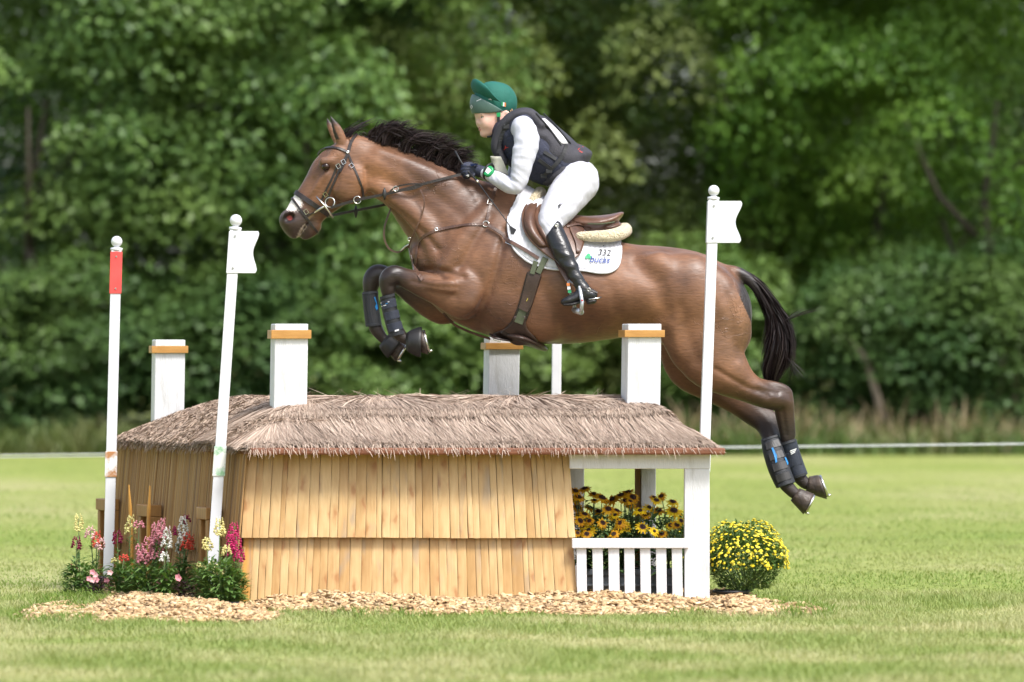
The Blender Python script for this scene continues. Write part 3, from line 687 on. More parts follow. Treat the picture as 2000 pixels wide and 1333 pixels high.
# ================================================================== FLAG POLES
def flagpole(name, base, top, Y, hw, label, flag=None, sleeve='white_plastic', low=None, lowmat='stained', ball=12):
    """base, top: pixel points; square plastic post with a ball finial"""
    t = empty(name, P(base[0], base[1], Y)); tag(t, label, 'flag pole', 'plastic flag poles')
    a, b = P(*base, Y), P(*top, Y); m = (D + Y) / F; ax = (b - a).normalized(); r_ = hw * m
    def prism(p, q, r, name_, mat, bev=.003, parent=t):
        mb = MB(); cs = []
        for c_ in (p, q):
            cs += [c_ + Vector((-r * .9, -r, 0)), c_ + Vector((r, -r * .9, 0)), c_ + Vector((r * .9, r, 0)), c_ + Vector((-r, r * .9, 0))]
        mb.hexa(cs); return mb.build(name_, M[mat], parent, bevel=bev)
    lnm = (b - a).length
    at = lambda py: a + (b - a) * ((base[1] - py) / (base[1] - top[1]))
    prism(a - ax * .02, b, r_, 'post', 'white_plastic')
    mb = MB(); mb.lathe(b, [(r_ * 1.12, 0), (r_ * 1.12, .014), (r_ * .5, .018), (r_ * .5, .024)], 16, ax=ax); mb.build('cap', M['white_plastic'], t, True)
    bc = b + ax * (.022 + ball * m * .85); mb = MB(); rb = ball * m
    mb.lathe(bc, [(max(1e-4, rb * math.sin(math.pi * k / 12)), -rb * math.cos(math.pi * k / 12)) for k in range(13)], 20, ax=ax); mb.build('ball', M['white_plastic'], t, True)
    if sleeve:
        s0, s1 = at(top[1] + 84), at(top[1] + 2)
        sl = prism(s0, s1, r_ * 1.16, 'sleeve', sleeve, .002)
        for s in (.12, .88):
            c_ = s0 + (s1 - s0) * s + Vector((r_ * .1, -r_ * 1.16 - .001, 0)); mb = MB(); mb.lathe(c_, [(.0055, 0), (.0045, .002)], 10, ax=(0, -1, 0)); mb.build('screw', M['screw'], sl)
        if flag:
            # notched plate: wavy outer edge
            w_, pts = flag * m, []
            hgt = (s1 - s0).length; nseg = 16
            for i in range(nseg + 1):
                v = i / nseg; e = w_ * (1 - .27 * math.sin(math.pi * v) ** 2.2)
                if i in (0, nseg): e = w_ * .93
                pts.append((e, v * hgt))
            mb = MB(); V = []
            for yo in (-.004, .004):
                for (e, v) in pts:
                    q_ = s0 + ax * v; V.append(q_ + Vector((r_ * 1.05, yo, 0))); V.append(q_ + Vector((r_ * 1.05 + e, yo, 0)))
            nn = len(pts) * 2; fs = []
            for i in range(nseg):
                fs.append((2 * i, 2 * i + 1, 2 * i + 3, 2 * i + 2)); fs.append((nn + 2 * i, nn + 2 * i + 2, nn + 2 * i + 3, nn + 2 * i + 1))
                fs.append((2 * i + 1, nn + 2 * i + 1, nn + 2 * i + 3, 2 * i + 3))
            fs.append((0, nn, nn + 1, 1)); fs.append((nn - 2, nn - 1, 2 * nn - 1, 2 * nn - 2)); mb.add(V, fs); mb.build('flag_plate', M['white_plastic'], t, bevel=.0015)
    if low:
        prism(at(low[1]), at(low[0]), r_ * 1.18, 'lower_sleeve', lowmat, .002)
    return t
flagpole('flag_pole', (413, 1135), (459.5, 450), .12, 11, 'white pole with a white notched flag left of the boards, in front of the reeds', 36, 'white_plastic', (872, 930), 'stained_green')
flagpole('flag_pole', (1366, 1158), (1393.5, 391), .30, 10.5, 'white pole with a white notched flag in front of the rump of the horse', 46, 'white_plastic', (886, 922), 'stained_green', 11)
flagpole('flag_pole', (211.5, 1122), (227.5, 490), 1.75, 10.5, 'white pole with a red sleeve and ball top at the far left of the jump', None, 'red_plastic', (882, 932), 'stained', 11)
flagpole('flag_pole', (1083, 1110), (1089, 497), 2.5, 9.5, 'white pole behind the belly of the horse', None, 'red_plastic', None)

# ================================================================== IMPLICIT BODIES (smooth unions on a grid, one continuous skin)
YH = 1.2                       # plane of the horse's spine
SM = (D + YH) / F              # metres per photo pixel there
def catmull(pts, k=4):
    p = np.array(pts, float); n = len(p)
    if n < 3: return p
    out = []
    for i in range(n - 1):
        p0, p1, p2, p3 = p[max(i - 1, 0)], p[i], p[i + 1], p[min(i + 2, n - 1)]
        for j in range(k):
            t = j / k
            q = 0.5 * ((2 * p1) + (-p0 + p2) * t + (2 * p0 - 5 * p1 + 4 * p2 - p3) * t * t + (-p0 + 3 * p1 - 3 * p2 + p3) * t ** 3)
            out.append(q)
    out.append(p[-1]); return np.array(out)
class Field:
    def __init__(s, lo, hi, h):
        s.lo = np.array(lo, float); s.h = h; s.n = np.ceil((np.array(hi) - s.lo) / h).astype(int) + 1
        s.f = np.full(s.n, 0.5, np.float32)
        s.ax = [np.float32(s.lo[i]) + np.float32(h) * np.arange(s.n[i], dtype=np.float32) for i in range(3)]
    def _sl(s, lo, hi):
        a = np.maximum(np.floor((lo - s.lo) / s.h).astype(int), 0); b = np.minimum(np.ceil((hi - s.lo) / s.h).astype(int) + 1, s.n)
        return tuple(slice(int(x), int(max(y, x))) for x, y in zip(a, b))
    def chain(s, pts, k=0.02, op='u', sub=4, sharp=False):
        """pts: world rows (x, y, z, r, w): w widens the section along y"""
        p = catmull(pts, sub) if not sharp else np.array(pts, float)
        p[:, 3] = np.maximum(p[:, 3], 0.0008)
        ext = p[:, 3] * np.maximum(1, p[:, 4]) + k + 3 * s.h
        sl = s._sl((p[:, :3] - ext[:, None]).min(0), (p[:, :3] + ext[:, None]).max(0))
        if any(q.stop <= q.start for q in sl): return s
        tmp = np.full([q.stop - q.start for q in sl], 9.0, np.float32)
        segs = [(p[i], p[i + 1]) for i in range(len(p) - 1)] if len(p) > 1 else [(p[0], p[0])]
        for a, b in segs:
            e = max(a[3] * max(1, a[4]), b[3] * max(1, b[4])) + k + 3 * s.h
            ls = s._sl(np.minimum(a[:3], b[:3]) - e, np.maximum(a[:3], b[:3]) + e)
            ls = tuple(slice(max(l.start, q.start), min(l.stop, q.stop)) for l, q in zip(ls, sl))
            if any(q.stop <= q.start for q in ls): continue
            X = s.ax[0][ls[0]][:, None, None] - np.float32(a[0]); Y = s.ax[1][ls[1]][None, :, None] - np.float32(a[1]); Z = s.ax[2][ls[2]][None, None, :] - np.float32(a[2])
            d = (b - a).astype(np.float32); L2 = float(d[0] ** 2 + d[1] ** 2 + d[2] ** 2)
            t = np.clip((X * d[0] + Y * d[1] + Z * d[2]) / L2, 0, 1) if L2 > 1e-12 else np.float32(0)
            r = a[3] + d[3] * t; w_ = a[4] + d[4] * t
            dd = np.sqrt((X - d[0] * t) ** 2 + ((Y - d[1] * t) / w_) ** 2 + (Z - d[2] * t) ** 2) - r
            dd = dd * np.minimum(1, w_) if not np.isscalar(w_) else dd * min(1.0, float(w_))
            ts = tuple(slice(l.start - q.start, l.stop - q.start) for l, q in zip(ls, sl))
            tmp[ts] = np.minimum(tmp[ts], dd.astype(np.float32))
        A = s.f[sl]
        if op == 'u':
            hh = np.clip(0.5 + 0.5 * (A - tmp) / k, 0, 1); s.f[sl] = A + (tmp - A) * hh - k * hh * (1 - hh)
        else:   # smooth subtraction
            B = -tmp; hh = np.clip(0.5 - 0.5 * (A - B) / k, 0, 1); s.f[sl] = A + (B - A) * hh + k * hh * (1 - hh)
        return s
    def noise(s, fn):
        s.f += fn(s.ax[0][:, None, None], s.ax[1][None, :, None], s.ax[2][None, None, :]).astype(np.float32); return s
    def mesh(s, name, smooth=2):
        f = s.f; f[0], f[-1] = .5, .5; f[:, 0], f[:, -1] = .5, .5; f[:, :, 0], f[:, :, -1] = .5, .5
        sg = f < 0
        c = [sg[i:sg.shape[0] - 1 + i, j:sg.shape[1] - 1 + j, k:sg.shape[2] - 1 + k] for i in (0, 1) for j in (0, 1) for k in (0, 1)]
        cnt = sum(x.astype(np.int8) for x in c); cell = (cnt > 0) & (cnt < 8)
        I = np.argwhere(cell); vid = np.full(cell.shape, -1, np.int32); vid[cell] = np.arange(len(I))
        acc = np.zeros((len(I), 3)); num = np.zeros(len(I))
        cs = [(i, j, k) for i in (0, 1) for j in (0, 1) for k in (0, 1)]
        val = {q: f[I[:, 0] + q[0], I[:, 1] + q[1], I[:, 2] + q[2]] for q in cs}
        for q in cs:
            for a in range(3):
                if q[a] == 0:
                    q2 = list(q); q2[a] = 1; q2 = tuple(q2); v0, v1 = val[q], val[q2]; cr = (v0 < 0) != (v1 < 0)
                    t = np.where(cr, v0 / np.where(cr, v0 - v1, 1), 0); pt = np.tile(np.array(q, float), (len(I), 1)); pt[:, a] += t
                    acc += pt * cr[:, None]; num += cr
        V = (I + acc / num[:, None]) * s.h + s.lo
        Q = []
        for a in range(3):
            b, c_ = (a + 1) % 3, (a + 2) % 3
            s0 = [slice(None)] * 3; s1 = [slice(None)] * 3; s0[a] = slice(0, -1); s1[a] = slice(1, None)
            e = sg[tuple(s0)] != sg[tuple(s1)]; J = np.argwhere(e); J = J[(J[:, b] > 0) & (J[:, c_] > 0)]
            o = []
            for db, dc in ((-1, -1), (0, -1), (0, 0), (-1, 0)):
                k_ = J.copy(); k_[:, b] += db; k_[:, c_] += dc; o.append(vid[k_[:, 0], k_[:, 1], k_[:, 2]])
            qd = np.stack(o, 1); fl = sg[J[:, 0], J[:, 1], J[:, 2]]; qd = np.where(fl[:, None], qd, qd[:, ::-1]); Q.append(qd[(qd >= 0).all(1)])
        Q = np.concatenate(Q)
        ed = np.concatenate([Q[:, [0, 1]], Q[:, [1, 2]], Q[:, [2, 3]], Q[:, [3, 0]]])
        for _ in range(smooth):
            sm = np.zeros_like(V); nn = np.zeros(len(V))
            for i in range(3): sm[:, i] = np.bincount(ed[:, 0], V[ed[:, 1], i], len(V)) + np.bincount(ed[:, 1], V[ed[:, 0], i], len(V))
            nn = np.bincount(ed[:, 0], minlength=len(V)) + np.bincount(ed[:, 1], minlength=len(V))
            V = V * .5 + .5 * sm / nn[:, None]
        s.V, s.Q = V, Q
        return mesh_np(name, V, Q, True)
def H3(rows, y0=0.0, w=1.0):
    """pixel rows (px, py, r_px[, yoff[, w]]) -> world rows at the horse plane"""
    out = []
    for q in rows:
        yo = q[3] if len(q) > 3 and q[3] is not None else y0; ww = q[4] if len(q) > 4 else w
        Y = YH + yo; m = (D + Y) / F; p = P(q[0], q[1], Y); out.append((p.x, p.y, p.z, q[2] * m, ww))
    return out
def fbox(x0, x1, y0, y1, ya, yb):
    a, b = P(x0, y1, YH), P(x1, y0, YH); return (a.x, YH + ya, a.z), (b.x, YH + yb, b.z)
def mir(rows): return [(q[0], q[1], q[2], -q[3], q[4] if len(q) > 4 else 1.0) for q in rows]

# ------------------------------------------------------------------ horse body
hf = Field(*fbox(530, 1620, 212, 995, -.36, .36), 0.0072)
tor = [(868, 500, 66, 0, 1.05), (905, 512, 98, 0, .84), (955, 520, 128, 0, .74), (1030, 532, 137, 0, .77), (1110, 560, 112, 0, 1.02), (1180, 566, 98, 0, 1.13), (1235, 568, 90, 0, 1.16), (1295, 574, 92, 0, 1.10), (1345, 590, 98, 0, 1.02), (1374, 612, 95, 0, .95)]
hf.chain(H3(tor), .03)
hf.chain(H3([(905, 410, 48, 0, .62), (960, 418, 42, 0, .55), (1010, 428, 40, 0, .5), (1060, 455, 32, 0, .8)]), .05)
neck = [(930, 452, 96, 0, .74), (870, 420, 85, 0, .68), (805, 365, 63, 0, .66), (760, 340, 55, 0, .64), (724, 328, 56, 0, .60), (700, 318, 50, 0, .62)]
hf.chain(H3(neck), .05)
head = [(692, 296, 31, 0, .92), (664, 340, 55, 0, .62), (642, 364, 48, 0, .60), (620, 388, 41, 0, .57), (601, 409, 37, 0, .57), (583, 432, 32, 0, .66), (568, 431, 23, 0, .95)]
hf.chain(H3(head), .025)
hf.chain(H3([(608, 442, 20, 0, .8), (603, 454, 12.5, 0, 1.0), (596, 461, 8.5, 0, 1.1)]), .01)
hf.chain(H3([(569, 446, 14, 0, 1.15), (574, 455, 11.5, 0, 1.2)]), .015)
for sg_ in (-1, 1):
    s_ = sg_
    hf.chain(H3([(690, 352, 37, s_ * .066, .5), (682, 366, 34, s_ * .066, .5)]), .008)             # cheek
    hf.chain(H3([(632, 316, 9, s_ * .086, .8), (646, 314, 8, s_ * .088, .7)]), .03)             # brow over the eye
    hf.chain(H3([(636, 341, 6, s_ * .078), (617, 368, 6, s_ * .062), (606, 382, 4, s_ * .054)]), .012)   # facial crest
    hf.chain(H3([(660, 300, 14, s_ * .05)]), .03)
    hf.chain(H3([(628, 326, 4.5, s_ * .106, .9), (636, 325, 6.5, s_ * .112, .9), (645, 326, 4, s_ * .108, .9)]), .006, 's')                                      # eye socket
    hf.chain(H3([(562, 421, 9, s_ * .05, .8), (568, 417, 7, s_ * .055, .8)]), .012)                 # nostril wing
    hf.chain(H3([(561, 427, 7.5, s_ * .066, 1.6), (568, 423, 7, s_ * .060, 1.6)]), .005, 's')
    hf.chain(H3([(580, 470, 2.2, s_ * .055, 8), (588, 455, 2.2, s_ * .055, 8), (596, 442, 2.0, s_ * .055, 8), (604, 432, 1.4, s_ * .06, 5)]), .005, 's')     # mouth line
    hf.chain(H3([(740, 366, 17, s_ * .085, .6), (790, 402, 20, s_ * .105, .6), (838, 448, 26, s_ * .125, .7), (862, 500, 26, s_ * .14, .7)]), .02)   # brachiocephalic
    hf.chain(H3([(740, 318, 24, s_ * .075, .5), (800, 338, 26, s_ * .09, .5), (868, 372, 30, s_ * .10, .5)]), .03)                 # upper neck
    hf.chain(H3([(950, 425, 34, s_ * .10, .6), (918, 470, 44, s_ * .165, .5), (880, 520, 34, s_ * .175, .6)]), .018)                # shoulder blade
    hf.chain(H3([(968, 480, 34, s_ * .165, .5), (944, 545, 44, s_ * .17, .55), (912, 588, 34, s_ * .16, .7)]), .014)                # triceps
    hf.chain(H3([(826, 500, 24, s_ * .075), (836, 520, 22, s_ * .09)]), .02)                                                         # pectoral
    hf.chain(H3([(1000, 600, 60, s_ * .13, .8), (1060, 612, 56, s_ * .15, .8)]), .05)
    hf.chain(H3([(1290, 520, 26, s_ * .195, .7), (1306, 540, 22, s_ * .20, .7)]), .05)                                               # point of hip
    hf.chain(H3([(1345, 560, 66, s_ * .145, .7), (1395, 600, 66, s_ * .13, .7), (1420, 650, 48, s_ * .11, .85)]), .03)               # rump
    hf.chain(H3([(1325, 620, 52, s_ * .17, .55), (1350, 680, 44, s_ * .16, .6)]), .02)                                               # thigh front
# near fore leg
hf.chain(H3([(905, 560, 46, -.185, .7), (904, 588, 37, -.185, .85), (862, 571, 29, -.185, .9), (826, 556, 25.5, -.182, .85), (800, 547, 20.5, -.175, .85), (782, 540, 18.5, -.165, .9), (768, 538, 19.5, -.165, .9), (759, 547, 19, -.165, .9), (757.5, 562, 15.5, -.158, .95), (759, 578, 12.5, -.15, .9), (764, 605, 11, -.14, .85), (771, 630, 11.5, -.13, .85), (778, 650, 13.5, -.12, .9), (790, 662, 10.5, -.12, .95), (800, 666, 10, -.12, 1)]), .010)
hf.chain(H3([(880, 560, 14, -.265, .6), (840, 556, 10, -.245, .6), (800, 549, 6, -.185, .6)]), .012)     # extensor
# far fore leg
hf.chain(H3([(885, 560, 44, .14, .7), (870, 598, 36, .14, .85), (842, 592, 31, .14, .9), (812, 574, 26, .14, .85), (785, 557, 21, .14, .85), (756, 541, 19, .14, .9), (738, 536, 19.5, .14, .9), (728, 546, 19, .14, .9), (724, 562, 15.5, .138, .95), (724, 580, 12.5, .135, .9), (727, 605, 11, .13, .85), (731, 626, 11.5, .125, .85), (734, 641, 13.5, .12, .9), (746, 659, 10.5, .12, .95), (757, 668, 10, .12, 1)]), .016)
# near hind leg
hf.chain(H3([(1376, 636, 84, -.13, .52), (1388, 692, 66, -.145, .58), (1418, 726, 47, -.14, .66), (1450, 751, 32, -.125, .75), (1486, 770, 25.5, -.11, .8), (1512, 779, 23, -.09, .8), (1529, 786, 19.5, -.075, .8), (1531, 808, 17.5, -.06, .8), (1535, 838, 14.5, -.04, .85), (1540, 868, 13, -.02, .85), (1549, 900, 12.5, .0, .85), (1559, 928, 13.5, .01, .9), (1571, 943, 12, .015, .95), (1582, 948, 11, .015, 1)]), .02)
hf.chain(H3([(1490, 752, 11, -.105, .8), (1520, 757, 10.5, -.09, .8), (1537, 766, 10, -.078, .9), (1541, 782, 9, -.07, .9), (1544, 810, 8, -.06, .8), (1548, 850, 7, -.035, .8)]), .012)    # achilles, point of hock
# far hind leg
hf.chain(H3([(1352, 660, 70, .12, .55), (1352, 712, 52, .14, .62), (1386, 748, 36, .13, .7), (1432, 777, 29, .115, .78), (1470, 806, 25, .09, .8), (1494, 828, 21, .06, .8), (1503, 852, 16.5, .02, .85), (1508, 880, 13.5, -.03, .85), (1520, 915, 13, -.065, .85), (1532, 942, 14, -.08, .9), (1547, 960, 12, -.085, .95), (1558, 968, 11, -.085, 1)]), .02)
hf.chain(H3([(1462, 788, 9, .095, .8), (1500, 806, 9, .07, .8), (1514, 822, 10, .055, .9), (1517, 850, 8, .03, .8)]), .012)
# ears
for rows in ([(667, 276, 11, -.052, .8), (661, 259, 10.5, -.06, .62), (654, 244, 7.5, -.064, .6), (647.5, 231, 3.4, -.066, .7), (644, 225, 1.2, -.066, 1)],
             [(661, 276, 10, .052, .8), (651, 259, 8.5, .06, .62), (643.5, 244, 6, .064, .6), (639, 233, 2.6, .066, .7), (637, 228, 1.0, .066, 1)]):
    hf.chain(H3(rows), .012)
hf.chain(H3([(654, 268, 4, -.083, .9), (650, 254, 4.2, -.083, .8), (646.5, 242, 2.5, -.082, .8)]), .006, 's')
# dock of the tail
hf.chain(H3([(1412, 533, 16, 0, 1), (1440, 533, 12, 0, 1), (1468, 551, 11, 0, .9), (1490, 582, 10, 0, .9), (1505, 615, 8, 0, .9), (1513, 640, 4, 0, .9)]), .02)
horse_me = hf.mesh('body', 3)
HV, HQ = hf.V.copy(), hf.Q.copy()
def seg_dist(px, py, pl):
    d = np.full(len(px), 1e9)
    for (x0, y0), (x1, y1) in zip(pl[:-1], pl[1:]):
        dx, dy = x1 - x0, y1 - y0; t = np.clip(((px - x0) * dx + (py - y0) * dy) / (dx * dx + dy * dy), 0, 1)
        d = np.minimum(d, np.hypot(px - x0 - t * dx, py - y0 - t * dy))
    return d
_n = np.empty(len(HV) * 3, np.float32); horse_me.vertices.foreach_get('normal', _n); HN = _n.reshape(-1, 3)
_d = D + HV[:, 1]; _px = HV[:, 0] / _d * F + CX; _py = CY - (HV[:, 2] - H) / _d * F; _wt = np.clip(np.abs(HN[:, 1]) * 1.6, 0, 1)
_dp = np.zeros(len(HV))
for pl, A, wv in (   # muscle grooves (-) and ridges (+), drawn in side view on both flanks
    ([(988, 450), (972, 515), (955, 572), (932, 612), (905, 632)], -.017, 9), ([(965, 500), (945, 560), (922, 596)], .010, 20),
    ([(938, 392), (897, 440), (862, 488), (850, 520)], -.011, 11), ([(958, 420), (928, 470), (897, 525)], -.009, 8), ([(918, 440), (885, 490), (868, 520)], .006, 14),
    ([(742, 396), (790, 424), (830, 458), (852, 486)], -.011, 8), ([(728, 300), (790, 332), (850, 380), (900, 420)], -.006, 12),
    ([(1236, 515), (1284, 556), (1300, 610), (1297, 655)], -.014, 17), ([(1262, 500), (1300, 520)], .008, 16), ([(1398, 535), (1426, 595), (1432, 655), (1440, 700)], -.008, 10),
    ([(1398, 722), (1455, 755), (1500, 773)], -.007, 6), ([(1330, 600), (1345, 660), (1362, 705)], -.006, 12), ([(1310, 640), (1325, 690)], .006, 12),
    ([(714, 330), (716, 362), (703, 388), (672, 404)], -.008, 4.5), ([(612, 352), (602, 384)], -.005, 7), ([(650, 330), (660, 345), (655, 365)], -.004, 6),
    ([(892, 562), (850, 561), (806, 550)], -.005, 5), ([(824, 528), (868, 530), (905, 541)], -.012, 6), ([(764, 560), (776, 556)], -.006, 5), ([(752, 545), (764, 535)], .004, 6),
    ([(1480, 760), (1520, 768)], -.006, 5), ([(1528, 800), (1536, 850)], -.005, 5), ([(1060, 560), (1100, 640)], -.004, 12), ([(1130, 560), (1160, 640)], -.004, 12), ([(1190, 560), (1215, 630)], -.004, 12)):
    _dp += A * np.exp(-(seg_dist(_px, _py, pl) / wv) ** 2)
HV = HV + HN * (_dp * _wt)[:, None]
horse_me.vertices.foreach_set('co', HV.astype(np.float32).ravel()); horse_me.update()
horse_bvh = BVHTree.FromPolygons([tuple(v) for v in HV], [tuple(int(i) for i in q) for q in HQ])
# coat colours per vertex (black points, dark muzzle, white snip)
dY = D + HV[:, 1]; vpx = HV[:, 0] / dY * F + CX; vpy = CY - (HV[:, 2] - H) / dY * F; vy = HV[:, 1] - YH
ss = lambda a, b, x: (lambda t: t * t * (3 - 2 * t))(np.clip((x - a) / (b - a), 0, 1))
base = np.tile(np.array((0.165, 0.079, 0.041)), (len(HV), 1))
def paint(c, k): 
    global base
    base = base * (1 - k[:, None]) + np.array(c) * k[:, None]
paint((0.20, 0.095, 0.044), ss(70, 10, np.abs(vpx - 1300) * .35 + np.abs(vpy - 640) * .6) * .8)          # tan flank
paint((0.20, 0.105, 0.056), ss(90, 20, np.hypot((vpx - 1430) * 1.2, (vpy - 640) * .8)) * .7)            # pale buttock
paint((0.23, 0.105, 0.045), ss(60, 10, np.hypot(vpx - 735, (vpy - 350) * .7)) * .8)                     # throat
paint((0.095, 0.048, 0.030), ss(80, 15, np.hypot((vpx - 870) * .5, vpy - 345 - (vpx - 870) * .45)) * .75)  # dark crest
paint((0.105, 0.055, 0.033), ss(0.8, 1.0, 1 - np.abs(vpy - 490 - (vpx - 1300) ** 2 * .0009) / 60) * .5 * (vpx > 1150))  # dark topline
paint((0.10, 0.040, 0.020), ss(55, 10, np.hypot((vpx - 1120) * .45, (vpy - 612) * 1.0)) * .8)             # darker brown patch behind the girth
paint((0.085, 0.036, 0.020), ss(55, 10, np.hypot((vpx - 970) * .6, (vpy - 615) * 1.0)) * .8)
paint((0.075, 0.038, 0.022), ss(120, 40, np.hypot((vpx - 790), (vpy - 545) * 1.1)) * (vpy > 505) * ss(862, 800, vpx))    # fore legs
paint((0.022, 0.014, 0.011), ss(810, 768, vpx) * ss(503, 518, vpy)); paint((0.022, 0.014, 0.011), (vpx < 840) * ss(636, 642, vpy) * (vpx < 820) * 1.0)
paint((0.10, 0.050, 0.028), ss(735, 790, vpy) * (vpx > 1290))
leg = ss(1455, 1530, vpx + (vpy - 740) * .55) * ss(725, 760, vpy)
paint((0.065, 0.034, 0.021), np.clip(leg * 1.3, 0, 1)); paint((0.020, 0.013, 0.011), ss(785, 850, vpy) * (vpx > 1430) * np.clip(leg * 2, 0, 1))
mz = np.hypot(vpx - 570, (vpy - 445) * .9); paint((0.050, 0.030, 0.024), ss(62, 30, mz))
paint((0.10, 0.05, 0.03), ss(30, 12, np.hypot((vpx - 640) * .9, vpy - 328)) * .55)                        # round the eye
paint((0.10, 0.050, 0.03), ss(26, 6, np.abs((vpx - 605) * .8 + (vpy - 345) * .58)) * (vpy < 400) * (vpx < 640) * .6)   # dark front of the face
paint((0.02, 0.012, 0.01), ss(250, 236, vpy) * (vpx < 690)); paint((0.015, 0.010, 0.009), (vy < -.02) * (vpy < 272) * (vpx < 690) * ss(1.5, -1.5, (vpx - 667) - (vpy - 276) * .451 + 2)); paint((0.015, 0.01, 0.01), ss(6, 3, np.hypot((vpx - 650) * 1.0, (vpy - 256) * .35)) * (vy < -.068))
snip = np.abs((vpx - 571) * .82 + (vpy - 394) * .57) / 19 + ((vpx - 571) * -.57 + (vpy - 394) * .82) ** 2 / 380
paint((0.78, 0.74, 0.72), ss(1.25, .9, snip + .22 * np.sin(vpx * 1.1) * np.sin(vpy * .9)))
paint((0.020, 0.012, 0.011), ss(14, 10, np.hypot((vpx - 564.5), (vpy - 425) * 1.1))); paint((0.32, 0.06, 0.055), ss(6.0, 4, np.hypot(vpx - 566, (vpy - 426) * 1.1)))            # inside of the nostril
paint((0.55, 0.47, 0.38), ss(4.5, 1.5, seg_dist(vpx, vpy, [(579, 470), (586, 456), (595, 442)]) + 1.5 * np.sin(vpx * .9) * np.sin(vpy * .7)) * .85); paint((0.30, 0.22, 0.10), ss(3, 1, seg_dist(vpx, vpy, [(600, 430), (612, 418), (622, 408)])) * .5)                        # froth on the lips
paint((0.018, 0.012, 0.012), ss(1432, 1450, vpx) * ss(735, 640, vpy) * (vpx > vpy * 0.0 + 1436 + np.maximum(0, vpy - 560) * .45))   # dock
at_ = horse_me.color_attributes.new('coat', 'FLOAT_COLOR', 'POINT')
at_.data.foreach_set('color', np.concatenate([base, np.ones((len(base), 1))], 1).astype(np.float32).ravel())
def coat_mat():
    m, b, L = new_mat('bay_coat'); at = mnode(m, 'ShaderNodeAttribute', attribute_name='coat'); g = mnode(m, 'ShaderNodeNewGeometry')
    n1 = mnode(m, 'ShaderNodeTexNoise', Scale=5.0, Detail=5); L.new(g.outputs['Position'], n1.inputs['Vector'])
    r1 = ramp(m, [(0.3, (0.62, 0.58, 0.55)), (0.7, (1.3, 1.24, 1.18))]); L.new(n1.outputs[0], r1.inputs[0])
    mp = mnode(m, 'ShaderNodeMapping'); mp.inputs['Scale'].default_value = (0.35, 1, 1.6); mp.inputs['Rotation'].default_value = (0, 0.5, 0); L.new(g.outputs['Position'], mp.inputs['Vector'])
    n2 = mnode(m, 'ShaderNodeTexNoise', Scale=70.0, Detail=3); L.new(mp.outputs[0], n2.inputs['Vector'])
    r2 = ramp(m, [(0.3, 0.82), (0.7, 1.13)]); L.new(n2.outputs[0], r2.inputs[0])
    col = mix(m, mix(m, at.outputs['Color'], r1.outputs[0], 1.0, 'MULTIPLY'), r2.outputs[0], 1.0, 'MULTIPLY')
    L.new(col, b.inputs['Base Color'])
    r3 = ramp(m, [(0.35, 0.40), (0.65, 0.60)]); L.new(n1.outputs[0], r3.inputs[0]); L.new(r3.outputs[0], b.inputs['Roughness'])
    b.inputs['Specular IOR Level'].default_value = 0.48; b.inputs['Sheen Weight'].default_value = 0.08; b.inputs['Sheen Roughness'].default_value = 0.4
    # veins: thin raised contour lines of a noise, only here and there; folds of skin
    nv = mnode(m, 'ShaderNodeTexNoise', Scale=11.0, Detail=3, Distortion=0.8); L.new(g.outputs['Position'], nv.inputs['Vector'])
    ab = math_(m, 'ABSOLUTE', math_(m, 'SUBTRACT', nv.outputs[0], 0.5)); rv = ramp(m, [(0.0, 1.0), (0.015, 0.0)]); L.new(ab, rv.inputs[0])
    nm = mnode(m, 'ShaderNodeTexNoise', Scale=4.0, Detail=1); L.new(g.outputs['Position'], nm.inputs['Vector']); rm = ramp(m, [(0.54, 0.0), (0.66, 1.0)]); L.new(nm.outputs[0], rm.inputs[0])
    hgt = math_(m, 'ADD', math_(m, 'MULTIPLY', rv.outputs[0], math_(m, 'MULTIPLY', rm.outputs[0], 0.55)), math_(m, 'ADD', math_(m, 'MULTIPLY', n2.outputs[0], 0.35), math_(m, 'MULTIPLY', n1.outputs[0], 0.8)))
    bp = mnode(m, 'ShaderNodeBump', Strength=0.55, Distance=0.008); L.new(hgt, bp.inputs['Height']); L.new(bp.outputs[0], b.inputs['Normal'])
    return m
M['coat'] = coat_mat()
M['hair'] = island_mat('black_hair', [(0.010, 0.007, 0.007), (0.022, 0.014, 0.013), (0.014, 0.009, 0.009), (0.032, 0.021, 0.020)], 0.42)
M['hair_mane'] = island_mat('dark_brown_hair', [(0.012, 0.008, 0.008), (0.030, 0.019, 0.018), (0.018, 0.011, 0.011), (0.050, 0.034, 0.032)], 0.45)
M['hoof'] = pmat('hoof_horn', (0.085, 0.06, 0.045), (0.03, 0.022, 0.018), 26, 0.5, .4, 60)
M['eye'] = pmat('dark_eye', (0.03, 0.012, 0.006), (0.012, 0.006, 0.004), 40, 0.16, spec=.4)
horse = empty('horse', P(1060, 1185, YH)); horse.location.z = 0
tag(horse, 'brown horse with black legs and mane leaping left over the thatched jump', 'horse')
link('body', horse_me, M['coat'], horse)
for s_ in (-1, 1):
    mb = MB(); c = P(636.5, 326, YH + s_ * .090); rb = 8.2 * SM
    mb.lathe(c, [(max(1e-4, rb * math.sin(math.pi * k / 10)), -rb * math.cos(math.pi * k / 10)) for k in range(11)], 16, ax=(0, 1, 0)); mb.build('eye', M['eye'], horse, True)
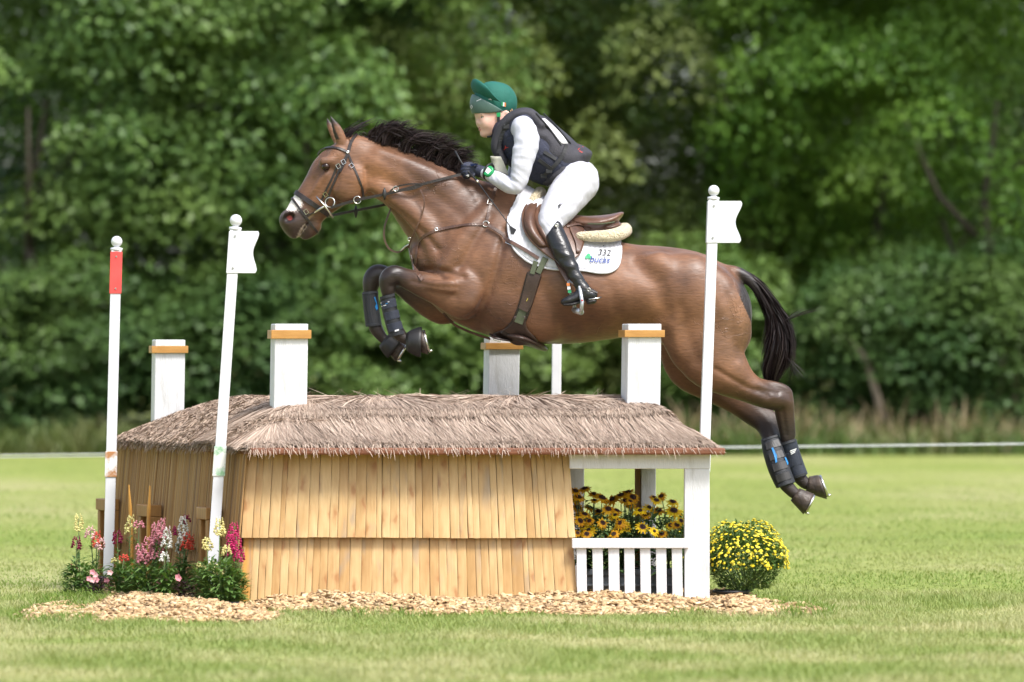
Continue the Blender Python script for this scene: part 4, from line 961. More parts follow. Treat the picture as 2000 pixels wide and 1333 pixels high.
def hoof(c0, c1, r0, r1, yo, nrm, shoe=True, stud=True):
    """c0 coronet, c1 centre of the sole (pixels); nrm: direction the sole faces, in pixels"""
    a, b = P(*c0, YH + yo), P(*c1, YH + yo); nv = Vector((nrm[0], 0, -nrm[1])).normalized(); u = Vector((0, 1, 0)); v = nv.cross(u)
    ax0 = (b - a).normalized(); v0 = ax0.cross(u)
    n = 20; V = []; Fs = []; m = SM; NR = 7
    for i in range(NR):
        t = i / (NR - 1); c = a.lerp(b, t); rr = (r0 + (r1 - r0) * t) * m; vv = v0.lerp(v, t).normalized()
        for k in range(n):
            an = 2 * math.pi * k / n; V.append(c + u * math.cos(an) * rr * .92 + vv * math.sin(an) * rr)
    for i in range(NR - 1):
        for k in range(n): Fs.append((i * n + k, i * n + (k + 1) % n, (i + 1) * n + (k + 1) % n, (i + 1) * n + k))
    Fs.append(tuple(range(n))[::-1]); Fs.append(tuple((NR - 1) * n + k for k in range(n)))
    mb = MB(); mb.add(V, Fs); ho = mb.build('hoof', M['hoof'], horse, True)
    mb = MB(); sh = []
    for k in range(15):
        an = math.pi * (-.32 + 1.64 * k / 14); sh.append(b + nv * .006 + u * math.cos(an) * r1 * m * .8 + v * math.sin(an) * r1 * m * .88)
    mb.tube(sh, .0075, 6); mb.build('shoe', M['metal'], ho, True)
    for k in (0, 14):
        mb = MB(); mb.lathe(sh[k], [(.008, 0), (.006, .014), (.002, .02)], 8, ax=nv); mb.build('stud', M['metal'], ho, True)
hoof((797, 667), (831, 669), 13, 25, -.12, (.97, -.24)); hoof((757, 669), (782, 690), 13, 19, .12, (.86, .5))
hoof((1577, 946), (1607, 952), 15, 25, .015, (.94, -.33)); hoof((1553, 966), (1579, 985), 15, 22.5, -.085, (.85, .42))
def ribbons(name, paths, wd, mat, parent, taper=(1, 1, .85, .15)):
    """paths: (n, k, 3) polylines -> flat strands"""
    paths = np.asarray(paths, np.float32); n, k, _ = paths.shape
    tg = np.gradient(paths, axis=1); rnd = RNG.normal(0, 1, (n, 1, 3)); rnd[..., 1] *= .5
    sd_ = np.cross(tg, rnd); sd_ /= np.linalg.norm(sd_, axis=2, keepdims=True) + 1e-9
    tp = np.interp(np.linspace(0, 1, k), np.linspace(0, 1, len(taper)), taper)
    off = sd_ * (np.asarray(wd)[:, None, None] * .5) * tp[None, :, None]
    v = np.stack([paths - off, paths + off], 2).reshape(-1, 3)
    i = (np.arange(n) * 2 * k)[:, None, None] + (np.arange(k - 1) * 2)[None, :, None]
    f = np.concatenate([i, i + 1, i + 3, i + 2], 2).reshape(-1, 4)
    o = link(name, mesh_np(name, v, f), mat, parent); o['kind'] = 'stuff'; return o
def to_world(px, py, yo):
    d = D + YH + yo; return np.stack([(px - CX) / F * d, YH + yo + 0 * px, H - (py - CY) / F * d], -1)
# mane: locks blown up and back from the crest
crest = np.array([(700, 263), (719, 271), (760, 284), (796, 297), (832, 311), (868, 328), (893, 340), (903, 346)], float)
def mane():
    paths = []; wd = []
    cl = np.r_[0, np.cumsum(np.hypot(*np.diff(crest, axis=0).T))]; cl /= cl[-1]
    for lk in range(150):
        t = RNG.uniform(.08, 1.0); x = np.interp(t, cl, crest[:, 0]); y = np.interp(t, cl, crest[:, 1])
        amp = np.interp(t, [0, .1, .16, .22, .4, .7, .9, 1], [.3, .6, 1.05, 1.0, .92, 1.05, .9, .6]) * RNG.uniform(.7, 1.1)
        sweep = np.interp(t, [0, .2, .5, .9, 1], [34, 40, 52, 40, 24]) * RNG.uniform(.55, 1.45)
        yo = RNG.normal(-.01, .022); fall = RNG.uniform(0, 1) ** 2
        curl = RNG.uniform(-7, 7)
        for s in range(30):
            j = RNG.normal(0, 1.7); ln = RNG.uniform(.65, 1.1); k = np.linspace(0, 1, 7)
            px = x + RNG.normal(0, 3) + sweep * ln * k ** 1.25 + curl * np.sin(k * 3.1) + j * k
            py = y + 2 + RNG.normal(0, 1.5) - 46 * amp * ln * (np.sin(k * 1.75) * (1 - fall * .55 * k ** 2)) + RNG.normal(0, 1.3) * k ** 2 + curl * .5 * np.sin(k * 5)
            oy = yo + RNG.normal(0, .006) - .02 * k * fall + RNG.normal(0, .012) * k
            paths.append(to_world(px, py, oy)); wd.append(RNG.uniform(.0018, .0036))
    for s in range(260):   # root cover lying on the crest, hiding the skin line
        t = RNG.uniform(0, 1); x = np.interp(t, cl, crest[:, 0]); y = np.interp(t, cl, crest[:, 1]); k = np.linspace(0, 1, 7); L_ = RNG.uniform(14, 34)
        paths.append(to_world(x + L_ * k, y - 1 + RNG.normal(0, 2.5) + (L_ * .42) * k - 6 * np.sin(k * 3.1) * RNG.uniform(.2, 1.4), RNG.normal(-.012, .018) + 0 * k)); wd.append(RNG.uniform(.003, .006))
    for s in range(150):   # forelock, swept back between the ears
        k = np.linspace(0, 1, 7); lk = RNG.integers(0, 4); x0, y0 = 668 + RNG.uniform(-6, 18), 268 + RNG.normal(0, 2)
        ex, ey = [(42, -22), (62, -42), (20, -20), (12, 30)][lk]; L_ = RNG.uniform(.5, 1.0)
        paths.append(to_world(x0 + ex * k * L_, y0 + ey * (k ** .8) * L_ - 5 * np.sin(k * 3.1) + RNG.normal(0, 2) * k, RNG.normal(-.01, .02) + (-.03 * k if lk == 3 else 0 * k))); wd.append(RNG.uniform(.002, .0042))
    return ribbons('mane', paths, wd, M['hair_mane'], horse)
mane()
tailp = catmull([(1428, 527, 10), (1446, 531, 12), (1474, 552, 16), (1495, 582, 20), (1513, 615, 24), (1522, 645, 33), (1522, 675, 38), (1516, 702, 34), (1508, 728, 25), (1506, 750, 13)], 6)
def tail():
    paths = []; wd = []; S = np.linspace(0, 1, len(tailp)); fx = lambda t, i: np.interp(t, S, tailp[:, i])
    for s in range(2300):
        t0 = RNG.uniform(0, .62) ** 1.1; t1 = min(1.0, t0 + RNG.uniform(.25, .75)); k = np.linspace(0, 1, 10); t = t0 + (t1 - t0) * k
        a = RNG.uniform(0, 2 * np.pi); rr = np.sqrt(RNG.uniform(.05, 1)); ca, sa = np.cos(a) * rr, np.sin(a) * rr
        gx, gy = np.gradient(fx(t, 0)), np.gradient(fx(t, 1)); gl = np.hypot(gx, gy) + 1e-6; nx, ny = -gy / gl, gx / gl
        rad = fx(t, 2) * (.35 + .65 * k) * (1 if t0 < .3 else .95)
        wv = RNG.normal(0, 2.0) * np.sin(k * 4 + RNG.uniform(0, 6))
        paths.append(to_world(fx(t, 0) + nx * ca * rad + wv * .6, fx(t, 1) + ny * ca * rad, sa * rad * SM * .8 + 0 * k)); wd.append(RNG.uniform(.003, .0065))
    for s in range(150):   # loose wisps streaming back
        k = np.linspace(0, 1, 10); q = RNG.integers(0, 3)
        if q == 0: px, py = 1528 + 78 * k * RNG.uniform(.5, 1), 622 - 18 * np.sin(k * 1.4) + 8 * (1 - k) + RNG.normal(0, 3) * k
        elif q == 1: px, py = 1540 + 8 * np.sin(k * 3) + RNG.normal(0, 5), 650 + 110 * k * RNG.uniform(.6, 1)
        else: px, py = 1530 + 50 * k * RNG.uniform(.4, 1), 690 + 45 * k + RNG.normal(0, 6) * k
        paths.append(to_world(px + 0 * k, py + 0 * k, RNG.normal(0, .03) + 0 * k)); wd.append(RNG.uniform(.0012, .0024))
    return ribbons('tail', paths, wd, M['hair'], horse)
tail()

# ================================================================== TACK
M['leather'] = pmat('dark_leather', (0.030, 0.021, 0.018), (0.015, 0.011, 0.010), 30, 0.42, .2, 120)
M['leather_brown'] = pmat('brown_leather', (0.13, 0.065, 0.040), (0.055, 0.028, 0.020), 12, 0.38, .15, 140, contrast=(.3, .72))
M['leather_dark'] = pmat('dark_brown_leather', (0.060, 0.034, 0.026), (0.030, 0.018, 0.015), 14, 0.4, .15, 140)
M['saddle'] = pmat('saddle_leather', (0.17, 0.085, 0.052), (0.075, 0.036, 0.024), 9, 0.36, .12, 160, contrast=(.3, .7))
M['girth'] = pmat('olive_elastic', (0.085, 0.10, 0.055), (0.06, 0.07, 0.04), 30, 0.8)
M['pad'] = pmat('white_quilt', (0.62, 0.62, 0.66), (0.54, 0.53, 0.55), 9, 0.85, .5, 26, bdist=.012)
M['fleece'] = pmat('sheepskin', (0.72, 0.62, 0.44), (0.52, 0.42, 0.26), 55, 0.95, 1.0, 110, bdist=.02, sheen=.3)
M['black_boot'] = pmat('black_neoprene', (0.022, 0.024, 0.030), (0.012, 0.013, 0.016), 30, 0.6, .3, 200)
M['navy_boot'] = pmat('navy_neoprene', (0.024, 0.030, 0.050), (0.014, 0.018, 0.030), 30, 0.65, .3, 200)
M['rubber'] = pmat('dirty_rubber', (0.030, 0.028, 0.027), (0.014, 0.013, 0.013), 20, 0.5)
M['print_white'] = pmat('white_print', (0.8, 0.8, 0.82), None, 9, 0.6)
M['print_blue'] = pmat('blue_print', (0.02, 0.22, 0.55), None, 9, 0.5)
M['print_navy'] = pmat('navy_print', (0.02, 0.055, 0.25), None, 9, 0.6)
M['print_black'] = pmat('black_print', (0.015, 0.015, 0.018), None, 9, 0.6)
M['print_green'] = pmat('green_print', (0.02, 0.33, 0.13), None, 9, 0.6)
M['print_orange'] = pmat('orange_print', (0.75, 0.22, 0.05), None, 9, 0.6)
M['print_red'] = pmat('red_print', (0.55, 0.04, 0.03), None, 9, 0.6)
M['print_yellow'] = pmat('yellow_print', (0.6, 0.5, 0.06), None, 9, 0.6)
def hit(px, py, bvh=None, fallback=-.1):
    d = (P(px, py, 0) - CAM).normalized(); loc, nor, _, _ = (bvh or horse_bvh).ray_cast(CAM, d)
    if loc is None: return P(px, py, YH + fallback), Vector((0, -1, 0)), False
    if nor.dot(d) > 0: nor = -nor
    return loc, nor, True
def resample(pts, step):
    p = np.array(catmull(pts, 8)); L_ = np.r_[0, np.cumsum(np.linalg.norm(np.diff(p, axis=0), axis=1))]; n = max(2, int(L_[-1] / step))
    return np.stack([np.interp(np.linspace(0, L_[-1], n), L_, p[:, i]) for i in range(p.shape[1])], -1)
def band(path, nor, wd, th, name, mat, parent, smooth=False):
    """flat strap of width wd and thickness th along world points with normals"""
    n = len(path); V = []; Fs = []; wd = [wd] * n if isinstance(wd, (int, float)) else wd
    for i in range(n):
        t = (path[min(i + 1, n - 1)] - path[max(i - 1, 0)]).normalized(); nn = nor[i]; nn = (nn - t * nn.dot(t)).normalized(); b = t.cross(nn)
        for (s_, o_) in ((-1, 0), (-.92, 1), (.92, 1), (1, 0)): V.append(path[i] + b * (s_ * wd[i] * .5) + nn * (o_ * th))
    for i in range(n - 1):
        for k in range(4): Fs.append((i * 4 + k, i * 4 + (k + 1) % 4, (i + 1) * 4 + (k + 1) % 4, (i + 1) * 4 + k))
    Fs.append((3, 2, 1, 0)); Fs.append(tuple((n - 1) * 4 + k for k in range(4)))
    mb = MB(); mb.add(V, Fs); return mb.build(name, mat, parent, smooth)
def strap(pts, wd_px, name, mat, parent, th=.004, off=.001, bvh=None, both=False, step=5, fb=-.1):
    """strap lying on the body, drawn by pixel points; wd_px may be a list along pts"""
    rows = [(p[0], p[1], w_) for p, w_ in zip(pts, wd_px if isinstance(wd_px, (list, tuple)) else [wd_px] * len(pts))]
    q = resample(rows, step); H_ = [hit(a, b, bvh, fb) for a, b, _ in q]
    last = next((h for h in H_ if h[2]), H_[0]); path = []; nor = []
    for (a, b, _), h in zip(q, H_):
        if h[2]: last = h; loc, nn = h[0], h[1]
        else: loc, nn = P(a, b, last[0].y + .006), last[1]
        path.append(loc); nor.append(nn)
    for _ in range(3):
        nor = [(nor[max(i - 1, 0)] + nor[i] * 2 + nor[min(i + 1, len(nor) - 1)]).normalized() for i in range(len(nor))]
        ys = [p.y for p in path]; path = [Vector((p.x, (ys[max(i - 1, 0)] + 2 * ys[i] + ys[min(i + 1, len(ys) - 1)]) / 4, p.z)) for i, p in enumerate(path)]
    path = [p + nn * off for p, nn in zip(path, nor)]
    wds = [r[2] * SM for r in q]
    o = band(path, nor, wds, th, name, mat, parent)
    if both:
        m2 = [Vector((p.x, 2 * YH - p.y, p.z)) for p in path]; n2 = [Vector((k.x, -k.y, k.z)) for k in nor]
        band(m2, n2, wds, th, name, mat, parent)
    return o
def air(pts, wd_px, name, mat, parent, th=.004, nor=Vector((0, -1, 0)), step=6):
    """strap hanging free: (px, py, yoff)"""
    q = resample(pts, step); path = [P(a, b, YH + c) for a, b, c in q]
    return band(path, [nor] * len(path), wd_px * SM, th, name, mat, parent)
def ring(px, py, r_px, y=None, name='ring', mat='metal', parent=None, tube=.0035, off=.006, nor=None):
    loc, nn, ok = hit(px, py)
    if y is not None: loc = P(px, py, YH + y); nn = Vector((0, -1, 0))
    if nor: nn = Vector(nor)
    nn = nn.normalized(); u = nn.orthogonal().normalized(); v = nn.cross(u); c = loc + nn * off; r = r_px * SM
    mb = MB(); pts = [c + u * r * math.cos(2 * math.pi * k / 18) + v * r * math.sin(2 * math.pi * k / 18) for k in range(19)]
    mb.tube(pts, tube, 6, cap=False); return mb.build(name, M[mat], parent, True)
def buckle(px, py, ang, parent, s=1.0, bvh=None):
    loc, nn, ok = hit(px, py, bvh); t = Vector((math.cos(ang), 0, -math.sin(ang))); t = (t - nn * t.dot(nn)).normalized(); b = nn.cross(t); c = loc + nn * .007
    w_, h_ = .011 * s, .009 * s; pts = [c + t * a * w_ + b * d * h_ for a, d in ((-1, -1), (1, -1), (1, 1), (-1, 1), (-1, -1))]
    mb = MB(); mb.tube(pts, .0022, 5); return mb.build('buckle', M['metal'], parent)
def section_loop(pa, pb, wd, name, mat, parent, th=.004, off=.0015, n=36, a0=0, a1=360):
    """strap right round a limb or the muzzle, in the plane through two pixel points and the y axis"""
    a, b = P(*pa, YH), P(*pb, YH); c = (a + b) / 2; u = (a - b).normalized(); v = Vector((0, -1, 0)); path = []; nor = []
    for i in range(n + 1):
        an = R(a0 + (a1 - a0) * i / n); d = u * math.cos(an) + v * math.sin(an)
        loc, nn, _, _ = horse_bvh.ray_cast(c + d * .6, -d)
        if loc is None: continue
        if nn.dot(d) < 0: nn = -nn
        path.append(loc + d * off); nor.append((nn + d).normalized())
    return band(path, nor, wd, th, name, mat, parent)
# ---- bridle
br = empty('bridle', P(650, 360, YH)); tag(br, 'dark leather bridle with steel bit rings on the head of the horse', 'bridle')
strap([(697, 262), (686, 278), (680, 298), (672, 318), (664, 336)], 6.5, 'headpiece', M['leather'], br, both=True)
strap([(668, 322), (656, 350), (646, 372), (638, 394)], 4.6, 'cheekpiece', M['leather'], br, both=True, off=.003)
strap([(661, 320), (649, 348), (637, 372), (628, 392)], 4.2, 'cheekpiece', M['leather'], br, both=True)
strap([(680, 300), (690, 325), (700, 348), (708, 372), (709, 388)], 4.0, 'throatlash', M['leather'], br, both=True)
section_loop((570, 371), (630, 412), .026, 'noseband', M['leather'], br, .007)
section_loop((565, 380), (617, 450), .012, 'flash_strap', M['leather'], br, .004)
strap([(622.5, 304), (625, 298), (632, 293), (645, 289.5), (660, 291), (671, 294.5), (680, 299)], 5, 'browband', M['leather'], br, .005, .003, both=True, step=3)
for x, y, a_ in ((671, 317, 1.05), (661, 325, 1.05), (598, 414, 1.0), (687, 325, .9), (636, 380, 1.0)): buckle(x, y, a_, br)
ring(679, 298, 2.0, name='rosette', parent=br, tube=.004)
ring(645, 396, 9.5, -.085, 'bit_ring', 'metal', br, .0035, nor=(-.25, -1, .1))
mb = MB(); mb.tube([P(618, 384, YH - .082), P(634, 402, YH - .092), P(651, 426, YH - .080)], [.004, .0055, .005], 7); mb.build('bit_cheek', M['metal'], br, True)
mb = MB(); mb.tube([P(612, 418, YH - .066), P(625, 408, YH - .080), P(636, 402, YH - .088)], [.005, .007, .006], 7); mb.build('mouthpiece', M['metal'], br, True)
strap([(600, 421), (616, 414), (630, 406)], 3, 'curb_strap', M['leather'], br)
# ---- reins
rn = empty('reins', P(780, 380, YH)); tag(rn, 'pair of dark reins from the bit to the gloved hands', 'reins')
YB = -.095; YHAND = -.10
air([(646, 406, YB), (698, 391, -.115), (760, 378, -.135), (830, 359, -.15), (880, 346, -.13), (912, 338, YHAND)], 5.6, 'rein', M['leather'], rn)
air([(630, 424, .075), (655, 420, .09), (698, 411, .13), (760, 398, .15), (840, 372, .15), (915, 340, .10)], 5.2, 'rein', M['leather'], rn)
air([(760, 377, -.136), (772, 366, -.142), (800, 360, -.15), (826, 361, -.152), (806, 370, -.15), (775, 374, -.142)], 3.0, 'rein_loop', M['leather'], rn)
ring(698, 391, 7, -.118, 'martingale_ring', 'metal', rn, .003, .0); ring(773, 369, 5, -.145, 'martingale_ring', 'metal', rn, .0025, .0)
for (x, y, yy_) in ((751, 379, -.14), (695, 414, .125)):
    mb = MB(); c = P(x, y, YH + yy_); mb.tube([c + Vector((0, 0, .031)), c + Vector((0, 0, .012)), c, c - Vector((0, 0, .012)), c - Vector((0, 0, .031))], [.003, .009, .0115, .009, .003], 8); mb.build('rein_stop', M['rubber'], rn, True)
# ---- breastplate and martingale
bp_ = empty('breastplate', P(900, 460, YH)); tag(bp_, 'dark leather breastplate with martingale straps across the chest of the horse', 'breastplate')
strap([(812, 524), (814, 500), (819, 474), (836, 457), (868, 447), (905, 441), (943, 438)], 5.6, 'chest_strap', M['leather_brown'], bp_, both=True, off=.003)
strap([(949, 434), (955, 412), (961, 390), (968, 369)], 6, 'wither_strap', M['leather_brown'], bp_, both=True, off=.003)
strap([(954, 443), (975, 457), (995, 473), (1025, 490), (1052, 507)], 7, 'girth_strap', M['leather_brown'], bp_, both=True, off=.02)
ring(949, 438.5, 6, name='ring', parent=bp_, tube=.0035, off=.004); ring(852, 449, 3, parent=bp_, tube=.0025); buckle(957, 396, 1.8, bp_, 1.3); buckle(996, 473, .5, bp_, 1.5)
strap([(801, 484), (804, 500), (812, 528), (826, 548)], 8, 'breast_strap', M['leather_brown'], bp_, off=.004, fb=-.05)
air([(866, 612, -.10), (885, 632, -.03), (905, 643, -.02), (930, 653, -.02), (958, 662, -.05)], 5, 'belly_strap', M['leather_brown'], bp_, nor=Vector((0, -.8, -.6)))
air([(821, 371, -.158), (829, 392, -.165), (824, 420, -.16), (811, 450, -.15), (801, 474, -.11), (798, 484, -.08)], 3.0, 'martingale_strap', M['leather_brown'], bp_)
air([(764, 407, -.02), (758, 422, -.02), (751, 445, -.02), (751, 468, -.02), (761, 487, -.02), (778, 493, -.02), (790, 486, -.03), (798, 480, -.05)], 3.6, 'martingale_strap', M['leather_brown'], bp_)
mb = MB(); mb.tube([P(783, 491, YH - .035), P(792, 482, YH - .05), P(800, 477, YH - .07)], [.005, .006, .004], 7); mb.build('snap_hook', M['metal'], bp_, True); ring(800, 468, 3.5, -.10, 'ring', 'metal', bp_, .0025)
# ---- saddle pad (wraps both flanks)
pad = empty('saddle_pad', P(1100, 450, YH)); tag(pad, 'white quilted saddle pad with the number 332 under the saddle', 'saddle pad')
bot = resample([(993, 425), (992, 445), (996, 468), (1004, 488), (1018, 503), (1037, 516), (1068, 526), (1100, 529), (1136, 530), (1168, 535), (1190, 533), (1205, 522), (1211, 500), (1212, 481)], 3.4)
nb, na = len(bot), 41; PV = []
for i, (bx, by) in enumerate(bot):
    u_ = i / (nb - 1); tx = 1021 + (1211 - 1021) * u_
    for j in range(na):
        an = -90 + 180 * j / (na - 1); f_ = abs(an) / 90.0
        x = tx + (bx - tx) * f_ ** 1.3 if f_ > 0 else tx
        cz_ = PZ(by, YH); c = Vector((PX(x, YH), YH, min(cz_, PZ(470, YH)) if f_ < 1 else cz_))
        c = Vector((PX(x, YH), YH, cz_)); d = Vector((0, math.sin(R(an)), math.cos(R(an))))
        loc, nn, _, _ = horse_bvh.ray_cast(c + d * .9, -d)
        if loc is None or (loc - c).length > .6: loc = c + d * .25
        lift = .016 + .050 * max(0, 1 - f_ * 1.4) * max(0, 1 - u_ * 2.6)
        q = .0035 * math.cos(i * .9 + j * 1.0) * math.cos(i * .9 - j * 1.0) if f_ < .96 else -.004
        PV.append(loc + d * (lift + q))
PQ = [((i + 1) * na + j, (i + 1) * na + j + 1, i * na + j + 1, i * na + j) for i in range(nb - 1) for j in range(na - 1)]
pme = mesh_np('pad_cloth', np.array(PV), np.array(PQ), True); po = link('pad_cloth', pme, M['pad'], pad)
sm_ = po.modifiers.new('thick', 'SOLIDIFY'); sm_.thickness = .012; sm_.offset = -1
pad_bvh = BVHTree.FromPolygons([tuple(v) for v in PV], PQ)
edge_pts = [PV[i * na] for i in range(nb)]; mb = MB(); mb.tube(edge_pts, .006, 6); mb.build('binding', M['pad'], pad, True)
edge_pts = [PV[i * na + na - 1] for i in range(nb)]; mb = MB(); mb.tube(edge_pts, .006, 6); mb.build('binding', M['pad'], pad, True)
def text_on(body, px, py, size_px, mat, parent, name, bvh, rot=0.0, off=.003, italic=0.0, bold=0.0, fb=-.3):
    cu = bpy.data.curves.new('t', 'FONT'); cu.body = body; cu.size = 1.0; cu.shear = italic; cu.align_x = 'CENTER'; cu.align_y = 'CENTER'; cu.offset = bold
    ob = bpy.data.objects.new('t', cu); COL.objects.link(ob); dg = bpy.context.evaluated_depsgraph_get(); dg.update()
    me = bpy.data.meshes.new_from_object(ob.evaluated_get(dg)); COL.objects.unlink(ob); bpy.data.objects.remove(ob)
    ca, sa = math.cos(rot), math.sin(rot); V = []
    for v in me.vertices:
        x, y = v.co.x * size_px, -v.co.y * size_px
        loc, nn, ok = hit(px + x * ca - y * sa, py + x * sa + y * ca, bvh, fb); V.append(loc)
    A_ = np.array(V); c_ = A_.mean(0); B_ = np.stack([np.ones(len(A_)), A_[:, 0] - c_[0], A_[:, 2] - c_[2], (A_[:, 2] - c_[2]) ** 2], 1)
    yf = B_ @ np.linalg.lstsq(B_, A_[:, 1], rcond=None)[0]      # lettering lies on a smooth sheet, free of the quilting
    V = [Vector((a_[0], y_ - off, a_[2])) for a_, y_ in zip(A_, yf)]
    fs = [tuple(p.vertices) for p in me.polygons]; bpy.data.meshes.remove(me)
    mb = MB(); mb.add(V, fs); return mb.build(name, mat, parent)
def patch(poly, mat, parent, name, bvh=None, off=.003, fb=-.2):
    V = []
    for (x, y) in poly:
        loc, nn, ok = hit(x, y, bvh, fb); V.append(loc + nn * off)
    mb = MB(); mb.add(V, [tuple(range(len(V)))]); return mb.build(name, M[mat], parent)
text_on('332', 1180, 494, 17, M['print_black'], pad, 'number', pad_bvh, .06, .008, italic=.15, bold=.004)
text_on('bucas', 1171, 507.5, 17.5, M['print_navy'], pad, 'lettering', pad_bvh, .05, .008, italic=.25, bold=.012)
for dx, dy in ((-3, -1.5), (3, -1.5), (0, -5.5)):
    patch([(1149 + dx + 3.2 * math.cos(k * .7854), 505 + dy + 3.2 * math.sin(k * .7854)) for k in range(8)], 'print_green', pad, 'clover_leaf', pad_bvh, .006)
patch([(1148.4, 506), (1150, 506), (1153, 511), (1151.5, 511.5)], 'print_green', pad, 'clover_stem', pad_bvh, .006)
for x, y in ((1178, 482), (1181, 503.5), (1197, 505)): patch([(x - 1, y - 1), (x + 1, y - 1), (x + 1, y + 1), (x - 1, y + 1)], 'print_black', pad, 'pin', pad_bvh, .006)
# ---- sheepskin half pad
fl = Field(*fbox(1030, 1245, 355, 490, -.34, .34), .007)
for s_ in (-1, 1):
    fl.chain(H3([(1132, 462, 9, s_ * .225), (1160, 462, 11, s_ * .215), (1190, 461, 12.5, s_ * .195), (1212, 456, 13.5, s_ * .14), (1220, 450, 13, 0)]), .02)
    fl.chain(H3([(1038, 392, 7, s_ * .10), (1048, 382, 9.5, s_ * .06), (1055, 377, 10.5, 0)]), .02)
fl.noise(lambda x, y, z: .0014 * np.sin(x * 170 + 3 * np.sin(z * 90)) * np.sin(z * 190) * np.sin(y * 150 + 2))
tag(link('sheepskin_pad', fl.mesh('sheepskin_pad', 1), M['fleece']), 'cream sheepskin half pad showing behind and before the saddle', 'half pad')
# ---- saddle
sad = empty('saddle', P(1120, 430, YH)); tag(sad, 'brown leather jumping saddle on the back of the horse', 'saddle')
fs_ = Field(*fbox(1030, 1235, 370, 480, -.30, .30), .0065)
fs_.chain(H3([(1056, 398, 13, 0, 1.6), (1078, 414, 13, 0, 2.8), (1108, 430, 14, 0, 3.6), (1140, 437, 15, 0, 4.0), (1172, 436, 15, 0, 4.2), (1196, 429, 11, 0, 4.8), (1211, 420, 5.5, 0, 7.5), (1217, 416.5, 2.2, 0, 12)]), .012)
fs_.chain(H3([(1110, 446, 10, 0, 4.2), (1150, 450, 10.5, 0, 4.8), (1190, 446, 10, 0, 4.8), (1208, 440, 6, 0, 6)]), .006)
fs_.chain(H3([(1050, 400, 14, 0, 3.2), (1046, 412, 14, 0, 4.6)]), .02)
link('seat', fs_.mesh('seat', 2), M['saddle'], sad)
def drape(rows, name, mat, parent, off=.02, th=.008, n=16, both=True, bvh=None, sub=10, pillow=0.0):
    """sheet on the flank: rows (py, px_left, px_right) top to bottom"""
    q = resample([(r[0], r[1], r[2]) for r in rows], 5); V = []; m_ = len(q); last = None
    for i, (py, xl, xr) in enumerate(q):
        for j in range(n + 1):
            x = xl + (xr - xl) * j / n; loc, nn, ok = hit(x, py, bvh)
            if ok: last = loc.y
            else: loc = P(x, py, (last if last is not None else YH - .15)); nn = Vector((0, -1, 0))
            e = pillow * math.sin(math.pi * j / n) * math.sin(math.pi * (i + .3) / (m_ + .3))
            V.append([loc, nn, off + e])
    Y_ = np.array([v[0].y for v in V]).reshape(m_, n + 1)
    for _ in range(3):
        Y_[1:-1] = (Y_[:-2] + 2 * Y_[1:-1] + Y_[2:]) / 4; Y_[:, 1:-1] = (Y_[:, :-2] + 2 * Y_[:, 1:-1] + Y_[:, 2:]) / 4
    W = []
    for k, (loc, nn, o_) in enumerate(V):
        y = Y_.flat[k]; p = P(loc.x / (D + loc.y) * F + CX, CY - (loc.z - H) / (D + loc.y) * F, y - o_); W.append(p)
    Q = [(i * (n + 1) + j, i * (n + 1) + j + 1, (i + 1) * (n + 1) + j + 1, (i + 1) * (n + 1) + j) for i in range(m_ - 1) for j in range(n)]
    res = []
    for s_ in ((1, -1) if both else (1,)):
        A = np.array([(p.x, p.y if s_ > 0 else 2 * YH - p.y, p.z) for p in W]); o = link(name, mesh_np(name, A, np.array(Q)[:, ::(-1 if s_ > 0 else 1)], True), mat, parent)
        md = o.modifiers.new('thick', 'SOLIDIFY'); md.thickness = th; md.offset = 0; res.append(o)
    return W, Q
fW, fQ = drape([(392, 1040, 1075), (400, 1028, 1092), (412, 1021, 1112), (425, 1019, 1128), (440, 1020, 1138), (455, 1025, 1141), (470, 1035, 1141), (485, 1050, 1138), (498, 1066, 1132), (508, 1082, 1118), (512, 1092, 1106)], 'flap', M['saddle'], sad, .042, .010)
drape([(396, 1036, 1052), (410, 1027, 1046), (425, 1024, 1044), (440, 1025, 1046), (455, 1031, 1052), (470, 1042, 1062), (482, 1054, 1070)], 'knee_roll', M['leather_brown'], sad, .048, .012, 8, pillow=.03)
drape([(398, 1054, 1068), (415, 1046, 1062), (435, 1045, 1062), (455, 1053, 1070), (475, 1066, 1082), (490, 1078, 1090)], 'knee_roll', M['saddle'], sad, .050, .010, 8, pillow=.03)
drape([(434, 1112, 1140), (446, 1112, 1141), (460, 1118, 1140), (476, 1124, 1138), (494, 1126, 1132)], 'skirt', M['leather_brown'], sad, .056, .006, 8)
sad_bvh = BVHTree.FromPolygons([tuple(v) for v in fW], fQ)
strap([(1105, 447), (1125, 442), (1140, 446), (1152, 452)], 4, 'billet', M['leather_brown'], sad, off=.012, bvh=sad_bvh)
strap([(1148, 437), (1175, 437), (1200, 433)], 2.5, 'piping', M['girth'], sad, bvh=BVHTree.FromPolygons([tuple(v) for v in fs_.V], [tuple(int(k) for k in q) for q in fs_.Q]), off=.002)
patch([(1130, 480), (1133, 479), (1131, 493), (1128, 494)], 'print_yellow', sad, 'badge', sad_bvh, .01)
LEGY = -.375
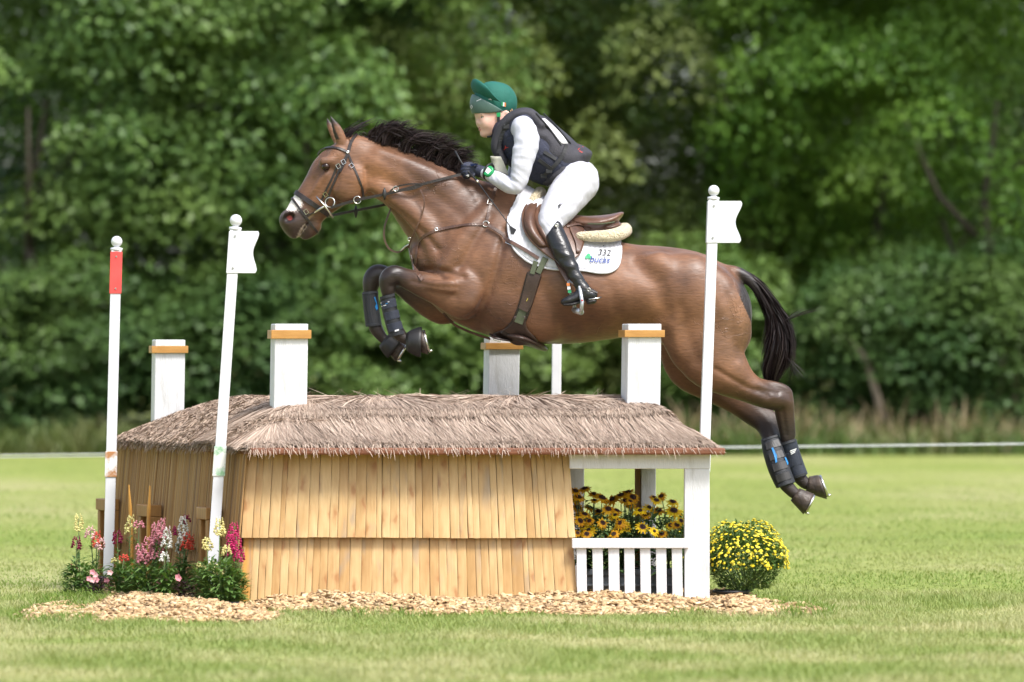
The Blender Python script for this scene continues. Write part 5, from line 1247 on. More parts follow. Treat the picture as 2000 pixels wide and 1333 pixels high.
for s_ in (-1, 1):
    nm = Vector((.2, s_ * 1.0, 0)); yb = s_ * .325
    q = resample([(1082, 498, s_ * .30), (1093, 522, s_ * .335), (1109, 549, s_ * .36)], 5); path = [P(a, b, YH + c) for a, b, c in q]
    band(path, [nm] * len(path), .022, .004, 'stirrup_leather', M['leather_brown'], sad)
    band([p + Vector((.012, 0, 0)) for p in path], [nm] * len(path), .02, .004, 'stirrup_leather', M['leather_brown'], sad)
    st = empty('stirrup', P(1125, 590, YH + s_ * .38)); par(st, sad)
    top = P(1111, 549, YH + s_ * .362); near = P(1137, 590, YH + s_ * .445); far = P(1122, 588, YH + s_ * .325); nb_, fb_ = P(1135, 610, YH + s_ * .44), P(1122, 606, YH + s_ * .335)
    mb = MB(); mb.tube([top, top.lerp(near, .35) + Vector((.03, 0, .012)), near, nb_], [.009, .0095, .010, .011], 8); mb.build('branch', M['alu'], st, True)
    mb = MB(); mb.tube([top, top.lerp(far, .4) + Vector((-.012, 0, 0)), far, fb_], [.009, .009, .0095, .010], 8); mb.build('branch', M['alu'], st, True)
    mb = MB(); mb.tube([nb_ + Vector((0, 0, 0)), fb_], [.016, .016], 8, yscale=1); mb.build('tread', M['alu'], st, True)
    if s_ < 0:
        for k, (py, mt) in enumerate(((556, 'print_orange'), (563, 'print_white'), (570, 'print_green'))):
            c = P(1110 + k * 1.2, py, YH - .372); mb = MB(); mb.box(c.x - .008, c.x + .008, c.y - .003, c.y + .003, c.z - .007, c.z + .007); mb.build('tricolour', M[mt], st)
        mb = MB(); c = P(1137, 587, YH - .457); mb.lathe(c, [(.005, 0), (.004, .002)], 10, ax=(0, -1, 0)); mb.build('dot', M['print_red'], st)
# ---- girth with belly guard
gi = empty('girth', P(1030, 580, YH)); tag(gi, 'dark leather girth with olive elastic and belly guard under the horse', 'girth')
strap([(1066, 506), (1052, 535)], [12, 11], 'elastic', M['girth'], gi, off=.022, th=.005, both=True)
strap([(1047, 512), (1040, 536)], [10, 10], 'elastic', M['girth'], gi, off=.022, th=.005, both=True)
strap([(1046, 534), (1038, 560), (1030, 588), (1022, 606)], [27, 26, 24, 20], 'girth_end', M['leather_dark'], gi, off=.012, th=.01, both=True)
strap([(1030, 582), (1022, 606), (1013, 630)], [16, 16, 18], 'elastic', M['girth'], gi, off=.010, th=.008, both=True)
strap([(1044, 536), (1037, 560), (1028, 590), (1018, 618), (1006, 640), (990, 655)], [30, 29, 27, 26, 28, 32], 'lining', M['leather'], gi, off=.006, th=.006, both=True)
fg = Field(*fbox(940, 1085, 600, 700, -.30, .30), .006)
fg.chain(H3([(957, 654, 4, 0, 9), (985, 655, 9, 0, 8), (1015, 660, 12, 0, 8), (1040, 668, 11, 0, 7.5), (1056, 677, 8, 0, 8), (1066, 683, 4, 0, 9)]), .01)
for s_ in (-1, 1): fg.chain(H3([(1013, 622, 9, s_ * .215, .5), (1011, 638, 13, s_ * .20, .5), (1012, 655, 20, s_ * .15, .6)]), .02)
link('belly_guard', fg.mesh('belly_guard', 2), M['leather_dark'], gi)
drape([(618, 1004, 1026), (632, 999, 1027), (642, 988, 1029), (649, 972, 1034), (655, 958, 1040), (661, 966, 1046), (667, 1000, 1051)], 'guard_flap', M['leather_dark'], gi, .014, .008, 12)
text_on('~', 1030, 586, 12, M['print_yellow'], gi, 'stitched_mark', horse_bvh, 1.9, .026)
buckle(972, 661, .3, gi, 1.6)
# ---- leg boots
def boot(pts, name, label, mats, yo, strapn=3, mark=None):
    t = empty(name, P(pts[0][0], pts[0][1], YH + yo)); tag(t, label, 'leg boot', 'protective boots on the legs of the horse')
    fld = Field(*fbox(min(p[0] for p in pts) - 34, max(p[0] for p in pts) + 34, min(p[1] for p in pts) - 26, max(p[1] for p in pts) + 26, yo - .10, yo + .10), .004)
    a, b = np.array(pts[0][:2]), np.array(pts[-1][:2])
    fld.chain(H3([(*p, ) + (() if len(p) > 3 else (yo,)) + (.95,) for p in pts]), .004)
    # cut the ends square
    ax = (b - a) / np.linalg.norm(b - a); A, B = P(*a, YH + yo), P(*b, YH + yo)
    X, Z_ = fld.ax[0][:, None, None], fld.ax[2][None, None, :]; dirw = (B - A).normalized()
    pr = (X - A.x) * dirw.x + (Z_ - A.z) * dirw.z; Ln = (B - A).length
    fld.f = np.maximum(fld.f, np.maximum(-pr, pr - Ln) + 0 * fld.f).astype(np.float32)
    me = fld.mesh('shell', 1); o = link('shell', me, mats[0], t); bv = BVHTree.FromPolygons([tuple(v) for v in fld.V], [tuple(int(k) for k in q) for q in fld.Q])
    nrm = np.array([-ax[1], ax[0]])
    for k in range(strapn):
        s = (k + .75) / (strapn + .5); c = a + (b - a) * s; r_ = 17
        strap([tuple(c - nrm * r_ * .8), tuple(c), tuple(c + nrm * r_ * .8)], np.linalg.norm(b - a) / (strapn + 1) * .8, 'strap', mats[1], t, .003, .001, bv, False, 3)
    for s, w_ in ((.03, 5), (.97, 5)):
        c = a + (b - a) * s; strap([tuple(c - nrm * 14), tuple(c), tuple(c + nrm * 14)], w_, 'binding', M['black_boot'], t, .004, .001, bv, False, 3)
    return t, bv
t1, bv1 = boot([(756, 577, 15, -.15), (761, 605, 15, -.14), (768, 632, 15.5, -.13), (776, 655, 16, -.12)], 'fore_boot', 'navy boot with broad straps on the near fore leg of the horse', (M['black_boot'], M['navy_boot']), -.135, 3)
for k in range(3): patch([(745 + k, 591 + 3.2 * k), (760 - 2.5 * k, 588.5 + 3.2 * k), (760 - 2.5 * k, 590.3 + 3.2 * k), (745 + k, 592.8 + 3.2 * k)], ('print_white', 'print_blue', 'print_white')[k], t1, 'logo_stripe', bv1, .0065)
patch([(771, 645), (778, 643), (778.5, 646), (771.5, 648)], 'print_white', t1, 'logo_stripe', bv1, .0065)
t2, bv2 = boot([(723, 570, 16, .137), (725, 600, 15.5, .13), (730, 637, 16, .12)], 'fore_boot', 'black ribbed boot with blue flash on the far fore leg of the horse', (M['black_boot'], M['black_boot']), .13, 0)
patch([(730, 581), (732, 580), (735.5, 592), (737.5, 603), (735, 607), (732, 600), (734, 594)], 'print_blue', t2, 'flash', bv2, .003)
for k in range(4): strap([(712 + k * 5, 578), (714 + k * 5, 605), (718 + k * 5, 630)], 1.3, 'rib', M['rubber'], t2, .003, .0, bv2)
t3, bv3 = boot([(1539, 862, 16.5, -.02), (1548, 895, 17.5, .0), (1561, 932, 18, .01)], 'hind_boot', 'navy boot on the near hind leg of the horse', (M['navy_boot'], M['navy_boot']), -.005, 1)
for k in range(3): patch([(1543 + k, 880 + 3 * k), (1554 - k, 876 + 3 * k), (1554 - k, 878 + 3 * k), (1543 + k, 882 + 3 * k)], 'print_white', t3, 'logo_stripe', bv3, .0065)
t4, bv4 = boot([(1504, 853, 18.5, -.0), (1510, 880, 20.5, -.035), (1521, 915, 21, -.065), (1535, 948, 19.5, -.08)], 'hind_boot', 'black strapped boot with blue flash on the far hind leg of the horse', (M['black_boot'], M['rubber']), -.05, 4)
patch([(1507, 876), (1510, 875), (1517, 890), (1518, 903), (1515, 905), (1513, 893)], 'print_blue', t4, 'flash', bv4, .006)
patch([(1531, 895), (1533, 894), (1538, 905), (1537, 910)], 'print_blue', t4, 'flash', bv4, .006)
# bell boots on the fore hooves
def bell(c0, c1, r0, r1, yo, label):
    t = empty('bell_boot', P(*c0, YH + yo)); tag(t, label, 'bell boot', 'rubber bell boots')
    a, b = P(*c0, YH + yo), P(*c1, YH + yo); ax = (b - a).normalized(); u = Vector((0, 1, 0)); v = ax.cross(u); n = 48; V = []; Fs = []; NR = 6
    for i in range(NR):
        s = i / (NR - 1); c = a.lerp(b, s); rr = (r0 + (r1 - r0) * s ** .8) * SM
        for k in range(n):
            an = 2 * math.pi * k / n; q = rr * (1 + (.085 * (k % 2) * (1 if 0 < i < NR - 1 else 0))); V.append(c + u * math.cos(an) * q * .95 + v * math.sin(an) * q)
    for i in range(NR - 1):
        for k in range(n): Fs.append((i * n + k, i * n + (k + 1) % n, (i + 1) * n + (k + 1) % n, (i + 1) * n + k))
    mb = MB(); mb.add(V, Fs); o = mb.build('cuff', M['rubber'], t, True); md = o.modifiers.new('t', 'SOLIDIFY'); md.thickness = .006; md.offset = 1
    mb = MB(); mb.tube([a + (u * math.cos(2 * math.pi * k / 20) * .95 + v * math.sin(2 * math.pi * k / 20)) * r0 * SM for k in range(21)], .006, 6, cap=False); mb.build('rim', M['rubber'], t, True)
bell((795, 667), (823, 668.5), 14.5, 27, -.12, 'ribbed black rubber bell boot on the near fore hoof')
bell((752, 665), (773, 682), 14.5, 21, .12, 'ribbed black rubber bell boot on the far fore hoof')

# ================================================================== RIDER
M['skin'] = pmat('skin', (0.72, 0.47, 0.38), (0.66, 0.38, 0.30), 14, 0.5, contrast=(.3, .7), sss=.15)
M['hair_blonde'] = pmat('blonde_hair', (0.42, 0.26, 0.12), (0.28, 0.16, 0.07), 60, 0.5, .5, 120, (1, 1, .2))
M['shirt'] = pmat('white_shirt', (0.53, 0.53, 0.59), (0.48, 0.48, 0.54), 5, 0.75, .5, 9, (1.0, 1.6, 1.0), bdist=.02)
M['breeches'] = pmat('white_breeches', (0.53, 0.525, 0.575), (0.48, 0.475, 0.53), 6, 0.7, .35, 8, bdist=.02)
M['vest'] = pmat('charcoal_vest', (0.040, 0.038, 0.048), (0.026, 0.025, 0.032), 30, 0.75, .3, 160)
M['vest_navy'] = pmat('navy_vest', (0.020, 0.024, 0.050), (0.014, 0.016, 0.034), 30, 0.75, .3, 160)
M['webbing'] = pmat('black_webbing', (0.016, 0.016, 0.019), None, 60, 0.6)
M['bib'] = pmat('white_bib', (0.72, 0.70, 0.72), (0.62, 0.60, 0.62), 9, 0.7)
M['bib_front'] = pmat('front_bib', (0.42, 0.41, 0.34), (0.34, 0.33, 0.28), 20, .7)
M['silk'] = pmat('green_silk', (0.008, 0.115, 0.085), (0.005, 0.085, 0.064), 7, 0.8, .35, 16, bdist=.015)
M['peak'] = pmat('green_peak', (0.075, 0.135, 0.115), (0.055, 0.105, 0.09), 12, 0.5)
M['boot'] = pmat('black_boot_leather', (0.016, 0.016, 0.018), (0.010, 0.010, 0.011), 14, 0.32, .45, 22, (1, 1, 2.2), bdist=.01)
M['glove'] = pmat('navy_glove', (0.022, 0.028, 0.060), (0.012, 0.014, 0.028), 40, 0.6, .3, 120)
M['watch'] = pmat('green_watch', (0.01, 0.30, 0.09), None, 20, 0.35)
M['lip'] = pmat('lips', (0.50, 0.17, 0.15), None, 20, 0.45)
M['brow'] = pmat('eyebrow', (0.13, 0.075, 0.045), None, 20, 0.7)
M['eye_white'] = pmat('eye_white', (0.7, 0.68, 0.66), None, 20, 0.2)
M['iris'] = pmat('iris', (0.08, 0.10, 0.11), None, 20, 0.1)
rider = empty('person', P(1090, 430, YH)); tag(rider, 'person in green helmet, dark body protector and white breeches riding the horse', 'person')
def rot_head(rows, ang=-22, c=(962, 225)):
    """turn the head a little towards the camera: rotation about a vertical axis"""
    out = []; ca, sa = math.cos(R(ang)), math.sin(R(ang)); cxw = PX(c[0], YH)
    for (x, y, z, r, w_) in H3(rows):
        dx, dy = x - cxw, y - YH; out.append((cxw + dx * ca + dy * sa, YH - dx * sa + dy * ca, z, r, w_))
    # negative x (the face) swings towards the camera
    return out
bf = Field(*fbox(890, 1190, 150, 620, -.46, .46), .0048)
core = [(1000, 262, 34, 0, 1.3), (1035, 290, 40, 0, 1.2), (1075, 318, 38, 0, 1.2), (1110, 345, 38, 0, 1.25)]
bf.chain(H3(core), .02)
bf.chain(H3([(1004, 250, 21, 0, 1), (988, 236, 21, 0, 1), (975, 226, 22, 0, 1)]), .02)          # neck
bf.chain(rot_head([(968, 205, 33, 0, .80), (962, 218, 32, 0, .80)]), .02)
bf.chain(rot_head([(955, 229, 25, 0, .92), (955, 240, 22, 0, .90), (954, 250, 17, 0, .92), (951, 258, 10, 0, 1.1)]), .016)
bf.chain(rot_head([(975, 240, 16, 0, 1.35), (962, 254, 11, 0, 1.5), (949, 260, 8, 0, 1.4)]), .02)        # jaw
bf.chain(rot_head([(935, 230, 2.6, 0, 1), (932.3, 237, 2.8, 0, 1), (931.6, 241, 3.3, 0, 1.1)]), .007)  # nose
bf.chain(rot_head([(934, 243.5, 2.4, .012, 1), (934, 243.5, 2.4, -.012, 1)], ), .005)
bf.chain(rot_head([(937.5, 250.2, 2.4, -.013, 1), (936.5, 250.2, 2.8, 0, 1), (937.5, 250.2, 2.4, .013, 1)]), .004)
bf.chain(rot_head([(938.5, 255, 2.3, -.011, 1), (937.6, 255, 2.9, 0, 1), (938.5, 255, 2.3, .011, 1)]), .004)
bf.chain(rot_head([(942, 262.5, 6, 0, 1.1)]), .012)
bf.chain(rot_head([(935, 223, 4, -.035, 1), (933.5, 223, 4, 0, 1), (935, 223, 4, .035, 1)]), .02)        # brow ridge
for s_ in (-1, 1):
    bf.chain(rot_head([(936.6, 229.5, 3.7, s_ * .031, 1.3)]), .006, 's')
    bf.chain(rot_head([(944, 241, 8, s_ * .036, .8)]), .03)                                                # cheek
    bf.chain(rot_head([(979, 219, 4, s_ * .076, .5), (983, 224, 4.5, s_ * .078, .5), (980, 232, 3.2, s_ * .072, .5)]), .006)   # ear
def arm(s_, f=1.0, far=False):
    dx = -6 if far else 0
    return [(1022 + dx, 250, 26 * f, s_ * .150, 1), (1029 + dx, 272, 28 * f, s_ * .185, .95), (1024 + dx, 300, 26 * f, s_ * .205, .95), (1018 + dx, 330, 22 * f, s_ * .215, .95), (1011 + dx, 357, 19.5 * f, s_ * .215, .95), (1001 + dx, 364, 18.5 * f, s_ * .210, .95), (982 + dx, 355, 17.5 * f, s_ * .185, .95), (962 + dx, 345, 14.5 * f, s_ * .150, .95), (944 + dx, 337, 11.5 * f, s_ * .118, .95), (936 + dx, 334, 10.5 * f, s_ * .108, .95)]
def thigh(s_, f=1.0):
    return [(1126, 357, 46 * f, s_ * .085, .95), (1106, 386, 40 * f, s_ * .150, .9), (1087, 413, 33.5 * f, s_ * .205, .9), (1075.5, 433, 26.5 * f, s_ * .245, .95), (1079, 449, 22 * f, s_ * .275, .95), (1088, 470, 18.5 * f, s_ * .305, .95)]
def calf(s_, f=1.0):
    return [(1081, 452, 20 * f, s_ * .285, .95), (1095, 484, 20.5 * f, s_ * .325, .95), (1110, 514, 16.5 * f, s_ * .352, .95), (1127, 546, 12.5 * f, s_ * .368, .95), (1140, 565, 13 * f, s_ * .375, .95)]
def foot(s_, f=1.0):
    return [(1155, 577, 12.5 * f, s_ * .375, .9), (1138, 576, 13 * f, s_ * .378, .9), (1122, 583, 10.5 * f, s_ * .382, 1.15), (1108, 588, 8.5 * f, s_ * .388, 1.35), (1101, 590, 6.5 * f, s_ * .388, 1.3)]
for s_ in (-1, 1):
    bf.chain(H3(arm(s_, .74, s_ > 0)), .02); bf.chain(H3(thigh(s_, .70)), .02); bf.chain(H3(calf(s_, .68)), .02); bf.chain(H3(foot(s_, .82)), .02)
body = link('body', bf.mesh('body', 2), M['skin'], rider)
body_bvh = BVHTree.FromPolygons([tuple(v) for v in bf.V], [tuple(int(k) for k in q) for q in bf.Q])
# face details
def head_pt(px, py, yo, grow=0.0):
    q = rot_head([(px, py, 1, yo, 1)])[0]; return Vector(q[:3])
for s_ in (-1, 1):
    c = head_pt(937.4, 229.3, s_ * .0325); mb = MB(); rb = .0105
    mb.lathe(c, [(max(1e-4, rb * math.sin(math.pi * k / 8)), -rb * math.cos(math.pi * k / 8)) for k in range(9)], 12, ax=(0, 0, 1)); ey = mb.build('eye', M['eye_white'], rider, True)
    d = (head_pt(900, 230, s_ * .022) - c).normalized(); mb = MB(); mb.lathe(c + d * .0085, [(.0078, 0), (.006, .0024), (.001, .0034)], 10, ax=d); mb.build('iris', M['iris'], ey, True)
    mb = MB(); pts = [head_pt(932.2 + 1.2 * abs(k), 224.8 - .6 * (1 - abs(k)), s_ * (.010 + .016 * (k + 1))) for k in (-1, -.3, .4, 1)]
    mb.tube([p + (p - head_pt(960, 225, 0)).normalized() * .0022 for p in pts], [.0024, .0036, .0033, .0016], 6); mb.build('eyebrow', M['brow'], rider, True)
    mb = MB(); pts = [head_pt(934.2 + k * .9, 227.2 + .35 * k, s_ * (.018 + .0085 * k)) for k in range(4)]; mb.tube([p + (p - head_pt(960, 228, 0)).normalized() * .003 for p in pts], .003, 5); mb.build('eyelid', M['brow'], rider, True)
mb = MB(); mb.tube([head_pt(937.6, 250.5, -.016), head_pt(934.3, 250.3, -.006), head_pt(934.3, 250.3, .006), head_pt(937.6, 250.5, .016)], [.0015, .0046, .0046, .0015], 6); mb.build('lip', M['lip'], rider, True)
mb = MB(); mb.tube([head_pt(938.2, 252.6, -.015), head_pt(935.2, 254.6, -.006), head_pt(935.2, 254.6, .006), head_pt(938.2, 252.6, .015)], [.0015, .0050, .0050, .0015], 6); mb.build('lip', M['lip'], rider, True)
mb = MB()
for k in range(26):
    t = random.random(); yo = random.choice((-1, 1)) * random.uniform(.058, .074); x0 = 978 + 22 * t + random.uniform(-2, 2); y0 = 214 + random.uniform(-2, 3)
    mb.tube([head_pt(x0, y0, yo), head_pt(x0 + 3, y0 + 9, yo * 1.03), head_pt(x0 + 7 * t + 1, y0 + 17 + random.uniform(0, 5), yo * .95)], [.003, .0032, .001], 5)
mb.build('hair', M['hair_blonde'], rider, True)['kind'] = 'stuff'
# shirt
sf = Field(*fbox(915, 1130, 195, 400, -.30, .30), .0048)
sf.chain(H3([(1000, 262, 37, 0, 1.35), (1035, 290, 45, 0, 1.25), (1075, 318, 44, 0, 1.2), (1105, 338, 40, 0, 1.25)]), .02)
for s_ in (-1, 1): sf.chain(H3(arm(s_, .92, s_ > 0)), .015)
sf.noise(lambda x, y, z: .0022 * np.sin(x * 70 + z * 55 + 4 * np.sin(y * 18)) * np.sin(z * 38 - x * 25))
def folds(fl_, cx_, cy_, rad, freq, amp, ang):
    c_ = P(cx_, cy_, YH); ca, sa = math.cos(ang), math.sin(ang)
    fl_.noise(lambda x, y, z: amp * np.exp(-(((x - c_.x) ** 2 + (z - c_.z) ** 2) / rad ** 2)) * np.abs(np.sin(((x - c_.x) * ca + (z - c_.z) * sa) * freq + 3 * ((x - c_.x) * -sa + (z - c_.z) * ca) * 6 + y * 5)) ** .7)
folds(sf, 1000, 352, .055, 110, .006, .7); folds(sf, 1035, 265, .06, 90, .005, -.6); folds(sf, 1020, 300, .07, 70, .004, 1.3); folds(sf, 965, 342, .04, 150, .003, .3)
sh_o = link('shirt', sf.mesh('shirt', 2), M['shirt'], rider)
# breeches
kf = Field(*fbox(1030, 1190, 295, 480, -.36, .36), .0048)
kf.chain(H3([(1112, 343, 40, 0, 1.15), (1128, 352, 42, 0, 1.05)]), .02)
for s_ in (-1, 1): kf.chain(H3(thigh(s_, .955)), .02)
kf.noise(lambda x, y, z: .0018 * np.sin(x * 60 - z * 75 + 3 * np.sin(y * 22)) * np.sin(z * 45 + x * 12))
folds(kf, 1098, 352, .06, 110, .006, -.9); folds(kf, 1078, 440, .05, 120, .005, .5); folds(kf, 1140, 400, .06, 80, .004, -.8); folds(kf, 1120, 340, .06, 70, .004, .4)
br_o = link('breeches', kf.mesh('breeches', 2), M['breeches'], rider)
br_bvh = BVHTree.FromPolygons([tuple(v) for v in kf.V], [tuple(int(k) for k in q) for q in kf.Q])
patch([(1088.5, 408), (1102, 393), (1093.5, 404.5)], 'print_black', rider, 'leg_logo', br_bvh, .006); patch([(1089.5, 402), (1095.5, 398), (1092, 408)], 'print_black', rider, 'leg_logo', br_bvh, .0055)
# body protector: inner navy vest and outer charcoal air vest
vf = Field(*fbox(945, 1168, 195, 375, -.26, .26), .0048)
vf.chain(H3([(1002, 262, 44, 0, 1.22), (1035, 288, 55, 0, 1.12), (1072, 314, 50, 0, 1.15), (1098, 326, 38, 0, 1.4), (1116, 322, 28, 0, 1.8)]), .015)
for s_ in (-1, 1): vf.chain(H3([(1024, 240, 26, s_ * .10, 1), (1010, 236, 22, s_ * .09, 1)]), .02)
for s_ in (-1, 1): vf.chain(H3([(1012, 275, 30, s_ * .24, 1.0), (1030, 262, 29, s_ * .24, 1), (1030, 300, 26, s_ * .26, 1)]), .01, 's')     # arm holes
vf.chain(H3([(985, 225, 30, 0, 1.0)]), .01, 's')
vf.noise(lambda x, y, z: .004 * (np.clip(1 - np.abs(np.sin((x * .8 + z * .6) * 52)) * 5, 0, 1) + np.clip(1 - np.abs(np.sin((x * -.6 + z * .8) * 52)) * 5, 0, 1)) + 0 * y)
v1 = link('body_protector', vf.mesh('body_protector', 2), M['vest_navy'], rider)
af = Field(*fbox(945, 1175, 195, 380, -.28, .28), .0048)
af.chain(H3([(1046, 268, 44, 0, 1.3), (1078, 296, 45, 0, 1.25), (1106, 312, 38, 0, 1.4), (1130, 306, 23, 0, 2.0), (1149, 301, 8, 0, 3.5)]), .012)
af.chain(H3([(1100, 336, 22, 0, 2.6), (1078, 350, 14, 0, 3.6), (1064, 356, 7, 0, 4)]), .012)
for s_ in (-1, 1):
    af.chain(H3([(984, 318, 9, s_ * .085, 1), (970, 290, 11, s_ * .08, 1.2), (975, 262, 11, s_ * .09, 1.2), (990, 238, 11, s_ * .10, 1.4), (1010, 224, 11, s_ * .105, 1.6), (1035, 224, 12, s_ * .105, 1.6), (1056, 245, 12, s_ * .10, 1.6)]), .01)
    af.chain(H3([(1058, 285, 31, s_ * .205, .9), (1062, 322, 22, s_ * .215, .9)]), .01, 's')        # side opening shows the navy vest
    af.chain(H3([(1020, 285, 28, s_ * .24, 1.2)]), .008, 's')
af.chain(H3([(984, 224, 26, 0, 1.0)]), .01, 's')
v2 = link('air_vest', af.mesh('air_vest', 2), M['vest'], rider)
av = [tuple(v) for v in af.V]; aq = [tuple(int(k) for k in q) for q in af.Q]; off_ = len(av)
vest_bvh = BVHTree.FromPolygons(av + [tuple(v) for v in vf.V], aq + [tuple(int(k) + off_ for k in q) for q in vf.Q])
strap([(1106, 284), (1098, 305), (1082, 325), (1062, 343)], 8, 'side_strap', M['webbing'], rider, .004, .002, vest_bvh)
strap([(1062, 297), (1075, 305), (1086, 312)], 7, 'side_strap', M['webbing'], rider, .004, .002, vest_bvh)
strap([(1052, 312), (1066, 322), (1078, 330)], 7, 'side_strap', M['webbing'], rider, .004, .002, vest_bvh)
for x, y in ((1072, 335), (1062, 344)):
    loc, nn, ok = hit(x, y, vest_bvh); mb = MB(); mb.box(loc.x - .017, loc.x + .017, loc.y - .010, loc.y + .002, loc.z - .011, loc.z + .011); mb.build('buckle', M['webbing'], rider, bevel=.003)
strap([(993, 238), (984, 256), (976, 278), (972, 300)], 7.5, 'front_strap', M['webbing'], rider, .004, .003, vest_bvh)
loc, nn, ok = hit(989, 248, vest_bvh); mb = MB(); mb.box(loc.x - .016, loc.x + .016, loc.y - .012, loc.y + .002, loc.z - .012, loc.z + .012); mb.build('buckle', M['webbing'], rider, bevel=.003)
drape([(232, 1056, 1064), (244, 1066, 1078), (258, 1078, 1092), (270, 1088, 1102), (281, 1098, 1109)], 'back_number', M['bib'], rider, .004, .004, 6, False, vest_bvh)
strap([(1046, 222), (1062, 240), (1080, 262), (1096, 284)], 3, 'bib_edge', M['webbing'], rider, .004, .003, vest_bvh)
strap([(1060, 224), (1080, 243), (1100, 266), (1114, 282)], 3.4, 'bib_edge', M['webbing'], rider, .005, .004, vest_bvh)
drape([(306, 958, 978), (318, 960, 984), (332, 966, 990), (342, 974, 994)], 'front_number', M['bib_front'], rider, .012, .004, 6, False, vest_bvh)
text_on('V', 1131, 289, 15, M['print_red'], rider, 'vest_logo', vest_bvh, .5, .004, .2, .01); text_on('~', 1134, 296, 13, M['print_red'], rider, 'vest_logo', vest_bvh, .4, .004, .2, .01)
text_on('Y', 986, 290, 12, M['print_red'], rider, 'vest_logo', vest_bvh, .5, .004, .2, .01)
# helmet with silk
hfd = Field(*fbox(900, 1025, 140, 240, -.16, .16), .0042)
hfd.chain(rot_head([(962, 196, 37, 0, .86), (972, 198, 37, 0, .86)]), .01)
hfd.chain(rot_head([(976, 200, 33, 0, .92), (988, 208, 22, 0, 1.1), (996, 214, 12, 0, 1.4)]), .02)
hfd.f = np.maximum(hfd.f, (PZ(224, YH) - hfd.ax[2][None, None, :] + (hfd.ax[0][:, None, None] - PX(960, YH)) * .05).astype(np.float32))
for s_ in (-1, 1): hfd.chain(rot_head([(953, 231, 15, s_ * .05, 1.2), (940, 233, 15, s_ * .03, 1.2)]), .01, 's')
hel = link('helmet_silk', hfd.mesh('helmet_silk', 2), M['silk'], rider); hel_bvh = BVHTree.FromPolygons([tuple(v) for v in hfd.V], [tuple(int(k) for k in q) for q in hfd.Q])
pkf = Field(*fbox(900, 1000, 160, 240, -.16, .16), .0042)
pkf.chain(rot_head([(957, 204, 40, 0, .82)]), .006)
pkf.f = np.maximum(pkf.f, (PZ(222.5, YH) - pkf.ax[2][None, None, :] + 0 * pkf.f + (pkf.ax[0][:, None, None] - PX(960, YH)) * .02).astype(np.float32))
pkf.f = np.maximum(pkf.f, (pkf.ax[2][None, None, :] - PZ(185, YH) + (pkf.ax[0][:, None, None] - PX(925, YH)) * .55 + 0 * pkf.f).astype(np.float32))
pkf.chain(rot_head([(960, 216, 34, 0, .84), (964, 226, 34, 0, .84)]), .004, 's')
link('helmet_shell', pkf.mesh('helmet_shell', 2), M['peak'], rider)
# turned-up peak of the silk
V = []; Fs = []; NA = 17
for i, (px_, py_, ex) in enumerate(((946, 192, .0), (938, 178, .004), (934, 164, .010), (932, 155, .014))):
    for k in range(NA):
        an = R(-80 + 160 * k / (NA - 1)); hw = (.100, .104, .098, .070)[i]; dep = (.085, .070, .050, .026)[i]
        yo = math.sin(an) * hw; back = (1 - math.cos(an)) * dep; q = rot_head([(px_ - 18 + (12, 6, 6, 12)[i], py_ + 10 * (1 - math.cos(an)) * (1 if i < 3 else 1.6), 1, yo, 1)])[0]; c = rot_head([(px_ - 18 + (12, 6, 6, 12)[i] + 40, py_, 1, 0, 1)])[0]
        dv = Vector((c[0] - q[0], c[1] - q[1], 0)); dv0 = Vector(rot_head([(1000, 200, 1, 0, 1)])[0][:3]) - Vector(rot_head([(960, 200, 1, 0, 1)])[0][:3]); dv0.normalize()
        V.append(Vector(q[:3]) + dv0 * back)
for i in range(3):
    for k in range(NA - 1): Fs.append((i * NA + k, i * NA + k + 1, (i + 1) * NA + k + 1, (i + 1) * NA + k))
mb = MB(); mb.add(V, Fs); pko = mb.build('silk_peak', M['silk'], rider, True); md = pko.modifiers.new('t', 'SOLIDIFY'); md.thickness = .006; md = pko.modifiers.new('s', 'SUBSURF'); md.levels = 2; md.render_levels = 2
patch([(979.5, 199), (982.3, 199.8), (981.8, 207.5), (979, 206.7)], 'print_green', rider, 'flag_patch', hel_bvh); patch([(982.3, 199.8), (985.2, 200.5), (984.6, 208.2), (981.8, 207.5)], 'print_white', rider, 'flag_patch', hel_bvh); patch([(985.2, 200.5), (988, 201.2), (987.4, 209), (984.6, 208.2)], 'print_orange', rider, 'flag_patch', hel_bvh)
pk_bvh = BVHTree.FromPolygons([tuple(v) for v in pkf.V], [tuple(int(k) for k in q) for q in pkf.Q])
patch([(921.5, 205), (924, 209), (921.5, 213.5), (919, 209)], 'print_white', rider, 'badge', pk_bvh, .002); patch([(921.5, 207), (922.8, 209), (921.5, 211.5), (920.2, 209)], 'print_black', rider, 'badge', pk_bvh, .003)
patch([(931, 197.5), (940, 193.5), (940, 194.5), (931, 198.3)], 'print_white', rider, 'scuff', pk_bvh, .0015)
text_on('x', 958, 192, 12, M['print_white'], rider, 'silk_logo', hel_bvh, .3, .003, .3)
# harness
strap([(974, 219), (973.5, 232), (975, 246), (972, 256), (966, 264)], 5.6, 'chin_strap', M['webbing'], rider, .004, .006, body_bvh, fb=-.08)
strap([(994, 222), (987, 236), (977, 248)], 3.4, 'chin_strap', M['webbing'], rider, .003, .003, body_bvh, fb=-.08)
strap([(966, 264), (958, 266), (951, 266.5)], 4.6, 'chin_strap', M['webbing'], rider, .003, .003, body_bvh, fb=-.04)
patch([(969, 221), (977, 220), (977, 228), (970, 228)], 'watch', rider, 'strap_tag', body_bvh, .010)
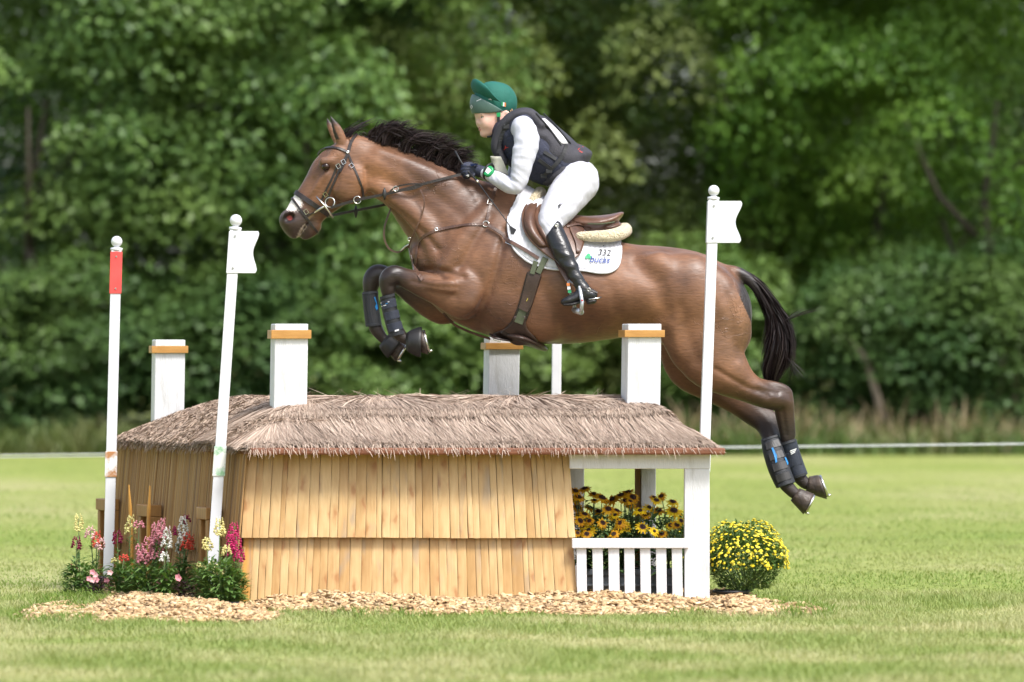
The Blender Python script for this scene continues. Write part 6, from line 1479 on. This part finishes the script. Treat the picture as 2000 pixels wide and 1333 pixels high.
# riding boots
for s_ in (-1, 1):
    a, b = (fbox(1050, 1190, 425, 615, -.46, -.24) if s_ < 0 else fbox(1050, 1190, 425, 615, .24, .46))
    bo = Field(a, b, .0048); bo.chain(H3(calf(s_)), .012); bo.chain(H3(foot(s_)), .014)
    bo.chain(H3([(1084, 446, 12, s_ * .298, 1.0), (1088, 440, 8, s_ * .30, 1.0)]), .012)
    # slanting top line
    X, Z_ = bo.ax[0][:, None, None], bo.ax[2][None, None, :]; q0, q1 = P(1064, 466, YH), P(1087, 434, YH); dv = (q1 - q0).normalized(); up = Vector((-dv.z, 0, dv.x)); up = up if up.z > 0 else -up
    bo.f = np.maximum(bo.f, ((X - q0.x) * up.x + (Z_ - q0.z) * up.z + 0 * bo.f).astype(np.float32))
    bo.noise(lambda x, y, z: .0022 * np.sin(z * 105 + 2 * np.sin(x * 30) + x * 35) * np.clip((PZ(480, YH) - z) / .05, 0, 1) * np.clip((z - PZ(555, YH)) / .03, 0, 1))
    bt = link('boot', bo.mesh('boot', 2), M['boot'], rider)
    so = Field(a, b, .0042); so.chain(H3([(1160, 588, 5.5, s_ * .375, 2.2), (1150, 590, 5.5, s_ * .376, 2.2)]), .004); so.chain(H3([(1136, 590, 3, s_ * .38, 4), (1115, 595, 3, s_ * .386, 5), (1101, 595, 2.6, s_ * .388, 4)]), .006)
    par(link('sole', so.mesh('sole', 1), M['rubber']), bt) if False else link('sole', so.mesh('sole', 1), M['rubber'], rider)
    bbv = BVHTree.FromPolygons([tuple(v) for v in bo.V], [tuple(int(k) for k in q) for q in bo.Q])
    if s_ < 0:
        strap([(1134, 559), (1150, 566), (1166, 573)], 4, 'spur_strap', M['leather'], rider, .004, .001, bbv)
        ring(1150, 566, 3, -.43, 'spur_buckle', 'metal', rider, .002); mb = MB(); mb.tube([P(1150, 585, YH - .41), P(1168, 583, YH - .395), P(1174, 581, YH - .38)], [.003, .004, .005], 6); mb.build('spur', M['metal'], rider, True)
        ring(1087, 440, 2.6, name='snap', parent=rider, mat='metal', y=-.335, tube=.004)
# gloves
for s_ in (-1, 1):
    dx = 0 if s_ < 0 else -6
    G = Field(*fbox(885, 960, 305, 360, s_ * .108 - .09, s_ * .108 + .09), .0032)
    yo = s_ * .106
    G.chain(H3([(942 + dx, 336, 11.5, s_ * .116, .95), (930 + dx, 332, 10.5, yo, .95), (922 + dx, 331, 11, yo, .75)]), .006)
    for k, (kx, ky) in enumerate(((910, 324.5), (908.5, 330.5), (909.5, 336.5), (912.5, 342))):     # four fingers closed on the rein
        ln = (1.0, 1.08, 1.0, .85)[k]
        G.chain(H3([(kx + 12 + dx, ky + .5, 4.2, yo + s_ * .016, 1), (kx + dx, ky, 4.1, yo + s_ * .020, 1), (kx - 6 * ln + dx, ky + 2, 3.7, yo + s_ * .006, 1), (kx - 5 * ln + dx, ky + 4.5, 3.5, yo - s_ * .012, 1), (kx + 3 + dx, ky + 4.5, 3.3, yo - s_ * .018, 1)]), .0025)
    G.chain(H3([(928 + dx, 326, 5, yo - s_ * .012, 1), (918 + dx, 321, 4.4, yo - s_ * .016, 1), (908 + dx, 321.5, 3.8, yo - s_ * .010, 1), (903 + dx, 324, 3.2, yo - s_ * .004, 1)]), .004)
    gl = link('glove', G.mesh('glove', 1), M['glove'], rider)
    if s_ < 0:
        gb = BVHTree.FromPolygons([tuple(v) for v in G.V], [tuple(int(k) for k in q) for q in G.Q])
        patch([(918, 322), (932, 320), (933, 323), (920, 325)], 'print_navy', rider, 'glove_trim', gb, .002); patch([(910, 343), (916, 341), (916, 345), (911, 347)], 'print_white', rider, 'glove_trim', gb, .002)
# watch on the near wrist
wt = empty('wrist_watch', P(955, 335, YH - .17)); tag(wt, 'green wrist watch over the white sleeve of the rider', 'watch')
shb = BVHTree.FromPolygons([tuple(v) for v in sf.V], [tuple(int(k) for k in q) for q in sf.Q]); c, nn, ok = hit(954.5, 335.5, shb); nn = (nn + Vector((-.2, -1, .2))).normalized()
mb = MB(); mb.lathe(c, [(.0285, -.012), (.0295, .004), (.027, .012), (.022, .0135)], 28, ax=nn); mb.build('case', M['watch'], wt, True)
u = nn.orthogonal().normalized(); v_ = nn.cross(u)
if abs(u.z) > abs(v_.z): u, v_ = v_, u
mb = MB(); cc = c + nn * .0145; mb.add([cc - u * .015 - v_ * .013, cc + u * .015 - v_ * .013, cc + u * .015 + v_ * .013, cc - u * .015 + v_ * .013], [(0, 1, 2, 3)]); mb.build('display', M['print_white'], wt)
mb = MB(); an0 = P(954.5, 335.5, YH - .138); tt_ = (P(944, 337, YH - .118) - P(962, 345, YH - .150)).normalized(); e1 = tt_.cross(Vector((0, 0, 1))).normalized(); e2 = tt_.cross(e1)
mb.tube([an0 + (e1 * math.cos(k * .3307) + e2 * math.sin(k * .3307)) * .040 for k in range(20)], .006, 6, cap=False); mb.build('band', M['webbing'], wt, True)
# whip
wp = empty('riding_whip', P(940, 370, YH - .15)); tag(wp, 'thin black riding whip held in the near glove', 'whip')
q = [(889, 296, -.10), (899, 314, -.115), (912, 333, -.128), (931, 353, -.16), (960, 393, -.235), (985, 426, -.275), (995, 441, -.29)]
mb = MB(); mb.tube([P(a, b, YH + c_) for a, b, c_ in q[:4]], [.006, .0045, .005, .0055], 7); mb.build('handle', M['webbing'], wp, True)
mb = MB(); mb.tube([P(a, b, YH + c_) for a, b, c_ in q[3:]], [.004, .0032, .003, .003], 6); mb.build('shaft', M['webbing'], wp, True)
mb = MB(); mb.tube([P(930, 351, YH - .158), P(934, 357, YH - .168)], .0062, 7); mb.build('ferrule', M['metal'], wp, True)
mb = MB(); a_ = [P(994, 440, YH - .295), P(1009, 449, YH - .30), P(1003, 459, YH - .30), P(998, 458, YH - .30)]; mb.add(a_ + [p + Vector((0, .006, 0)) for p in a_], [(0, 1, 2, 3), (7, 6, 5, 4), (0, 4, 5, 1), (1, 5, 6, 2), (2, 6, 7, 3), (3, 7, 4, 0)]); mb.build('tongue', M['webbing'], wp)

# ================================================================== FLOWERS
M['leaf_snap'] = leafmat('snapdragon_leaf', (0.19, 0.31, 0.085), (0.095, 0.19, 0.05), 0.3, 0.5)
M['leaf_rud'] = leafmat('rudbeckia_leaf', (0.14, 0.24, 0.085), (0.065, 0.13, 0.045), 0.25, 0.5)
M['leaf_mum'] = leafmat('chrysanthemum_leaf', (0.16, 0.25, 0.06), (0.075, 0.15, 0.036), 0.25, 0.5)
M['leaf_purple'] = leafmat('dark_purple_leaf', (0.06, 0.025, 0.03), (0.025, 0.02, 0.015), 0.2, 0.45)
M['stem'] = pmat('green_stem', (0.12, 0.19, 0.06), None, 12, 0.6)
M['mum_yellow'] = island_mat('mum_petals', [(0.70, 0.55, 0.02), (0.80, 0.68, 0.08), (0.62, 0.46, 0.01)], 0.6, .15)
M['petal_yellow'] = island_mat('yellow_petal', [(0.78, 0.50, 0.01), (0.85, 0.62, 0.02), (0.70, 0.38, 0.01)], 0.55, .2)
M['petal_amber'] = island_mat('amber_petal', [(0.74, 0.36, 0.012), (0.82, 0.48, 0.02), (0.55, 0.20, 0.01), (0.78, 0.42, 0.012)], 0.55, .2)
M['petal_brown'] = pmat('brown_petal', (0.10, 0.022, 0.008), (0.05, 0.012, 0.006), 30, .7)
M['cone'] = pmat('dark_cone', (0.035, 0.016, 0.010), (0.015, 0.008, 0.006), 90, 0.8, .8, 300)
FC = {'cream': (0.78, 0.70, 0.30), 'white': (0.80, 0.78, 0.70), 'pink': (0.80, 0.33, 0.38), 'palepink': (0.78, 0.48, 0.46), 'coral': (0.75, 0.11, 0.07), 'maroon': (0.24, 0.012, 0.06), 'magenta': (0.52, 0.03, 0.14)}
for k, c in FC.items(): M['fl_' + k] = island_mat('flower_' + k, [tuple(x * .85 for x in c), c, tuple(min(.85, x * 1.1 + .02) for x in c)], 0.6, .2)
def leaf_mesh(leaves, name, mat, parent):
    """leaves: list of (base, direction, length, width): pointed blades with a folded midrib"""
    V = []; Fs = []
    for (p, d, L_, w_) in leaves:
        d = Vector(d).normalized(); sdv = d.cross(Vector((0, 0, 1))); sdv = sdv.normalized() if sdv.length > .01 else Vector((1, 0, 0)); n_ = sdv.cross(d)
        dr = Vector((0, 0, -.22 * L_)); i = len(V); p = Vector(p)
        V += [p, p + d * L_ * .4 + sdv * w_ * .5 + n_ * w_ * .18, p + d * L_ * .45, p + d * L_ * .4 - sdv * w_ * .5 + n_ * w_ * .18, p + d * L_ + dr]
        Fs += [(i, i + 1, i + 2), (i, i + 2, i + 3), (i + 1, i + 4, i + 2), (i + 2, i + 4, i + 3)]
    mb = MB(); mb.add(V, Fs); o = mb.build(name, mat, parent); o['kind'] = 'stuff'; return o
def blossom(mb, c, out, s, rd):
    """snapdragon floret: hooded upper lip, pouting lower lip, little tube"""
    out = Vector(out).normalized(); sdv = out.cross(Vector((0, 0, 1))).normalized(); up = sdv.cross(out)
    tip = Vector(c) + out * s
    for (du, dv, r_) in ((.45, .0, .62), (-.35, .38, .5), (-.35, -.38, .5), (-.1, 0, .6)):
        p = tip + up * du * s + sdv * dv * s; pts = []
        a = [p + out * r_ * s * .7, p + up * r_ * s * .6 + sdv * r_ * s * .25, p - sdv * r_ * s * .75 + up * .1 * s, p - up * r_ * s * .55, p + sdv * r_ * s * .75 + up * .1 * s, p - out * r_ * s * .6]
        i = len(mb.v); mb.v += [tuple(q) for q in a]; f = [(0, 1, 2), (0, 2, 3), (0, 3, 4), (0, 4, 1), (5, 2, 1), (5, 3, 2), (5, 4, 3), (5, 1, 4)]
        mb.f += [tuple(k + i for k in q) for q in f]; mb.m += [0] * 8
GS = 'bedding flowers at the left face of the jump'
def snapdragon(px, py, Y, spikes, bush, label, leafm='leaf_snap', sd_=0):
    """spikes: (top px, top py, colour, length px); bush: (width px, height px)"""
    rd = random.Random(int(px * 7 + py + sd_)); z0 = max(0, float(chip_h(np.array([PX(px, Y)]), np.array([Y]))[0])); b0 = Vector((PX(px, Y), Y, z0)); m = (D + Y) / F
    t = empty('snapdragon', b0); tag(t, label, 'flower', GS)
    leaves = []; stems = MB()
    for (tx, ty, col, ln) in spikes:
        top = P(tx, ty, Y + rd.uniform(-.05, .05)); root = b0 + Vector((rd.uniform(-.03, .03), rd.uniform(-.03, .03), 0)); mid = root.lerp(top, .5) + Vector((rd.uniform(-.01, .01), 0, 0))
        stems.tube([root, mid, top], [.0035, .003, .0015], 5)
        for k in range(26):
            s = rd.uniform(.05, .72); p = root.lerp(mid, s * 2) if s < .5 else mid.lerp(top, s * 2 - 1); a = rd.uniform(0, 6.28)
            leaves.append((p, (math.cos(a), math.sin(a), rd.uniform(.2, .9)), rd.uniform(.03, .06), rd.uniform(.009, .015)))
        mb = MB(); L_ = ln * m; n_ = max(7, int(ln / 2.0)); dirv = (top - mid).normalized()
        for k in range(n_):
            s = k / n_; a = k * 2.4 + rd.uniform(-.4, .4); sz = .0215 * (.42 + .58 * s ** .7) * rd.uniform(.85, 1.15)
            c = top - dirv * L_ * s; o_ = Vector((math.cos(a), math.sin(a), .15)); blossom(mb, c + o_ * .004, o_, sz, rd)
        mb.build('flower_spike', M['fl_' + col], t)
    bw, bh = bush[0] * m * 1.1, bush[1] * m * 1.25
    for k in range(int(bush[0] * bush[1] / 9)):
        a = rd.uniform(0, 6.28); r_ = math.sqrt(rd.random()) * bw * .5; h_ = rd.random() * bh * (1 - .35 * (2 * r_ / bw) ** 2)
        p = b0 + Vector((math.cos(a) * r_, math.sin(a) * r_ * .7, h_)); leaves.append((p, (math.cos(a) + rd.uniform(-.5, .5), math.sin(a) + rd.uniform(-.5, .5), rd.uniform(-.1, 1.0)), rd.uniform(.04, .08), rd.uniform(.012, .024)))
    stems.build('stem', M['stem'], t, True); leaf_mesh(leaves, 'foliage', M[leafm], t)
snapdragon(152, 1150, 1.05, [(153, 1006, 'cream', 32), (150, 1050, 'maroon', 24), (144, 1105, 'maroon', 14)], (44, 62), 'tall pale yellow snapdragon at the far left end of the flowers')
snapdragon(184, 1148, 1.2, [(176, 1030, 'palepink', 22), (190, 1040, 'coral', 30), (198, 1052, 'palepink', 22)], (34, 50), 'pale pink and coral snapdragon left of the red-sleeved pole')
snapdragon(237, 1155, .75, [(229, 1037, 'maroon', 26), (226, 1092, 'cream', 10), (243, 1086, 'coral', 10)], (44, 60), 'dark red snapdragon right of the red-sleeved pole')
snapdragon(258, 1150, .95, [(256, 1008, 'cream', 36), (272, 1020, 'pink', 12)], (30, 52), 'tall cream snapdragon beside the dark red one')
snapdragon(290, 1152, .55, [(272, 1064, 'pink', 40), (288, 1050, 'pink', 46), (304, 1022, 'pink', 46), (318, 1014, 'pink', 40), (300, 1060, 'pink', 36), (280, 1074, 'pink', 26), (313, 1058, 'pink', 34), (326, 1030, 'pink', 26)], (72, 56), 'big bunch of pink snapdragons in the middle of the flowers')
snapdragon(328, 1156, .35, [(327, 1032, 'white', 40), (322, 1080, 'white', 18), (314, 1132, 'pink', 10)], (40, 52), 'short white snapdragon right of the pink bunch')
snapdragon(358, 1150, .45, [(357, 1010, 'white', 52), (366, 1040, 'coral', 36), (374, 1046, 'coral', 28), (350, 1058, 'white', 24), (364, 1008, 'maroon', 16), (344, 1030, 'maroon', 18)], (44, 56), 'tall white snapdragon with coral ones beside it')
snapdragon(404, 1172, -.05, [(404, 1052, 'cream', 24), (391, 1102, 'cream', 14), (416, 1098, 'cream', 22)], (42, 66), 'pale yellow snapdragon low in front of the notched white flag pole')
snapdragon(432, 1180, -.2, [(429, 1014, 'cream', 34), (443, 1066, 'cream', 20), (424, 1110, 'cream', 14)], (66, 74), 'cream snapdragon with lush green leaves beside the front boards')
snapdragon(456, 1172, -.12, [(458, 1022, 'magenta', 34), (449, 1044, 'magenta', 40), (462, 1042, 'magenta', 36), (468, 1076, 'magenta', 22), (455, 1060, 'magenta', 26)], (40, 60), 'magenta snapdragon against the corner of the boards')
def impatiens(px, py, Y, label):
    rd = random.Random(int(px)); t = empty('impatiens', P(px, py, Y)); t.location.z = 0.03; tag(t, label, 'flower', GS); b0 = Vector((PX(px, Y), Y, .04)); leaves = []
    for k in range(80):
        a = rd.uniform(0, 6.28); r_ = rd.uniform(0, .045); leaves.append((b0 + Vector((math.cos(a) * r_, math.sin(a) * r_, rd.uniform(0, .08))), (math.cos(a), math.sin(a), rd.uniform(0, .8)), rd.uniform(.035, .06), rd.uniform(.014, .022)))
    leaf_mesh(leaves, 'foliage', M['leaf_purple'], t)
    for k in range(7):
        mb = MB(); c = b0 + Vector((rd.uniform(-.06, .06), rd.uniform(-.06, .0), rd.uniform(.05, .11)))
        for j in range(5):
            a = j * 1.2566; d = Vector((math.cos(a), -.35, math.sin(a))); s_ = .015; u_ = Vector((-math.sin(a), 0, math.cos(a)))
            mb.add([c, c + d * s_ * .6 + u_ * s_ * .5, c + d * s_ * 1.1, c + d * s_ * .6 - u_ * s_ * .5], [(0, 1, 2, 3)])
        mb.build('flower', M['fl_palepink' if k % 2 else 'fl_pink'], t)
impatiens(193, 1150, .5, 'dark-leaved pink and white busy lizzie at the foot of the red-sleeved pole'); impatiens(365, 1150, .05, 'dark-leaved pink and white busy lizzie below the white snapdragon')
# black trays of the bedding plants, just showing
mb = MB(); c = P(432, 1183, -.3); mb.box(c.x - .09, c.x + .09, c.y - .04, c.y + .05, .005, .035); tag(mb.build('plant_tray', M['black_plastic'], None, bevel=.006), 'black plastic plant tray under the cream snapdragon', 'tray')

# ---- coneflowers in grey troughs inside the open bay
GT = 'grey plastic troughs in the open bay'
for k, (a, b) in enumerate(((1140, 1196), (1199, 1254), (1257, 1316))):
    Y = .22; x0, x1 = PX(a, Y), PX(b, Y); zt_ = PZ(1113, Y); t = empty('trough', ((x0 + x1) / 2, Y, 0)); tag(t, ('left', 'middle', 'right')[k] + ' grey plastic trough behind the white balusters', 'planter', GT)
    mb = MB(); mb.hexa([(x0 + .012, Y + .02, .0), (x1 - .012, Y + .02, .0), (x1 - .012, Y + .2, .0), (x0 + .012, Y + .2, .0), (x0, Y, zt_), (x1, Y, zt_), (x1, Y + .22, zt_), (x0, Y + .22, zt_)]); mb.build('tub', M['grey_plastic'], t, bevel=.006)
    mb = MB(); mb.box(x0 - .004, x1 + .004, Y - .006, Y + .226, zt_ - .028, zt_ + .002); mb.build('rim', M['grey_plastic'], t, bevel=.004)
    mb = MB(); mb.box(x0 + .002, x1 - .002, Y - .004, Y + .22, zt_ * .52, zt_ * .52 + .012); mb.build('rib', M['grey_plastic'], t, bevel=.002)
def cone_head(c, out, r_, mat, parent, sd_, brown):
    rd = random.Random(sd_); out = Vector(out).normalized(); u_ = out.orthogonal().normalized(); v_ = out.cross(u_); mb = MB(); n_ = 13
    for lay in range(2):
        for k in range(n_):
            a = 2 * math.pi * (k + .5 * lay) / n_ + rd.uniform(-.12, .12); d = u_ * math.cos(a) + v_ * math.sin(a); w_ = d.cross(out); L_ = r_ * rd.uniform(.82, 1.08) * (1 - .15 * lay); dp = rd.uniform(-.05, .35)
            p0 = c + d * r_ * .18; p1 = c + d * L_ * .6 - out * L_ * dp * .35 + out * .003 * lay; p2 = c + d * L_ - out * L_ * dp
            hw = r_ * .13
            mb.add([p0 - w_ * hw * .5, p0 + w_ * hw * .5, p1 + w_ * hw, p2 + w_ * hw * .35, p2 - w_ * hw * .35, p1 - w_ * hw], [(0, 1, 2, 5), (5, 2, 3, 4)])
    fh = mb.build('flower_head', M[mat], parent)
    if brown:
        mb = MB()
        for k in range(n_):
            a = 2 * math.pi * (k + .25) / n_; d = u_ * math.cos(a) + v_ * math.sin(a); w_ = d.cross(out); q = c + out * .0045
            mb.add([q, q + d * r_ * .34 + w_ * r_ * .10, q + d * r_ * .46, q + d * r_ * .34 - w_ * r_ * .11], [(0, 1, 2, 3)])
        mb.build('brown_eye', M['petal_brown'], fh)
    mb = MB(); rc_ = r_ * .27; mb.lathe(c, [(rc_, 0), (rc_ * .95, rc_ * .5), (rc_ * .6, rc_ * .9), (rc_ * .1, rc_ * 1.02)], 10, ax=out); mb.build('cone', M['cone'], fh, True)
heads = [(1142, 955, 14, 'a'), (1130, 972, 15, 'a'), (1128, 992, 13, 'a'), (1124, 960, 12, 'a'), (1176, 973, 17, 'a'), (1160, 966, 12, 'a'), (1197, 976, 16, 'a'), (1213, 968, 15, 'a'), (1227, 962, 14, 'a'), (1236, 972, 15, 'a'), (1220, 980, 13, 'a'), (1152, 992, 14, 'a'), (1170, 1000, 15, 'a'), (1188, 995, 14, 'a'), (1205, 998, 13, 'a'), (1142, 1005, 13, 'a'), (1133, 1018, 13, 'a'),
         (1250, 998, 15, 'y'), (1268, 992, 15, 'y'), (1282, 978, 12, 'y'), (1292, 970, 11, 'a'), (1314, 981, 14, 'y'), (1316, 998, 17, 'y'), (1277, 973, 10, 'a'), (1286, 998, 14, 'a'), (1212, 1022, 14, 'a'), (1177, 1022, 12, 'a'), (1150, 1036, 15, 'y'), (1208, 1034, 13, 'y'), (1255, 1030, 14, 'y'), (1278, 1038, 11, 'y'), (1183, 1049, 11, 'y'), (1330, 1018, 10, 'y'), (1233, 988, 12, 'a'), (1262, 1006, 12, 'a'), (1160, 1012, 12, 'a'), (1196, 1012, 11, 'a')]
_r = random.Random(77)
heads += [(_r.uniform(1122, 1325), _r.uniform(972, 1045), _r.uniform(8, 12), 'y' if _r.random() < .45 else 'a') for _ in range(26)]
GR = 'yellow and brown coneflowers in the open bay'
plants = [(1146, .34, 'dark amber coneflower plant at the left end of the open bay'), (1182, .30, 'amber coneflower plant second from the left in the open bay'), (1222, .34, 'brown-eyed coneflower plant in the middle of the open bay'), (1262, .28, 'yellow coneflower plant right of the middle of the open bay'), (1304, .32, 'bright yellow coneflower plant next to the white corner post')]
for i, (px, Y, lab) in enumerate(plants):
    rd = random.Random(i + 40); t = empty('coneflower', (PX(px, Y), Y, .17)); tag(t, lab, 'flower', GR); stems = MB(); leaves = []; root = Vector((PX(px, Y), Y, .15))
    for j, (hx_, hy_, hr, kd) in enumerate(heads):
        if min(range(5), key=lambda q: abs(plants[q][0] - hx_)) != i: continue
        front = hy_ > 1012; Yh = Y - .16 + rd.uniform(-.03, .05) if front else Y + rd.uniform(-.12, .12); c = P(hx_, hy_, Yh)
        stems.tube([root + Vector((rd.uniform(-.03, .03), 0, 0)), root.lerp(c, .6) + Vector((rd.uniform(-.02, .02), -.01, .02)), c], [.003, .0028, .0022], 5)
        o_ = Vector((rd.uniform(-.5, .5), -.75 if front else -.5 + rd.uniform(-.2, .1), .55 if front else rd.uniform(.6, 1.1)))
        cone_head(c, o_, hr * .0026 * 1.08, 'petal_amber' if kd == 'a' else 'petal_yellow', t, j, kd == 'a' or rd.random() < .4)
        for k in range(5):
            s = rd.uniform(.3, .85); a = rd.uniform(0, 6.28); leaves.append((root.lerp(c, s), (math.cos(a), math.sin(a) - .4, rd.uniform(0, .6)), rd.uniform(.05, .09), rd.uniform(.016, .026)))
    for k in range(150):
        a = rd.uniform(0, 6.28); p = root + Vector((rd.uniform(-.085, .085), rd.uniform(-.11, .1), rd.uniform(.0, .27))); leaves.append((p, (math.cos(a), math.sin(a) - .5, rd.uniform(-.2, .7)), rd.uniform(.05, .10), rd.uniform(.022, .04)))
    stems.build('stem', M['stem'], t, True); leaf_mesh(leaves, 'foliage', M['leaf_rud'], t)

# ---- potted yellow chrysanthemums
def mum(px0, pbase, Y, wd_px, top_px, label, nfl=760):
    rd = random.Random(int(px0)); m = (D + Y) / F; c = Vector((PX(px0, Y), Y, 0)); t = empty('chrysanthemum', c); tag(t, label, 'flower', 'potted yellow chrysanthemums')
    zt_ = PZ(top_px, Y); rx = wd_px * m / 2; z0 = .07; zc = z0 + (zt_ - z0) * .46
    mb = MB(); mb.lathe(c + Vector((-.06 * (rx / .18), -.05, .0)), [(.075, 0), (.085, .055), (.092, .058), (.092, .068), (.083, .068), (.08, .05)], 22); mb.build('pot', M['black_plastic'], t, True)
    V = []; Fs = []; leaves = []
    def dome(s):
        a = rd.uniform(0, 6.28); q = rd.random(); el = math.asin(min(1, max(-.3, q * 1.28 - .28)))
        rr = s; z = zc + (zt_ - zc) * math.sin(el) * rr; hr = rx * abs(math.cos(el)) ** .75 * rr; hr *= 1 + .09 * math.sin(3 * a + 1 + z * 9) + .06 * math.sin(7 * a + z * 21); z += .02 * math.sin(2 * a + .6) * max(0, math.sin(el)); return Vector((c.x + math.cos(a) * hr, c.y + math.sin(a) * hr, z)), Vector((math.cos(a) * math.cos(el), math.sin(a) * math.cos(el), math.sin(el) + .25)).normalized()
    for k in range(4200):
        if rd.random() < .62: p, n_ = dome(rd.uniform(.55, .97))
        else:
            a = rd.uniform(0, 6.28); s = rd.random(); hr = rx * (.5 + .5 * s ** .6) * rd.uniform(.75, 1.02); p = Vector((c.x + math.cos(a) * hr, c.y + math.sin(a) * hr, z0 + (zc - z0) * s)); n_ = Vector((math.cos(a), math.sin(a), .4))
        leaves.append((p, n_ + Vector((rd.uniform(-.7, .7), rd.uniform(-.7, .7), rd.uniform(-.5, .7))), rd.uniform(.018, .036), rd.uniform(.010, .018)))
    leaf_mesh(leaves, 'foliage', M['leaf_mum'], t)
    st = MB()
    for k in range(46):
        p, n_ = dome(.8); r0 = c + Vector((rd.uniform(-.04, .04), rd.uniform(-.04, .04), .06)); st.tube([r0, r0.lerp(p, .55) + Vector((0, 0, -.02)), p], [.003, .0025, .0015], 4)
    st.build('stem', M['stem'], t)
    mb = MB()
    for k in range(nfl):
        p, n_ = dome(rd.uniform(.94, 1.06)); big = rd.random(); r_ = .0055 + .0075 * big ** 2.2; n_ = (n_ + Vector((rd.uniform(-.3, .3), rd.uniform(-.3, .3), .3))).normalized(); u_ = n_.orthogonal().normalized(); v_ = n_.cross(u_)
        i = len(mb.v); nn = 7; V = [p + n_ * r_ * .75] + [p + (u_ * math.cos(j * 6.283 / nn) + v_ * math.sin(j * 6.283 / nn)) * r_ * (.75 if j % 2 else 1.0) + n_ * r_ * .35 for j in range(nn)] + [p - n_ * r_ * .3]
        mb.add(V, [(0, 1 + j, 1 + (j + 1) % nn) for j in range(nn)] + [(nn + 1, 1 + (j + 1) % nn, 1 + j) for j in range(nn)])
    o = mb.build('blossoms', M['mum_yellow'], t); o['kind'] = 'stuff'
mum(1454, 1152, .32, 158, 1022, 'round potted yellow chrysanthemum on the wood chips right of the jump')
mum(1352, 1150, 1.1, 78, 1000, 'smaller yellow chrysanthemum half hidden behind the white corner post', 160)
